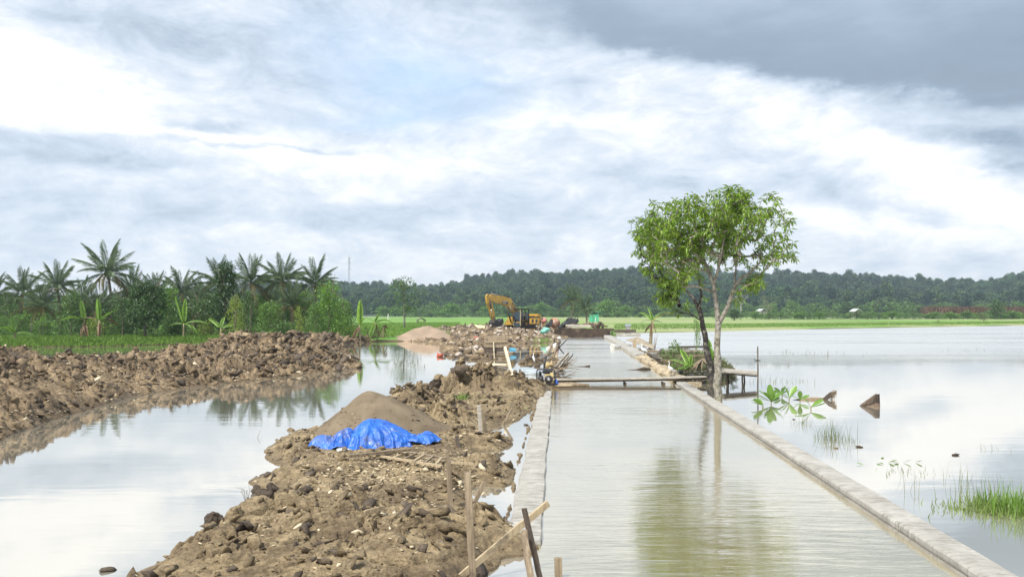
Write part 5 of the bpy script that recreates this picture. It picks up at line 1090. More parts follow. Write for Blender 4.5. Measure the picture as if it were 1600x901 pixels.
tuft('green weeds growing over the mud beside the near kerb', 752, 636, 0.22, 1.1, 420, GRASS, 0.014, 13, 0.6, 'weed_patch', rd=1.4).location.z = 0.12
tuft('bright weeds at the foot of the split clay lumps', 722, 634, 0.30, 0.35, 150, GRASS, 0.012, 14, 0.5, 'weed_patch').location.z = 0.2
tuft('bright green weed patch at the water edge below the excavator', 833, 534, 0.5, 1.7, 520, GRASS, 0.06, 15, 0.7, 'weed_patch', rd=3).location.z = 0.1
tuft('dark weeds on the formwork corner at the end of the flooded road', 954, 525, 0.9, 0.5, 150, GRASS, 0.08, 16, 0.5, 'weed_patch')
# broad-leaved plants
WL = leaf_mat('leaf_waxy', (0.10, 0.20, 0.03), (0.20, 0.34, 0.06), 0.3, scale=3, rough=0.35)
def obovate(seed, L_, W_, cup):
    mb = MB(); n = 8; vs = []
    for k in range(n + 1):
        t_ = k / n; w_ = W_ * .5 * (math.sin(math.pi * (t_ ** 1.5) * .93 + .06)) ** .7; x = L_ * t_; z = cup * L_ * t_ * t_ * 0.4; vs += [(x, 0, z), (x, w_, z + w_ * .25), (x, -w_, z + w_ * .25)]
    fs = []
    for k in range(n): a = 3 * k; b = a + 3; fs += [(a, a + 1, b + 1, b), (b, b + 2, a + 2, a)]
    mb.v = vs; mb.f = fs; return mesh('leaf', vs, fs, WL, True)
OB = [obovate(i, 0.44, 0.17, c_) for i, c_ in enumerate([-.5, 0, .5])]
def broadplant(label, px, py, leaves, z=0.0, sc=1.2):
    t = thing('broad_leaved_plant', label, 'plant', tuple(P(px, py)), 0, 'broad-leaved plants in the right-hand pond'); MB().tube([(0, 0, -.2), (0, 0, .04), (0.01, 0, 0.12)], [.02, .018, .012], 6).build('stem', BARK_BAN, t, True)
    for k, (a, e) in enumerate(leaves): link('leaf', OB[k % 3], t, (0, 0, 0.08), (rnd.uniform(-.4, .4), -R(e), R(a)), sc * rnd.uniform(.85, 1.1))
broadplant('broad-leaved plant nearest the pale trunk, with rounded cabbage-like centre', 1205, 631, [(150, 50), (170, 25), (90, 70), (270, 60), (20, 40), (330, 30), (210, 55), (40, 15), (190, 8)])
broadplant('broad-leaved plant with three upright paddle leaves in the middle', 1233, 626, [(120, 75), (30, 50), (170, 20), (330, 55), (200, 35)])
broadplant('broad-leaved plant at right, its leaf raised to the left over a floating stem', 1267, 640, [(160, 60), (20, 25), (340, 8), (190, 20)])
broadplant('small low broad-leaved plant between the two clumps', 1250, 628, [(140, 30), (20, 20), (250, 40)], sc=.85)
broadplant('broad-leaved plant leaning left at the edge of the cabbage-like one', 1192, 637, [(180, 35), (150, 12), (215, 20), (100, 40)], sc=.95)
broadplant('broad-leaved plant half hidden behind the three upright paddle leaves', 1222, 619, [(60, 50), (120, 30), (10, 30), (300, 35), (200, 15)], sc=.9)
fl = thing('floating_leaves', 'flat green leaves drifting on the pond in front of the sparse grass', 'leaves', tuple(P(1395, 725)))
for k, (px, py) in enumerate([(1370, 724), (1380, 726), (1388, 722), (1396, 725), (1402, 721), (1411, 722), (1378, 716), (1350, 727), (1430, 722)]):
    q = P(px, py) - P(1395, 725); link('leaf', OB[k % 3], fl, (q.x, q.y, 0.012), (rnd.uniform(-.2, .2), -R(rnd.uniform(0, 10)), rnd.uniform(0, 6)), .35)

# ------------------------------------------------------------------ drift wood, stumps, bench, pole
def grooved_log(path, rads, mat, name, label, cat, loc, n=12, wob=0.1):
    return tag(MB().tube(path, rads, n, wob=wob).build(name, mat, None, True, loc=loc), label, cat)
dl = thing('driftwood_trunk', 'brown fallen palm trunk in the pond with a frayed raised end', 'driftwood', tuple(P(1270, 624)))
MB().tube([(-.72, -.05, -.03), (-.3, 0, .0), (.1, 0, .025), (.36, .02, .01)], [.03, .075, .07, .05], 12, wob=.18).build('log', WOOD_OLD, dl, True)
MB().prism([(.28, -.05), (.44, -.04), (.60, .08), (.70, .17), (.68, .24), (.60, .25), (.50, .17), (.38, .06)], -.07, .06).build('broken_end', WOOD_DARK, dl, bevel=.015)
fb = MB()
for k in range(44): t_ = rnd.random(); p = Vector((.54 + .17 * t_, rnd.uniform(-.08, .07), .14 + .14 * t_ + rnd.uniform(-.02, .05))); fb.tube([p, p + Vector((.10, rnd.uniform(-.05, .05), rnd.uniform(-.02, .06))), p + Vector((rnd.uniform(.04, .12), rnd.uniform(-.08, .08), -rnd.uniform(.08, .26)))], [.012, .009, .004], 4)
fb.build('fibres', WOOD_OLD, dl)
st = thing('palm_stump', 'pointed brown palm stump rising like a pyramid from open water', 'stump', tuple(P(1360, 634)))
mb = MB(); vs = [(-.36, 0, -.05), (.26, -.1, -.05), (.30, .12, -.05), (.27, -.04, .34), (.20, .06, .40), (.10, .0, .33), (-.34, .03, .02), (.02, -.14, -.05)]
bm = bmesh.new(); [bm.verts.new(v_) for v_ in vs]; bmesh.ops.convex_hull(bm, input=bm.verts); bmesh.ops.triangulate(bm, faces=bm.faces); bmesh.ops.subdivide_edges(bm, edges=bm.edges, cuts=7, use_grid_fill=True)
from mathutils import noise as mn
for v_ in bm.verts: q_ = v_.co; d_ = mn.noise(Vector((q_.x * 5, q_.y * 30, q_.z * 30))) * .022 + mn.noise(q_ * 12) * .015; v_.co = q_ + Vector((d_ * .5, -abs(d_) * 1.0, d_))
me = bpy.data.meshes.new('butt'); bm.to_mesh(me); bm.free(); me.materials.append(simple('palm_butt', (.13, .09, .06), .9, .5, 9, stretch=(.3, 1, 1), bump=.8, bd=.02)); link('butt', me, st)
ribs = MB()
for k in range(15): t_ = k / 14 + rnd.uniform(-.03, .03); ribs.tube([(-.34 + .1 * t_, -.03 - .02 * t_, .0), (.0 + .12 * t_, -.10, .10 + .02 * k), (.27, -.08 + .03 * t_, .02 + .35 * t_)], [.012, .016, .014], 5)
ribs.build('fibre_ribs', WOOD_DARK, st, True)
tag(MB().tube([(0, 0, -.3), (.0, 0, .02)], [.05, .055], 9).build('stake_stub', WOOD_OLD, None, loc=P(1306, 700)), 'short round stub just breaking the surface under the tall wispy tuft', 'stub')
for lb_, px, py, s_ in [('small brown clod floating right of the stub and tall tuft', 1341, 698, .2), ('flat grey stone breaking the surface on the right side of the pond', 1493, 711, .22), ('dark debris lump left of the small wispy tuft', 1240, 655, .12)]:
    tag(link('floating_clod', rock_me(5, MUD_DARK), None, tuple(P(px, py)), (0, 0, px), (s_, s_, s_ * .7)), lb_, 'debris')
bn = thing('plank_bench', 'rough plank bench over the water right of the pale forked trunk', 'bench', tuple(P(1152, 603)))
def lb2(px, py, Y): return Q(px, py, Y) - P(1152, 603)
for k in range(4):
    y_ = 33.0 + k * 0.5; z_ = 0.56; a = Vector(((1130 - 800) / F * y_, y_, z_)) - P(1152, 603); b = Vector(((1183 - 800) / F * y_ - (0.0), y_, z_ - 0.12)) - P(1152, 603); MB().beam(a, b, 0.05, 0.46, 0.0, .012).build('plank', WOOD_GREY, bn)
for px, py, yy_, z_ in [(1160, 603, 33.0, .5), (1163, 600, 34.6, .5), (1136, 600, 33.1, .5), (1138, 600, 34.5, .52)]:
    x_ = (px - 800) / F * yy_; c_ = P(1152, 603); MB().tube([(x_ - c_.x + .03, yy_ - c_.y, -.3), (x_ - c_.x - .01, yy_ - c_.y, .25), (x_ - c_.x, yy_ - c_.y, z_)], [.04, .035, .035], 7, wob=.1).build('leg', WOOD_DARK, bn, True)
MB().beam(Vector((1132 / F * 33 - 800 / F * 33 - P(1152, 603).x, 33 - P(1152, 603).y - .05, .49)), Vector(((1182 - 800) / F * 33 - P(1152, 603).x, 33 - P(1152, 603).y - .05, .39)), .07, .05).build('edge_rail', WOOD_DARK, bn)
pl = thing('spiky_pole', 'thin upright pole in the pond with a ring of spiky twigs', 'pole', tuple(P(1184, 608)))
_b = P(1184, 608); H1 = Q(1184, 541, _b.y).z; MB().tube([(0, 0, -.4), (.01, 0, .7), (.0, 0, H1)], [.03, .027, .024], 7, wob=.08).build('post', WOOD_OLD, pl, True)
sp_ = MB(); zz_ = Q(1184, 563, _b.y).z
for k in range(22): a = rnd.uniform(0, 6.28); e_ = rnd.uniform(-.6, .6); sp_.tube([(0, 0, zz_), (math.cos(a) * .17 * math.cos(e_), math.sin(a) * .17 * math.cos(e_), zz_ + .17 * math.sin(e_))], [.006, .002], 4)
sp_.build('spiky_twigs', WOOD_DARK, pl)

# plank bridge
br = thing('plank_bridge', 'narrow footbridge of weathered planks and logs crossing the flooded road', 'footbridge', (0, 33.3, 0))
for k, (a, b, wd_, th_, mt) in enumerate([(((1.0, -.18, .23)), ((4.9, -.16, .25)), .05, .30, WOOD_GREY), ((4.86, -.12, .262), (8.15, .38, .30), .05, .30, WOOD_GREY), ((.9, .16, .20), (5.2, .18, .235), .045, .26, WOOD_OLD), ((5.15, .2, .24), (7.9, .55, .28), .045, .26, WOOD_GREY)]):
    MB().beam(a, b, wd_, th_, R(90) if False else 0, .012).build('plank', mt, br)
for k, (a, b, r_) in enumerate([((.6, -.22, .16), (5.0, -.2, .19), .04), ((4.8, -.18, .19), (8.4, .35, .24), .04), ((.7, .2, .15), (7.0, .28, .18), .04)]):
    MB().tube([a, tuple((Vector(a) + Vector(b)) / 2 + Vector((0, 0, -.015))), b], [r_, r_ * .95, r_ * .85], 9, wob=.1).build('log', WOOD_DARK, br, True)
for x_ in (2.6, 4.7, 6.3): MB().beam((x_, -.3, .06), (x_, .35, .06), .08, .06).build('cross_block', WOOD_DARK, br)
tag(MB().tube([(0, 0, .02), (2.4, .1, .03), (4.9, .0, .015)], [.06, .055, .04], 8, wob=.12).build('floating_log', WOOD_DARK, None, True, loc=(1.85, 31.2, -.01)), 'long dark log floating across the road just in front of the footbridge', 'log')
tag(MB().tube([(0, 0, .02), (.8, .1, .05), (1.5, .0, .03)], [.09, .10, .06], 9, wob=.15).build('mud_log', WOOD_OLD, None, True, loc=(1.6, 32.2, .04)), 'thick muddy log at the left end of the footbridge', 'log')

# ------------------------------------------------------------------ timber near the kerb, tilted board, formwork end
tb = thing('tilted_board', 'grey plywood board lying tilted on stakes left of the banana plant', 'board', tuple(P(1000, 545))); c_ = P(1000, 545)
q1 = [Q(977, 531, 66), Q(997, 526.5, 70), Q(1024, 541, 66), Q(1020, 545, 63)]
mb = MB(); up = Vector((0, 0, .03)); mb.add([p - c_ for p in q1] + [p - c_ + up for p in q1], [(3, 2, 1, 0), (4, 5, 6, 7), (0, 1, 5, 4), (1, 2, 6, 5), (2, 3, 7, 6), (3, 0, 4, 7)]); mb.build('sheet', simple('plywood', (0.30, 0.25, 0.18), .85, .3, 2), tb)
for px, pt, pb, yy_ in [(993, 528, 548, 62.5), (990, 531, 547, 63.2)]: x_ = (px - 800) / F * yy_ - c_.x; MB().beam((x_, yy_ - c_.y, -.3), (x_, yy_ - c_.y, Q(px, pt, yy_).z), .14, .06).build('stake', WOOD_PALE, tb)
MB().beam((.1, -.6, .25), (1.2, -.3, .2), .1, .06).build('support_beam', WOOD_DARK, tb)
ts = thing('timber_stack', 'dark weathered beams laid along the far side of the kerb by the leafy clump', 'timber stack', tuple(P(1070, 562))); c_ = P(1070, 562)
for k, (a, b) in enumerate([((1022, 563), (1112, 563)), ((1030, 556), (1108, 555)), ((1018, 571), (1062, 572)), ((1045, 549), (1108, 548)), ((1000, 552), (1032, 556))]):
    A_, B_ = P(*a) - c_, P(*b) - c_; z_ = .28 + .05 * (k % 2); MB().beam(A_ + Vector((0, 0, z_)), B_ + Vector((0, 0, z_)), .16, .10 if k % 2 else .22, 0, .01).build('beam', [WOOD_OLD, WOOD_GREY, WOOD_OLD, WOOD_DARK, WOOD_OLD][k], ts)
for k in range(6): x_ = -1.6 + k * .65; MB().beam((x_, -.3, -.2), (x_, -.3, .3), .1, .1).build('post', WOOD_DARK, ts)
for k, (a, b, z0_, z1_) in enumerate([((1004, 552), (1030, 575), .25, .5), ((1035, 556), (1022, 566), .5, .2), ((1040, 588), (1110, 586), .16, .2), ((1080, 592), (1140, 589), .2, .22)]):
    A_, B_ = P(*a), P(*b); A_.z = z0_; B_.z = z1_; tag(MB().beam(A_, B_, .04, .22, 0, .01).build('loose_plank', WOOD_GREY if k > 1 else WOOD_DARK), ['dark board lying slantwise from the tilted board to the stone wall', 'short dark board propped on the stones near the white sack', 'grey plank lying on the ground beside the black bag', 'weathered plank under the dark trunk at the bridge end'][k], 'plank')
PLASTW = simple('white_sack', (0.62, 0.61, 0.57), .6, .12, 6, bump=.8, bd=.03); PLASTB = simple('black_plastic', (0.02, 0.02, 0.022), .4, .2, 5, bump=.5)
tag(link('black_bag', lump(71, (.62, .4, .34), PLASTB, 0, 3, 'black_bag'), None, tuple(P(1062, 588) + Vector((0, 0, .2)))), 'small black plastic bag on the bank right of the nearest egret', 'bag')
tag(link('white_sack', lump(72, (.7, .45, .3), PLASTW, 0, 3, 'white_sack'), None, tuple(P(1028, 566) + Vector((0, 0, .25)))), 'crumpled whitish sack lying on the stone wall between the two egrets', 'sack')
tag(link('straw_heap', lump(73, (.8, .6, .35), simple('straw', (.42, .34, .18), .9, .4, 14, bump=.9, bd=.03), 0, 4, 'straw_heap'), None, tuple(P(1016, 560) + Vector((0, 0, .25)))), 'small yellowish straw heap on the stone wall behind the white sack', 'straw')
# drain pipe in kerb
pp = MB().lathe((0, 0, 0), [(.24, -.9), (.27, -.9), (.27, .3), (.30, .34), (.2, .34), (.2, -.85)], 18, (-.9, -.45, .1)).build('drain_pipe', simple('pipe_white', (.58, .57, .53), .6, .12), None, True, loc=P(962, 545) + Vector((0, 0, .12))); tag(pp, 'short whitish drain pipe sticking through the far kerb', 'pipe')
tag(MB().tube([(-.9, 0, .0), (-.3, 0, .03), (.1, 0, .10), (.45, 0, .05)], [.02, .03, .09, .05], 8, wob=.2).build('floating_branch', WOOD_DARK, None, True, loc=P(1003, 578)), 'dark branch floating on the flooded road near the stone wall', 'branch')
tag(MB().tube([(-.9, 0, .0), (0, 0, .03), (.35, 0, .06)], [.012, .018, .05], 7, wob=.2).build('floating_branch', WOOD_DARK, None, True, loc=P(912, 573)), 'thin dark branch with a knob drifting mid-road right of the poles', 'branch')

FORMW = simple('formwork', (0.045, 0.030, 0.020), .9, .6, 1.2, bump=.7, bd=.04, vec='p', rust=(.13, .095, .06))
fwk = thing('formwork_dam', 'dark stained formwork wall closing the far end of the flooded road', 'formwork', (0, 96.3, 0))
for k in range(7):
    x0 = (866 + k * 12.5 - 800) / F * 96.3; MB().box((x0 + .48, 0, .52 + (.06 if k % 2 else 0)), (.94, .18, 1.08), None, .012).build('panel', FORMW, fwk)
MB().box(((910 - 800) / F * 96.3, .6, .95), (6.6, 1.0, .14), None, .02).build('slab', FORMW, fwk)
MB().box(((950 - 800) / F * 96.3, .2, .98), (1.4, .5, .22)).build('end_block', WOOD_DARK, fwk)
tag(MB().box(((903 - 800) / F * 101, 101, 1.32), (2.9, 4.0, .22), None, .05).build('pale_slab', simple('cream_slab', (.58, .52, .43), .8, .1, 2)), 'cream white slab lying flat just behind the dark formwork', 'slab')
gb = thing('green_booth', 'small green site toilet booth with a white pipe, standing in the field', 'booth', tuple(Q(928, 503, 200)) ); s_ = 200 / F; GRN = simple('booth_green', (.08, .42, .25), .5, .12, 1)
MB().box((0, 0, 1.0), (14 * s_, 1.7, 1.95)).build('body', GRN, gb); MB().box((0, 0, 2.22), (13 * s_, 1.5, .42)).build('vent_gap', WOOD_DARK, gb); MB().box((.3, -.1, 2.5), (17 * s_, 2.2, .08), Euler((0, R(-4), 0)).to_matrix()).build('roof', GRN, gb)
MB().box((.85, -.9, 2.1), (.28, .06, .5)).build('corner_post', GRN, gb); MB().tube([(.35, -.93, 0), (.35, -.93, 1.2)], .12, 8).build('white_pipe', PLASTW, gb)
MB().box((-.5, -.87, .95), (.8, .04, 1.6)).build('door', GRN, gb)
pr = thing('concrete_pier', 'grey concrete gate pier with capped top beyond the far kerb', 'pier', tuple(P(981, 522))); _k = P(981, 522).y / F
MB().box((0, 0, .4), (6.5 * _k, .5, 1.4)).build('shaft', CONC, pr); MB().box((0, 0, 1.25), (8.5 * _k, .65, .30)).build('cap', simple('pier_cap', (.26, .30, .33), .7), pr); MB().box((0, 0, .1), (9 * _k, .8, .5)).build('foot', CONC, pr)
lwl = thing('low_wall', 'low broken concrete wall around the gate pier beyond the kerb', 'wall', tuple(P(980, 525))); _y = P(980, 525).y
MB().box((-.1, 0, .12), (3.6, .3, .44), None, .03).build('front_wall', CONC, lwl); MB().box((.6, 8.5, .45), (3.6, .35, .35), None, .03).build('dark_beam', WOOD_DARK, lwl); MB().box((-1.5, 4, .15), (.3, 7, .45), None, .03).build('side_wall', CONC, lwl)
tag(MB().box((0, 0, .15), (4.6, .12, .1), Euler((0, R(12), 0)).to_matrix()).build('leaning_board', WOOD_DARK, None, loc=P(968, 519)), 'dark board leaning against the gate pier', 'board')
for i, (px, py, s_, mt, lb_) in enumerate([(926, 505, .9, STONE, 'pale rubble block before the green booth'), (934, 507, .7, PLASTW, 'white sack in the rubble before the green booth'), (945, 509, .9, MUD_BANK, 'earth lump between booth and formwork'), (918, 506, 1.0, MUD_BANK, 'brown earth lump left of the green booth')]):
    q = Q(px, py, 130); tag(link('rubble_block', rock_me(i, mt), None, q, (0, 0, i), s_ * 1.4), lb_, 'rubble')
tag(link('dark_heap', lump(77, (4.4, 2, 1.8), simple('dark_scrap', (.03, .03, .032), .8, .5, 1), 0, 4, 'dark_heap'), None, tuple(Q(893, 504, 125))), 'dark heap of scrap and netting behind the cream slab', 'scrap heap')
tag(link('dark_heap', lump(78, (1.6, 1.2, 1.3), PLASTB, 0, 4, 'dark_heap'), None, tuple(Q(882, 507, 104))), 'black plastic heap at the left end of the cream slab', 'heap')
for i in range(30):
    px = rnd.uniform(872, 945); q = Q(px, 509 + rnd.uniform(-2, 2), 108 + rnd.uniform(0, 12)); link('rubble_lump', rock_me(i % 14, rnd.choice([MUD_BANK, MUD_DARK])), bank3, q, (rnd.random(), rnd.random(), i), rnd.uniform(.4, 1.2))
ear = MB().box(((888 - 800) / F * 118, 118, .35), (7.5, 36, .7), None, .3).build('site_platform', MUD_BANK); tag(ear, kind='structure')

# ------------------------------------------------------------------ egrets
WHITE = simple('egret_white', (.80, .80, .78), .7, .04, 10); YEL = simple('bill_yellow', (.65, .40, .05), .5, .1)
def egret(label, loc, sc=1.0, face=1, erect=0.0, rz=0):
    t = thing('egret', label, 'egret', loc, rz, 'white egrets'); f_ = face
    path = [(-.20, .20), (-.13, .245), (-.04, .285), (.05, .32), (.105, .365), (.115, .41), (.09, .455), (.075, .50), (.085, .545), (.11, .575), (.145, .583)]
    rad = [.012, .045, .072, .066, .038, .022, .017, .016, .018, .026, .012]
    if erect: path = [(x * .75 - .0, z + (x + .2) * .5 * erect) for x, z in path]
    MB().tube([(-x * f_ * sc, 0, z * sc) for x, z in path], [r_ * sc for r_ in rad], 12).build('body', WHITE, t, True)
    hx, hz = path[-1]; MB().tube([(-hx * f_ * sc, 0, hz * sc), (-(hx + .085) * f_ * sc, 0, (hz - .012) * sc)], [.010 * sc, .002 * sc], 6).build('bill', YEL, t, True)
    for s_ in (-1, 1):
        MB().tube([(0.01 * f_ * sc, s_ * .025 * sc, .26 * sc), (0.03 * f_ * sc, s_ * .028 * sc, .13 * sc), (-.0 * sc, s_ * .03 * sc, .0)], [.010 * sc, .006 * sc, .006 * sc], 5).build('leg', BLACK, t)
    MB().lathe((.10 * f_ * sc, 0, .245 * sc), [(.002, -.14 * sc), (.03 * sc, -.08 * sc), (.045 * sc, 0), (.03 * sc, .08 * sc), (.002, .13 * sc)], 8, (.8 * f_, 0, -.5)).build('wing', WHITE, t, True)
    eye = MB()
    for s_ in (-1, 1): eye.lathe((-(hx - .012) * f_ * sc, s_ * .013 * sc, (hz + .004) * sc), [(.001, -.004 * sc), (.005 * sc, 0), (.001, .004 * sc)], 6)
    eye.build('eyes', BLACK, t)
    for s_ in (-1, 1): pass
    return t
egret('white egret standing on the stone wall beside the tilted board, farther one', Q(1006, 555.5, 50.5) , 1.25, 1); egret('white egret on the near end of the stone wall, left of the black bag', Q(1048, 587.5, 36.0), 1.08, 1, 0.25, .2)
egret('small distant white egret standing upright in the water by the clay islet', P(834, 570), 0.95, 1, 1.0, 1.2)

# ------------------------------------------------------------------ stakes and boards in the foreground
def stake(label, name, a, b, wd_, th_, mt, roll=0.0, cat='stake', jit=.004):
    a = Vector(a); b = Vector(b); o = MB(); d = (b - a); n = 7
    q = d.to_track_quat('Z', 'X').to_matrix() @ Matrix.Rotation(roll, 3, 'Z'); vs = []; fs = []
    for i in range(n + 1):
        t_ = i / n; off = Vector((rnd.uniform(-1, 1) * jit, rnd.uniform(-1, 1) * jit, 0))
        for x, y in ((-.5, -.5), (-.1, -.54), (.5, -.5), (.5, .5), (.1, .53), (-.5, .5)): vs.append(q @ (Vector((x * wd_, y * th_, d.length * t_)) + off + Vector((rnd.uniform(-1, 1) * jit * .4, rnd.uniform(-1, 1) * jit * .4, rnd.uniform(-1, 1) * jit * (2 if i in (0, n) else 0)))))
    for i in range(n):
        for k in range(6): k2 = (k + 1) % 6; fs.append((i * 6 + k, i * 6 + k2, (i + 1) * 6 + k2, (i + 1) * 6 + k))
    fs += [tuple(reversed(range(6))), tuple(n * 6 + k for k in range(6))]; o.v = vs; o.f = fs
    return tag(o.build(name, mt, None, loc=a), label, cat)
stake('tall upright wooden post in the foreground mud, crossed by the slanting board', 'wooden_post', Q(740, 900, 8.55) - Vector((0, 0, .3)), Q(731, 738, 8.55), .072, .05, WOOD_OLD)
stake('long pale board slanting up to the right behind the tall post', 'slanting_board', Q(690, 925, 8.75), Q(857, 785, 9.35), .075, .03, WOOD_PALE, R(0))
stake('thin dark stake leaning left, behind the slanting board', 'leaning_stake', Q(850, 930, 8.3), Q(819, 794, 8.6), .05, .04, WOOD_DARK)
stake('thick pale brown stake with a flat top right beside the thin dark one', 'leaning_stake', Q(834, 935, 8.1), Q(818, 829, 8.4), .075, .05, WOOD_OLD)
stake('short sawn-off stake rising from the flooded road at the bottom edge', 'short_stake', Q(875, 950, 9.0), Q(872, 871, 9.0), .085, .06, WOOD_OLD)
stake('upright grey post by the end of the wooden ladder frame', 'wooden_post', Q(706, 790, 12.2) - Vector((0, 0, .25)), Q(700, 713, 12.2), .075, .05, WOOD_OLD)
stake('short board leaning out of the small pool behind the tall post', 'leaning_board', P(735, 795) - Vector((.05, 0, .15)), Q(757, 752, 12.3), .06, .05, WOOD_OLD)
stake('grey post beside the sand path, farther up the mud bank', 'wooden_post', Q(753, 690, 18.6) - Vector((0, 0, .3)), Q(748, 633, 18.6), .09, .06, WOOD_GREY)
stake('second grey board leaning against the farther post', 'leaning_board', Q(760, 676, 18.9), Q(752, 640, 18.8), .09, .03, WOOD_PALE)
stake('dark stick slanting out of the pool next to the kerb', 'leaning_stick', P(785, 664) - Vector((.1, 0, .2)), Q(801, 637, 21.5), .06, .05, WOOD_OLD)
stake('small dark broken stake near the right end of the blue tarpaulin', 'short_stake', Q(717, 705, 17.0), Q(714, 681, 17.2), .06, .06, WOOD_DARK)
stake('pale broken plank lying on the mud right of the sand heap', 'plank_piece', Q(681, 664, 20.0), Q(707, 662, 20.2), .12, .04, WOOD_NEW)
stake('long pale timber leaning on the dark clay pile', 'leaning_timber', Q(800, 588, 29.6), Q(789, 543, 31), .13, .09, WOOD_NEW)
stake('dark stick poking up beside the long pale timber', 'leaning_stick', Q(776, 584, 29.4), Q(773, 572, 29.5), .05, .05, WOOD_DARK)
for i, (px, py) in enumerate([(690, 803), (660, 742), (480, 738), (610, 835), (565, 880), (770, 688), (800, 655)]): pass
# nails/boards on the mud
for i, (a, b, lb_) in enumerate([((595, 706), (640, 700), 'thin pale lath on the mud in front of the blue tarpaulin'), ((700, 722), (740, 724), 'pale lath lying beyond the ladder frame toward the pool'), ((570, 800), (600, 792), 'grey slat half buried in the foreground mud')]):
    A_, B_ = P(*a, .32 if i < 2 else .4), P(*b, .32 if i < 2 else .42); stake(lb_, 'lath', A_, B_, .05, .02, WOOD_PALE)

# ladder-like frame by the tarp
ld = thing('ladder', 'muddy ladder-like wooden frame lying right of the blue tarpaulin', 'wooden frame', tuple(P(640, 712, .25))); c_ = P(640, 712, .25)
def lp(px, py, z): return P(px, py, z) - c_
MB().beam(lp(545, 712, .34), lp(642, 702, .40), .05, .10, 0, .006).build('top_beam', WOOD_OLD, ld)
MB().beam(lp(575, 709, .30), lp(690, 728, .33), .035, .06, 0, .006).build('rail', WOOD_PALE, ld)
MB().beam(lp(618, 703, .30), lp(697, 716, .33), .035, .06, 0, .006).build('rail', WOOD_OLD, ld)
for k in range(6): t_ = (k + .5) / 6; a = lp(590, 711, .31).lerp(lp(689, 727.5, .34), t_); b = lp(618, 703, .31).lerp(lp(697, 716, .34), t_); MB().beam(a, b, .03, .045, 0, .006).build('rung', WOOD_PALE if k % 2 else WOOD_OLD, ld)

# ------------------------------------------------------------------ blue tarpaulin
TARP = MT('tarp_blue'); m = TARP; n = m.noise(2.5, 5, .6); n2 = m.noise(30, 3, .6)
c = m.mix(m.rng(n, .3, .7), (.008, .072, .37), (.026, .16, .58)); c = m.mix(m.rng(m.noise(4, 6, .75), .60, .70, 0, .6), c, (.30, .29, .26)); c = m.mix(m.rng(m.noise(1.7, 6, .7), .52, .66, 0, .75), c, (.20, .165, .12)); m.set(c, .38, m.bump(n2, .25, .006, m.bump(m.noise(3, 5, .55, dist=2.0), .8, .08)), spec=.5); TARP = m.m
def tarp(name, label, cpx, cpy, Yc, W_, D2, H_, seed, parent=None, nx=150, ny=110, lobes=None, zb=.2, crump=.6):
    c_ = Q(cpx, cpy, Yc); c_.z = zb; u = np.linspace(-1, 1, nx); v = np.linspace(-1, 1, ny); U, Vv = np.meshgrid(u, v)
    rr_ = np.hypot(U, Vv); ang = np.arctan2(Vv, U); edge = 0.86 + .10 * np.sin(ang * 3 + seed) + .06 * np.sin(ang * 7 + seed * 2); q = rr_ / edge
    Z_ = np.zeros_like(U)
    for (lx, ly, sl, sr, sy, h) in lobes:
        du = np.where(U < lx, (U - lx) / sl, (U - lx) / sr); dv = (Vv - ly) / sy; rl = np.sqrt(du ** 2 + dv ** 2 + .02); th = np.arctan2(dv, du)
        cre = (np.abs(((th * 2.3 + 1.6 * fbm(th * 2, rl * 1.5, 3, seed)) % 1) - .5) - .25) * .45 + (np.abs(((th * 5.1 + 1.2 * fbm(th * 3, rl * 3, 3, seed + 9)) % 1) - .5) - .25) * .08
        Z_ = np.maximum(Z_, h * np.clip(1 - rl ** 1.7 * (1 + cre * np.clip(rl * 1.5, 0, 1)), 0, 1) ** .85)
    cr_ = .10 - .20 * np.abs(fbm(U * W_ * 1.2, Vv * D2 * 1.2, 4, seed + 1, .45))
    X_ = U * W_ / 2 + .07 * fbm(U * 3, Vv * 3, 3, seed + 2); Y_ = Vv * D2 / 2 + .07 * fbm(U * 3, Vv * 3, 3, seed + 3)
    Z_ = Z_ * H_ + np.clip(cr_, 0, 1) * crump - .10 * np.clip(q, 0, 1) ** 8 + .02
    me = gridmesh(name, X_, Y_, Z_, TARP, (q < 1.0)); o = link(name, me, parent, c_ if parent is None else c_ - parent.location)
    md = o.modifiers.new('thickness', 'SOLIDIFY'); md.thickness = .004
    return o
tp_ = thing('blue_tarpaulin', 'blue plastic tarpaulin draped over a mound at the foot of the sand heap', 'tarpaulin', tuple(Q(585, 705, 16.4)))
tarp('main_sheet', '', 594, 705, 16.9, 1.8, 1.6, .50, 3, tp_, lobes=[(-.20, 0.1, .62, .98, .85, 1.0), (.10, .05, .5, .75, .7, .72)], zb=.20)
tarp('crumpled_end', '', 520, 705, 16.8, 1.25, 1.1, .26, 5, tp_, lobes=[(-.40, 0, .45, .5, .6, .75), (.35, .1, .45, .6, .7, 1.0)], zb=.22, crump=1.5)
tarp('loose_corner', '', 655, 708, 16.9, .95, .6, .10, 7, tp_, nx=80, ny=60, lobes=[(.4, 0, .5, .5, .6, .8)], zb=.28, crump=1.3)
TW = simple('tarp_pale_lining', (.50, .52, .50), .6, .15, 6, bump=.6)
link('pale_lining', lump(79, (.42, .25, .16), TW, 0, 4, 'pale_lining'), tp_, Q(537, 703, 16.35) - tp_.location)

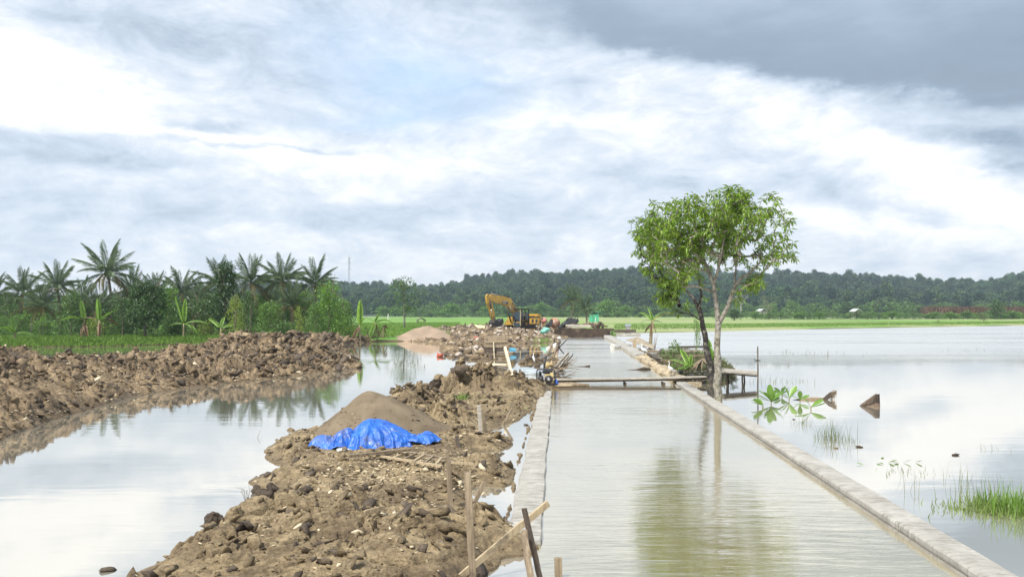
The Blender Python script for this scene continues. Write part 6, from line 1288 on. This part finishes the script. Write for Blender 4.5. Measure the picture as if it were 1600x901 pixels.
# ------------------------------------------------------------------ wooden panel with prop, bags, red scraps
pn = thing('board_shutter', 'square brown wooden panel standing on edge with a pale prop', 'wooden panel', tuple(P(775, 561))); yk = P(775, 561).y / F
for k in range(4):
    MB().box((0, 0, (.21 + k * .42) * 37 * yk / 1.68), (37 * yk, .05, .40 * 37 * yk / 1.68), Euler((R(-6), 0, 0)).to_matrix(), .006).build('board', [WOOD_OLD, WOOD_DARK, WOOD_OLD, WOOD_PALE][k] if k != 3 else WOOD_OLD, pn)
MB().beam((-17 * yk, -.09, 1.13), (17 * yk, -.09, 1.15), .05, .05).build('batten', WOOD_PALE, pn); MB().beam((-17 * yk, -.10, .35), (17 * yk, -.10, .36), .05, .05).build('batten', WOOD_OLD, pn)
MB().beam((-.1, -.35, -.1), (-.16, -.14, 1.1), .09, .05).build('prop', WOOD_NEW, pn); MB().beam((-.75, -.4, 0), (-.5, -.12, .45), .06, .04).build('prop', WOOD_OLD, pn)
BLUEB = simple('bag_lightblue', (.07, .30, .46), .5, .15, 4, bump=.7, bd=.05)
tag(link('blue_bag', lump(80, (.72, .5, .42), BLUEB, .01, 4, 'blue_bag'), None, tuple(P(800, 552) + Vector((0, 0, .30)))), 'light blue plastic bag in the water right of the wooden panel', 'bag')
RED = simple('red_cloth', (.42, .10, .06), .8, .3, 5, bump=.7, bd=.04); TEAL = simple('teal_cloth', (.20, .50, .40), .7, .15, 3, bump=.7, bd=.05)
tag(link('red_cloth', lump(81, (.95, .7, 1.0), RED, .01, 4, 'red_cloth'), None, tuple(Q(744, 533, 68))), 'reddish cloth caught in the rubble left above the wooden panel', 'cloth')
tag(link('red_sack', lump(82, (.85, .5, .42), RED, .01, 4, 'red_sack'), None, tuple(P(687, 557) + Vector((0, 0, .1)))), 'reddish brown sack half sunk at the left tip of the rubble', 'sack')
tag(link('teal_cloth', lump(83, (1.5, .8, .9), TEAL, .01, 4, 'teal_cloth'), None, tuple(Q(851, 516, 88))), 'pale teal plastic sheet bunched on the bank right of the excavator', 'plastic sheet')
pb = thing('yellow_sheet', 'pale yellow sheet lying on the rubble left of the excavator arm', 'sheet', tuple(Q(749, 510, 92))); q1 = [Q(741, 508, 92), Q(757, 509, 92), Q(757.5, 512.5, 90), Q(746, 512, 90)]
mb = MB(); mb.add([p - pb.location for p in q1] + [p - pb.location + Vector((0, .02, .06)) for p in q1], [(3, 2, 1, 0), (4, 5, 6, 7), (0, 1, 5, 4), (1, 2, 6, 5), (2, 3, 7, 6), (3, 0, 4, 7)]); mb.build('sheet_face', simple('sheet_yellow', (.62, .56, .30), .6, .1), pb)
GREYP = simple('plastic_greyblue', (.30, .34, .36), .35, .15, 1.5, bump=.6, bd=.05)
gs = link('plastic_sheet', lump(84, (2.1, 1.5, .75), GREYP, .006, 4, 'plastic_sheet'), None, tuple(P(836, 592) + Vector((-.35, 3.0, .12)))); tag(gs, 'grey-blue plastic sheet bulging from the water behind the clay pile', 'plastic sheet')
# thin rope line across the water at y=549
tag(MB().tube([Q(757, 550.5, 52.5), Q(800, 549.5, 50), Q(852, 548, 47)], .009, 5).build('thin_rope', PLASTW), 'thin white rope stretched over the water from the panel to the poles', 'rope')
tag(MB().beam(P(757, 568) + Vector((0, 0, .02)), P(792, 570) + Vector((0, 0, .03)), .05, .16, 0, .01).build('floating_plank', WOOD_NEW), 'pale plank floating in the water below the wooden panel', 'plank')

# ------------------------------------------------------------------ pole heap by the road
ph = thing('pole_heap', 'crossed crooked poles and boards piled at the road edge behind the pump', 'pole heap', (Q(868, 585, 38).x, 38, 0)); c_ = ph.location
for k, (a, b, r_, mt) in enumerate([((852, 560), (866, 527), .05, WOOD_OLD), ((868, 575), (858, 535), .055, WOOD_OLD), ((878, 575), (862, 540), .06, WOOD_PALE), ((845, 562), (886, 530), .035, WOOD_DARK), ((862, 580), (872, 530), .05, WOOD_OLD), ((873, 540), (881, 552), .04, WOOD_DARK), ((858, 585), (864, 548), .06, WOOD_PALE), ((875, 590), (858, 566), .06, WOOD_DARK), ((866, 528), (876, 536), .04, WOOD_OLD), ((870, 534), (862, 520), .035, WOOD_OLD)]):
    A_ = Q(*a, 38 + rnd.uniform(-1, 1)) - c_; B_ = Q(*b, 39 + rnd.uniform(-1, 2)) - c_; M_ = (A_ + B_) / 2 + Vector((rnd.uniform(-.12, .12), 0, rnd.uniform(-.1, .1))); MB().tube([A_, M_, B_], [r_, r_ * .9, r_ * .7], 7, wob=.1).build('pole', mt, ph, True)
for k, (a, b) in enumerate([((864, 578), (888, 551)), ((868, 581), (889, 556)), ((872, 582), (895, 554))]): MB().beam(Q(*a, 36.5) - c_, Q(*b, 37.5) - c_, .12, .04, .3 * k, .008).build('board', WOOD_GREY if k != 2 else WOOD_DARK, ph)
for k, (a, b) in enumerate([((860, 588), (893, 591)), ((858, 592), (890, 595)), ((866, 577), (887, 574)), ((862, 583), (882, 585)), ((860, 572), (880, 578))]): MB().beam(Q(*a, 35) - c_, Q(*b, 35) - c_, .07, .04, 0, .01).build('board', WOOD_DARK if k != 2 else WOOD_OLD, ph)
for i, (px, py, sx, sz_) in enumerate([(857, 544, .42, .5), (867, 541, .4, .5), (873, 530, .5, .4)]): tag(link('white_sack', lump(90 + i, (sx, .4, sz_), PLASTW, .01, 4, 'white_sack'), None, tuple(Q(px, py, 40 + i * 3))), ['white sack caught on the left of the crossed poles', 'white sack hanging in the middle of the crossed poles', 'smaller whitish sack above the crossed poles by the kerb end'][i], 'sack')
brs = MB()
for k in range(70): a = Q(rnd.uniform(852, 884), rnd.uniform(560, 592), 37); b = a + Vector((rnd.uniform(-.6, .7), rnd.uniform(-.4, .4), rnd.uniform(-.1, .35))); brs.tube([a - c_, b - c_], [.02, .012], 4)
tag(brs.build('brushwood', WOOD_OLD, ph), kind='stuff')
link('straw_clump', lump(93, (.6, .4, .4), simple('straw2', (.40, .30, .14), .9, .4, 12, bump=.9, bd=.03), 0, 4, 'straw_clump'), ph, Q(857, 570, 36.5) - c_)
for k in range(16): link('clod', rock_me(k % 14, MUD_DARK), ph, Q(rnd.uniform(852, 884), 594 + rnd.uniform(-3, 2), 35.5 + rnd.uniform(-1, 1.5)) - c_, (k, k, k), rnd.uniform(.2, .45))

# ------------------------------------------------------------------ water pump in its tube frame
STEELB = simple('frame_black', (.03, .03, .035), .5, .3, 6); PYEL = simple('pump_cream', (.62, .50, .22), .5, .12, 4); PBLUE = simple('pump_blue', (.02, .09, .42), .5, .1)
pu = thing('water_pump', 'small petrol water pump in a black tube frame at the bridge end', 'water pump', (Q(853, 597, 31.6).x, 31.6, .16)); s = .73
fr_ = MB()
for y_ in (-.22, .22): fr_.tube([(-.36, y_, .0), (-.36, y_, .52), (-.33, y_, .57), (-.28, y_, .60), (.28, y_, .60), (.33, y_, .57), (.36, y_, .52), (.36, y_, .0)], .016, 8)
for x_ in (-.36, .36): fr_.tube([(x_, -.22, .02), (x_, .22, .02)], .016, 8)
for y_ in (-.22, .22): fr_.tube([(-.36, y_, .02), (.36, y_, .02)], .016, 8)
fr_.tube([(-.2, -.22, .60), (-.2, .22, .60)], .014, 6); fr_.build('tube_frame', STEELB, pu, True)
MB().lathe((.10, -.24, .22), [(.02, -.05), (.155, -.05), (.165, -.03), (.165, .04), (.14, .05), (.06, .055), (.05, .09), (.01, .09)], 24, (0, -1, 0)).build('recoil_starter', STEELB, pu, True)
MB().lathe((.10, -.32, .22), [(.005, -.02), (.055, -.02), (.06, .01), (.03, .02), (.005, .02)], 16, (0, -1, 0)).build('starter_hub', simple('alloy', (.42, .40, .37), .4, .1, metal=.5), pu, True)
MB().box((.12, 0, .24), (.34, .34, .36)).build('engine_block', PYEL, pu, bevel=.02); MB().box((.06, -.02, .50), (.40, .26, .13)).build('fuel_tank', STEELB, pu, bevel=.03); MB().lathe((0, -.02, .575), [(.035, -.02), (.04, .02), (.005, .025)], 12).build('tank_cap', STEELB, pu, True)
MB().box((.22, -.19, .40), (.13, .05, .17)).build('side_cover', PYEL, pu, bevel=.01)
MB().lathe((-.20, 0, .20), [(.02, -.11), (.13, -.10), (.15, -.05), (.15, .06), (.10, .12), (.02, .13)], 18, (-1, 0, 0)).build('pump_housing', STEELB, pu, True); MB().tube([(-.22, 0, .30), (-.22, 0, .46), (-.25, -.03, .50)], [.05, .05, .055], 10).build('outlet', STEELB, pu, True)
MB().tube([(-.30, -.1, .2), (-.46, -.2, .08), (-.62, -.3, .0)], [.05, .05, .05], 10).build('intake_hose', BLACK, pu, True); MB().tube([(.37, 0, .2), (.44, -.05, .06), (.40, -.1, .0)], [.05, .06, .06], 10).build('blue_hose', PBLUE, pu, True)
for x_ in (-.3, .3):
    for y_ in (-.2, .2): MB().lathe((x_, y_, -.01), [(.03, -.03), (.03, .02), (.02, .02)], 10).build('rubber_foot', BLACK, pu)
tag(MB().beam((0, 0, 0), (1.5, .12, .02), .04, .5, 0, .008).build('pump_board', WOOD_PALE, None, loc=(Q(838, 597, 31.6).x - .1, 31.6, .115)), 'pale plank laid under the water pump', 'plank')
tag(MB().tube([Q(850, 575, 33), Q(853, 556, 33.2)], [.04, .045], 7).build('black_post', STEELB, None, True), 'thin black post rising just behind the pump frame', 'post')

# ------------------------------------------------------------------ excavator
YEX = 105.0; ke = YEX / F; ex0 = Q(812, 515, YEX); ca = math.cos(R(48))
YEL_P = simple('excavator_yellow', (.46, .28, .04), .5, .2, 1.6, bump=.15, rust=(.22, .15, .07)); DARKM = simple('excavator_dark', (.035, .033, .032), .55, .4, 2); CABC = simple('cab_cream', (.40, .33, .19), .55, .2, 2); STEEL = simple('cylinder_steel', (.5, .5, .5), .25, .1, metal=.8)
GL = MT('cab_glass'); GL.set((.05, .07, .09), .06, spec=.9); GL = GL.m
ex = thing('excavator', 'yellow tracked excavator with raised arm parked on the rubble bank', 'excavator', (ex0.x, YEX, .75), R(48))
def le(px, py): return ((px - 812) * ke / ca, 3 - (py - HY) * ke - .75)
def prism_xz(o, y0, y1, name, mat, bevel=.03): return MB().prism([le(*p) for p in o], y0, y1).build(name, mat, ex, bevel=bevel)
boom = prism_xz([(806, 496), (800, 489), (793.5, 479.5), (783, 475.5), (772, 473), (765.5, 470), (763.5, 465), (766, 461), (774, 462), (786, 463.5), (796, 466.5), (802, 476), (810, 489)], -.30, .18, 'boom', YEL_P, .04)
stick = prism_xz([(760.5, 463), (763, 460.5), (766, 462), (768, 470), (770.5, 482), (775, 503), (771, 504), (766, 487), (761.5, 474)], -.22, .12, 'stick', YEL_P, .03)
link('boom_side_plate', MB().prism([le(*p) for p in [(783, 471), (791.5, 471.5), (791, 475.8), (783, 474.3)]], -.315, -.302).mesh('boom_side_plate', DARKM), boom)
tcv = bpy.data.curves.new('maker_mark', 'FONT'); tcv.body = 'CAT'; tcv.size = .42; tcv.extrude = .005; tcv.materials.append(PLASTW)
to = bpy.data.objects.new('tmp_mark', tcv); COL.objects.link(to); dg = bpy.context.evaluated_depsgraph_get(); tm_ = bpy.data.meshes.new_from_object(to.evaluated_get(dg)); bpy.data.objects.remove(to); x_, z_ = le(783.6, 475)
link('maker_mark', tm_, boom, (x_ + .02, -.325, z_ + .08), (R(90), 0, 0))
def cyl(a, b, y_, r_=.09, sp=.55):
    A_ = Vector((le(*a)[0], y_, le(*a)[1])); B_ = Vector((le(*b)[0], y_, le(*b)[1])); Mx = A_.lerp(B_, sp); o = MB().tube([A_, Mx], r_, 10).build('hydraulic_cylinder', DARKM, ex, True); link('piston_rod', MB().tube([Mx, B_], r_ * .5, 8).mesh('piston_rod', STEEL, True), o)
cyl((795, 464.5), (768, 459.5), -.06); cyl((801, 503), (793, 478), -.38, .10); cyl((801, 503), (793, 478), .26, .10); cyl((765, 468), (767, 494), -.28, .08)
prism_xz([(771, 498), (775, 502), (782, 497), (783, 503), (778, 511), (770, 510), (768, 503)], -.55, .45, 'bucket', DARKM)
MB().tube([(le(766, 495)[0], -.1, le(766, 495)[1]), (le(777, 500)[0], -.1, le(777, 500)[1])], .06, 6).build('bucket_link', DARKM, ex)
MB().lathe((le(798, 474)[0], -.31, le(798, 474)[1]), [(.12, -.02), (.12, .03), (.02, .03)], 12, (0, -1, 0)).build('pivot_pin', DARKM, ex, True)
for y_ in (-1.15, 1.15):
    tr = MB(); pts_ = [(-1.9, .42), (-1.6, .05), (1.6, .05), (1.9, .42), (1.6, .82), (-1.6, .82)]; tr.prism([(x - .0, z - .3) for x, z in pts_], y_ - .3, y_ + .3); o = tr.build('track', DARKM, ex, bevel=.08)
    sh = MB()
    for k in range(15): sh.box((-1.55 + k * .22, y_, .545), (.16, .64, .05)); sh.box((-1.55 + k * .22, y_, -.27), (.16, .64, .05))
    link('track_shoes', sh.mesh('track_shoes', DARKM), o)
    ro = MB()
    for k in range(6): ro.lathe((-1.25 + k * .5, y_ - .31 * (1 if y_ < 0 else -1), 0), [(.15, -.02), (.15, .04), (.05, .05)], 12, (0, -1 if y_ < 0 else 1, 0))
    link('rollers', ro.mesh('rollers', YEL_P, True), o)
MB().box((0, 0, .15), (2.2, 1.8, .45)).build('undercarriage', DARKM, ex); MB().lathe((0, 0, .45), [(.75, -.1), (.75, .12), (.7, .12)], 20).build('slewing_ring', DARKM, ex, True)
MB().box((.6, 0, .80), (3.9, 2.6, .45)).build('deck', YEL_P, ex, bevel=.05)
MB().box((1.35, .15, 1.45), (1.7, 2.3, .85)).build('engine_hood', YEL_P, ex, bevel=.10)
MB().prism([(2.1, .75), (2.9, .95), (3.05, 1.5), (2.85, 2.0), (2.1, 2.05)], -1.3, 1.3).build('counterweight', YEL_P, ex, bevel=.1)
MB().box((2.1, -1.31, 1.45), (.55, .03, .6)).build('vent_panel', DARKM, ex); MB().box((1.2, -1.01, 1.5), (.9, .03, .5)).build('vent_panel', DARKM, ex); MB().tube([(1.3, .6, 1.8), (1.3, .6, 2.35)], .07, 10).build('exhaust', DARKM, ex, True)
MB().box((-.3, .75, 1.3), (1.5, .9, .75)).build('tool_box', YEL_P, ex, bevel=.05)
cab = MB().box((-.55, -.78, 1.75), (1.45, 1.02, .12)).build('cab_floor', DARKM, ex); cab.location = (0, 0, -.75)
cb = ex; X0, X1, Y0, Y1, Z0, Z1 = -1.45, .15, -1.42, -.25, .45, 2.66
for nm, o_ in [('cab_pillar', ((X0, Y0), (X0, Y1), (X1, Y0), (X1, Y1), ((X0 + X1) / 2 + .1, Y0)))]:
    for (x, y) in o_: MB().beam((x, y, Z0), (x, y, Z1), .10, .10).build('cab_pillar', DARKM if x != X0 else CABC, ex)
MB().box(((X0 + X1) / 2, (Y0 + Y1) / 2, Z1 + .05), (X1 - X0 + .22, Y1 - Y0 + .2, .14)).build('cab_roof', DARKM, ex, bevel=.04)
MB().box(((X0 + X1) / 2, (Y0 + Y1) / 2, Z0 - .02), (X1 - X0 + .14, Y1 - Y0 + .1, .12)).build('cab_base', DARKM, ex)
MB().box((X0, (Y0 + Y1) / 2, (Z0 + Z1) / 2 + .28), (.03, Y1 - Y0 - .12, 1.0)).build('windscreen', GL, ex); MB().box((X0, (Y0 + Y1) / 2, Z0 + .27), (.04, Y1 - Y0 - .12, .42)).build('lower_screen', GL, ex)
MB().box(((X0 + X1) / 2, Y1, (Z0 + Z1) / 2), (X1 - X0 - .12, .03, 1.5)).build('side_window', GL, ex); MB().box((X0 + .38, Y0, (Z0 + Z1) / 2 + .22), (.62, .03, 1.0)).build('door_window', GL, ex); MB().box((X0 + .38, Y0 - .005, Z0 + .28), (.68, .04, .5)).build('door_panel', DARKM, ex); MB().box((X1 - .3, Y0, (Z0 + Z1) / 2 + .25), (.5, .03, .9)).build('side_window', GL, ex)
MB().box((-.4, -.8, 1.55), (.5, .5, .6)).build('seat', DARKM, ex, bevel=.05)

# second machine parts: cement mixers and drums beside the excavator
def mixer(label, px, py, Yd, r_, drumcol, tilt, sc=1.0):
    q = Q(px, py, Yd); t = thing('concrete_mixer', label, 'concrete mixer', (q.x, Yd, .95), 0, 'concrete mixers on the bank'); hz_ = q.z - .95
    MB().lathe((0, 0, hz_), [(r_ * .35, -r_ * 1.0), (r_ * .95, -r_ * .55), (r_, 0), (r_ * .9, r_ * .35), (r_ * .5, r_ * .95), (r_ * .45, r_ * .95), (r_ * .8, r_ * .3)], 20, tilt).build('drum', drumcol, t, True)
    a = Vector(tilt).normalized(); MB().lathe(Vector((0, 0, hz_)) + a * r_ * .90, [(.01, 0), (r_ * .44, 0), (r_ * .44, .01), (.01, .01)], 16, tilt).build('drum_mouth', BLACK, t)
    for s_ in (-1, 1): MB().tube([(s_ * r_ * 1.1, -.3, -.1), (s_ * r_ * 1.05, 0, hz_), (s_ * r_ * 1.1, .4, -.1)], .05, 6).build('frame_leg', DARKM, t)
    MB().lathe((r_ * 1.15, -.25, .2), [(.05, -.06), (.28, -.06), (.30, 0), (.28, .06), (.05, .06)], 14, (0, 1, 0)).build('wheel', BLACK, t, True)
    return t
PINK = simple('drum_pink', (.50, .21, .17), .6, .25, 3, rust=(.3, .25, .2)); ORNG = simple('drum_rust', (.33, .16, .09), .7, .4, 3, rust=(.5, .4, .33))
mixer('small pinkish red drum mixer right of the yellow machine body', 849.5, 500.5, 103, .42, PINK, (-.5, -.6, .5)); mixer('rusty orange concrete mixer with a dark mouth, further right', 866, 504, 99, .66, ORNG, (-.8, -.9, .35))
dm = thing('oil_drum', 'dark drum lying beside the rusty concrete mixer', 'drum', tuple(Q(858, 508, 98))); MB().lathe((0, 0, .1), [(.30, -.45), (.31, -.15), (.33, -.14), (.31, -.12), (.31, .12), (.33, .14), (.31, .15), (.30, .45)], 18, (.3, -1, .2)).build('shell', simple('drum_dark', (.05, .055, .065), .5, .5, 3), dm, True); MB().lathe((.12, -.43, .18), [(.01, 0), (.27, 0), (.27, .02), (.01, .02)], 16, (.3, -1, .2)).build('lid', DARKM, dm)
gd = thing('yellow_generator', 'yellow machine housing with two dark openings right of the cab', 'generator', tuple(Q(835, 507, 103)) ); kk_ = 103 / F
MB().box((0, 0, 6.0 * kk_), (15 * kk_, 1.4, 10.5 * kk_)).build('housing', YEL_P, gd, bevel=.08); MB().box((0, 0, 11.9 * kk_), (15 * kk_, 1.5, .10)).build('lid', DARKM, gd)
for s_ in (-1, 1): MB().box((s_ * 3 * kk_, -.705, 6.0 * kk_), (3.2 * kk_, .03, 5.5 * kk_)).build('opening', DARKM, gd)
MB().box((0, 0, .1), (14 * kk_, 1.1, .3)).build('skid', DARKM, gd)
yb = thing('yellow_crate', 'yellow metal piece lying left of the excavator tracks', 'machine part', tuple(Q(793, 506, 108))); MB().box((0, 0, .1), (.75, .8, .55)).build('block', YEL_P, yb, bevel=.05); MB().box((.1, 0, .5), (.4, .5, .3)).build('lug', YEL_P, yb, bevel=.04)

# ------------------------------------------------------------------ mast, huts
MST = simple('mast_steel', (.50, .52, .55), .6, .2, .3); Ym = 1000.0; q = Q(545.5, 447, Ym); mt_ = thing('telecom_mast', 'slim grey lattice telecom mast on the horizon behind the palms', 'mast', (q.x, Ym, q.z - 10)); Hm = Q(545.5, 402, Ym).z - q.z + 10; lat = MB(); nseg = 16
def lw_(t_): return 3.0 - 2.2 * t_
for i in range(nseg):
    t0, t1 = i / nseg, (i + 1) / nseg; a, b = lw_(t0) / 2, lw_(t1) / 2
    C0 = [Vector((s1 * a, s2 * a, Hm * t0)) for s1, s2 in ((-1, -1), (1, -1), (1, 1), (-1, 1))]; C1 = [Vector((s1 * b, s2 * b, Hm * t1)) for s1, s2 in ((-1, -1), (1, -1), (1, 1), (-1, 1))]
    for k in range(4): lat.tube([C0[k], C1[k]], .20, 4); lat.tube([C0[k], C1[(k + 1) % 4]], .12, 4); lat.tube([C1[k], C1[(k + 1) % 4]], .12, 4)
lat.build('lattice', MST, mt_)
for k, (zf_, a) in enumerate([(.97, 0), (.97, 2.1), (.97, 4.2), (.86, 1), (.86, 3), (.82, 5), (.70, 0.3), (.66, 2.5)]): MB().box((math.cos(a) * 1.5, math.sin(a) * 1.5, Hm * zf_), (.8, .8, 3.2 if k < 5 else 1.6)).build('antenna', PLASTW, mt_)
MB().tube([(0, 0, Hm), (0, 0, Hm + 5)], .2, 5).build('lightning_rod', MST, mt_)
def hut(label, px, pyb, Yd, wpx, hpx, wallm, roofm, open_=False):
    q = Q(px, pyb, Yd); k = Yd / F; W_ = wpx * k; H_ = hpx * k; t = thing('field_hut', label, 'hut', tuple(q), R(20)); 
    if open_:
        for sx in (-1, 1):
            for sy in (-1, 1): MB().beam((sx * W_ * .4, sy * W_ * .3, -.4), (sx * W_ * .4, sy * W_ * .3, H_ * .6), .14, .14).build('post', WOOD_DARK, t)
        MB().box((0, 0, H_ * .25), (W_ * .85, W_ * .65, .12)).build('floor', WOOD_OLD, t)
    else:
        MB().box((0, 0, H_ * .25), (W_ * .8, W_ * .6, H_ * .6)).build('wall', wallm, t); MB().box((-.1 * W_, -W_ * .305, H_ * .22), (W_ * .14, .05, H_ * .42)).build('door', WOOD_DARK, t); MB().box((.2 * W_, -W_ * .305, H_ * .32), (W_ * .14, .05, H_ * .2)).build('window', WOOD_DARK, t)
    MB().prism([(-W_ * .52, H_ * .55), (0, H_), (W_ * .52, H_ * .55), (W_ * .48, H_ * .52), (0, H_ * .92), (-W_ * .48, H_ * .52)], -W_ * .42, W_ * .42).build('roof', roofm, t)
    return t
TIN = simple('tin_roof', (.42, .42, .42), .5, .2, 1, stretch=(8, 1, 1)); THATCH = simple('thatch', (.10, .085, .07), .95, .4, 2); WHW = simple('hut_wall', (.55, .53, .48), .85, .15, .5)
hut('small white-walled hut with a grey roof left of the pale round tree', 1190, 491, 330, 15, 9, WHW, TIN); hut('open thatched field shelter in scrub at the edge of the far right field', 1337, 492, 300, 15, 10, WOOD_OLD, TIN, True)
hut('dark thatched shelter on posts beside the lone tree in the green field', 658, 505, 200, 14, 9, WOOD_OLD, THATCH, True)
tag(MB().tube([(0, 0, 0), (0, 0, 1.6)], .14, 6).build('white_marker', PLASTW, None, loc=Q(606.5, 500, 200)), 'small white marker post in the bright green field left of the lone tree', 'marker post')
for i, (px, py) in enumerate([(607, 515), (629, 513), (727, 506), (715, 520)]):
    q = Q(px, py, 3 * F / (py - HY) * .88); at('small dark weed clump standing in the bright green field', 'weed_clump', 'weed', 'shrub', px, py - 3, q.y, 4, .25, 'weed clumps in the bright green field')

# ------------------------------------------------------------------ air
HZ = bpy.data.materials.new('haze'); HZ.use_nodes = True; ht = HZ.node_tree; ht.nodes.clear(); ho = ht.nodes.new('ShaderNodeOutputMaterial'); hv = ht.nodes.new('ShaderNodeVolumePrincipled')
hv.inputs['Color'].default_value = (.72, .86, 1.0, 1); hv.inputs['Density'].default_value = 0.00028; hv.inputs['Anisotropy'].default_value = 0.2; ht.links.new(hv.outputs[0], ho.inputs['Volume'])
hb = MB().box((0, 560, 45), (3400, 1700, 94)).mesh('haze', HZ); tag(link('haze', hb), 'thin bluish air over the fields and hills', kind='stuff')
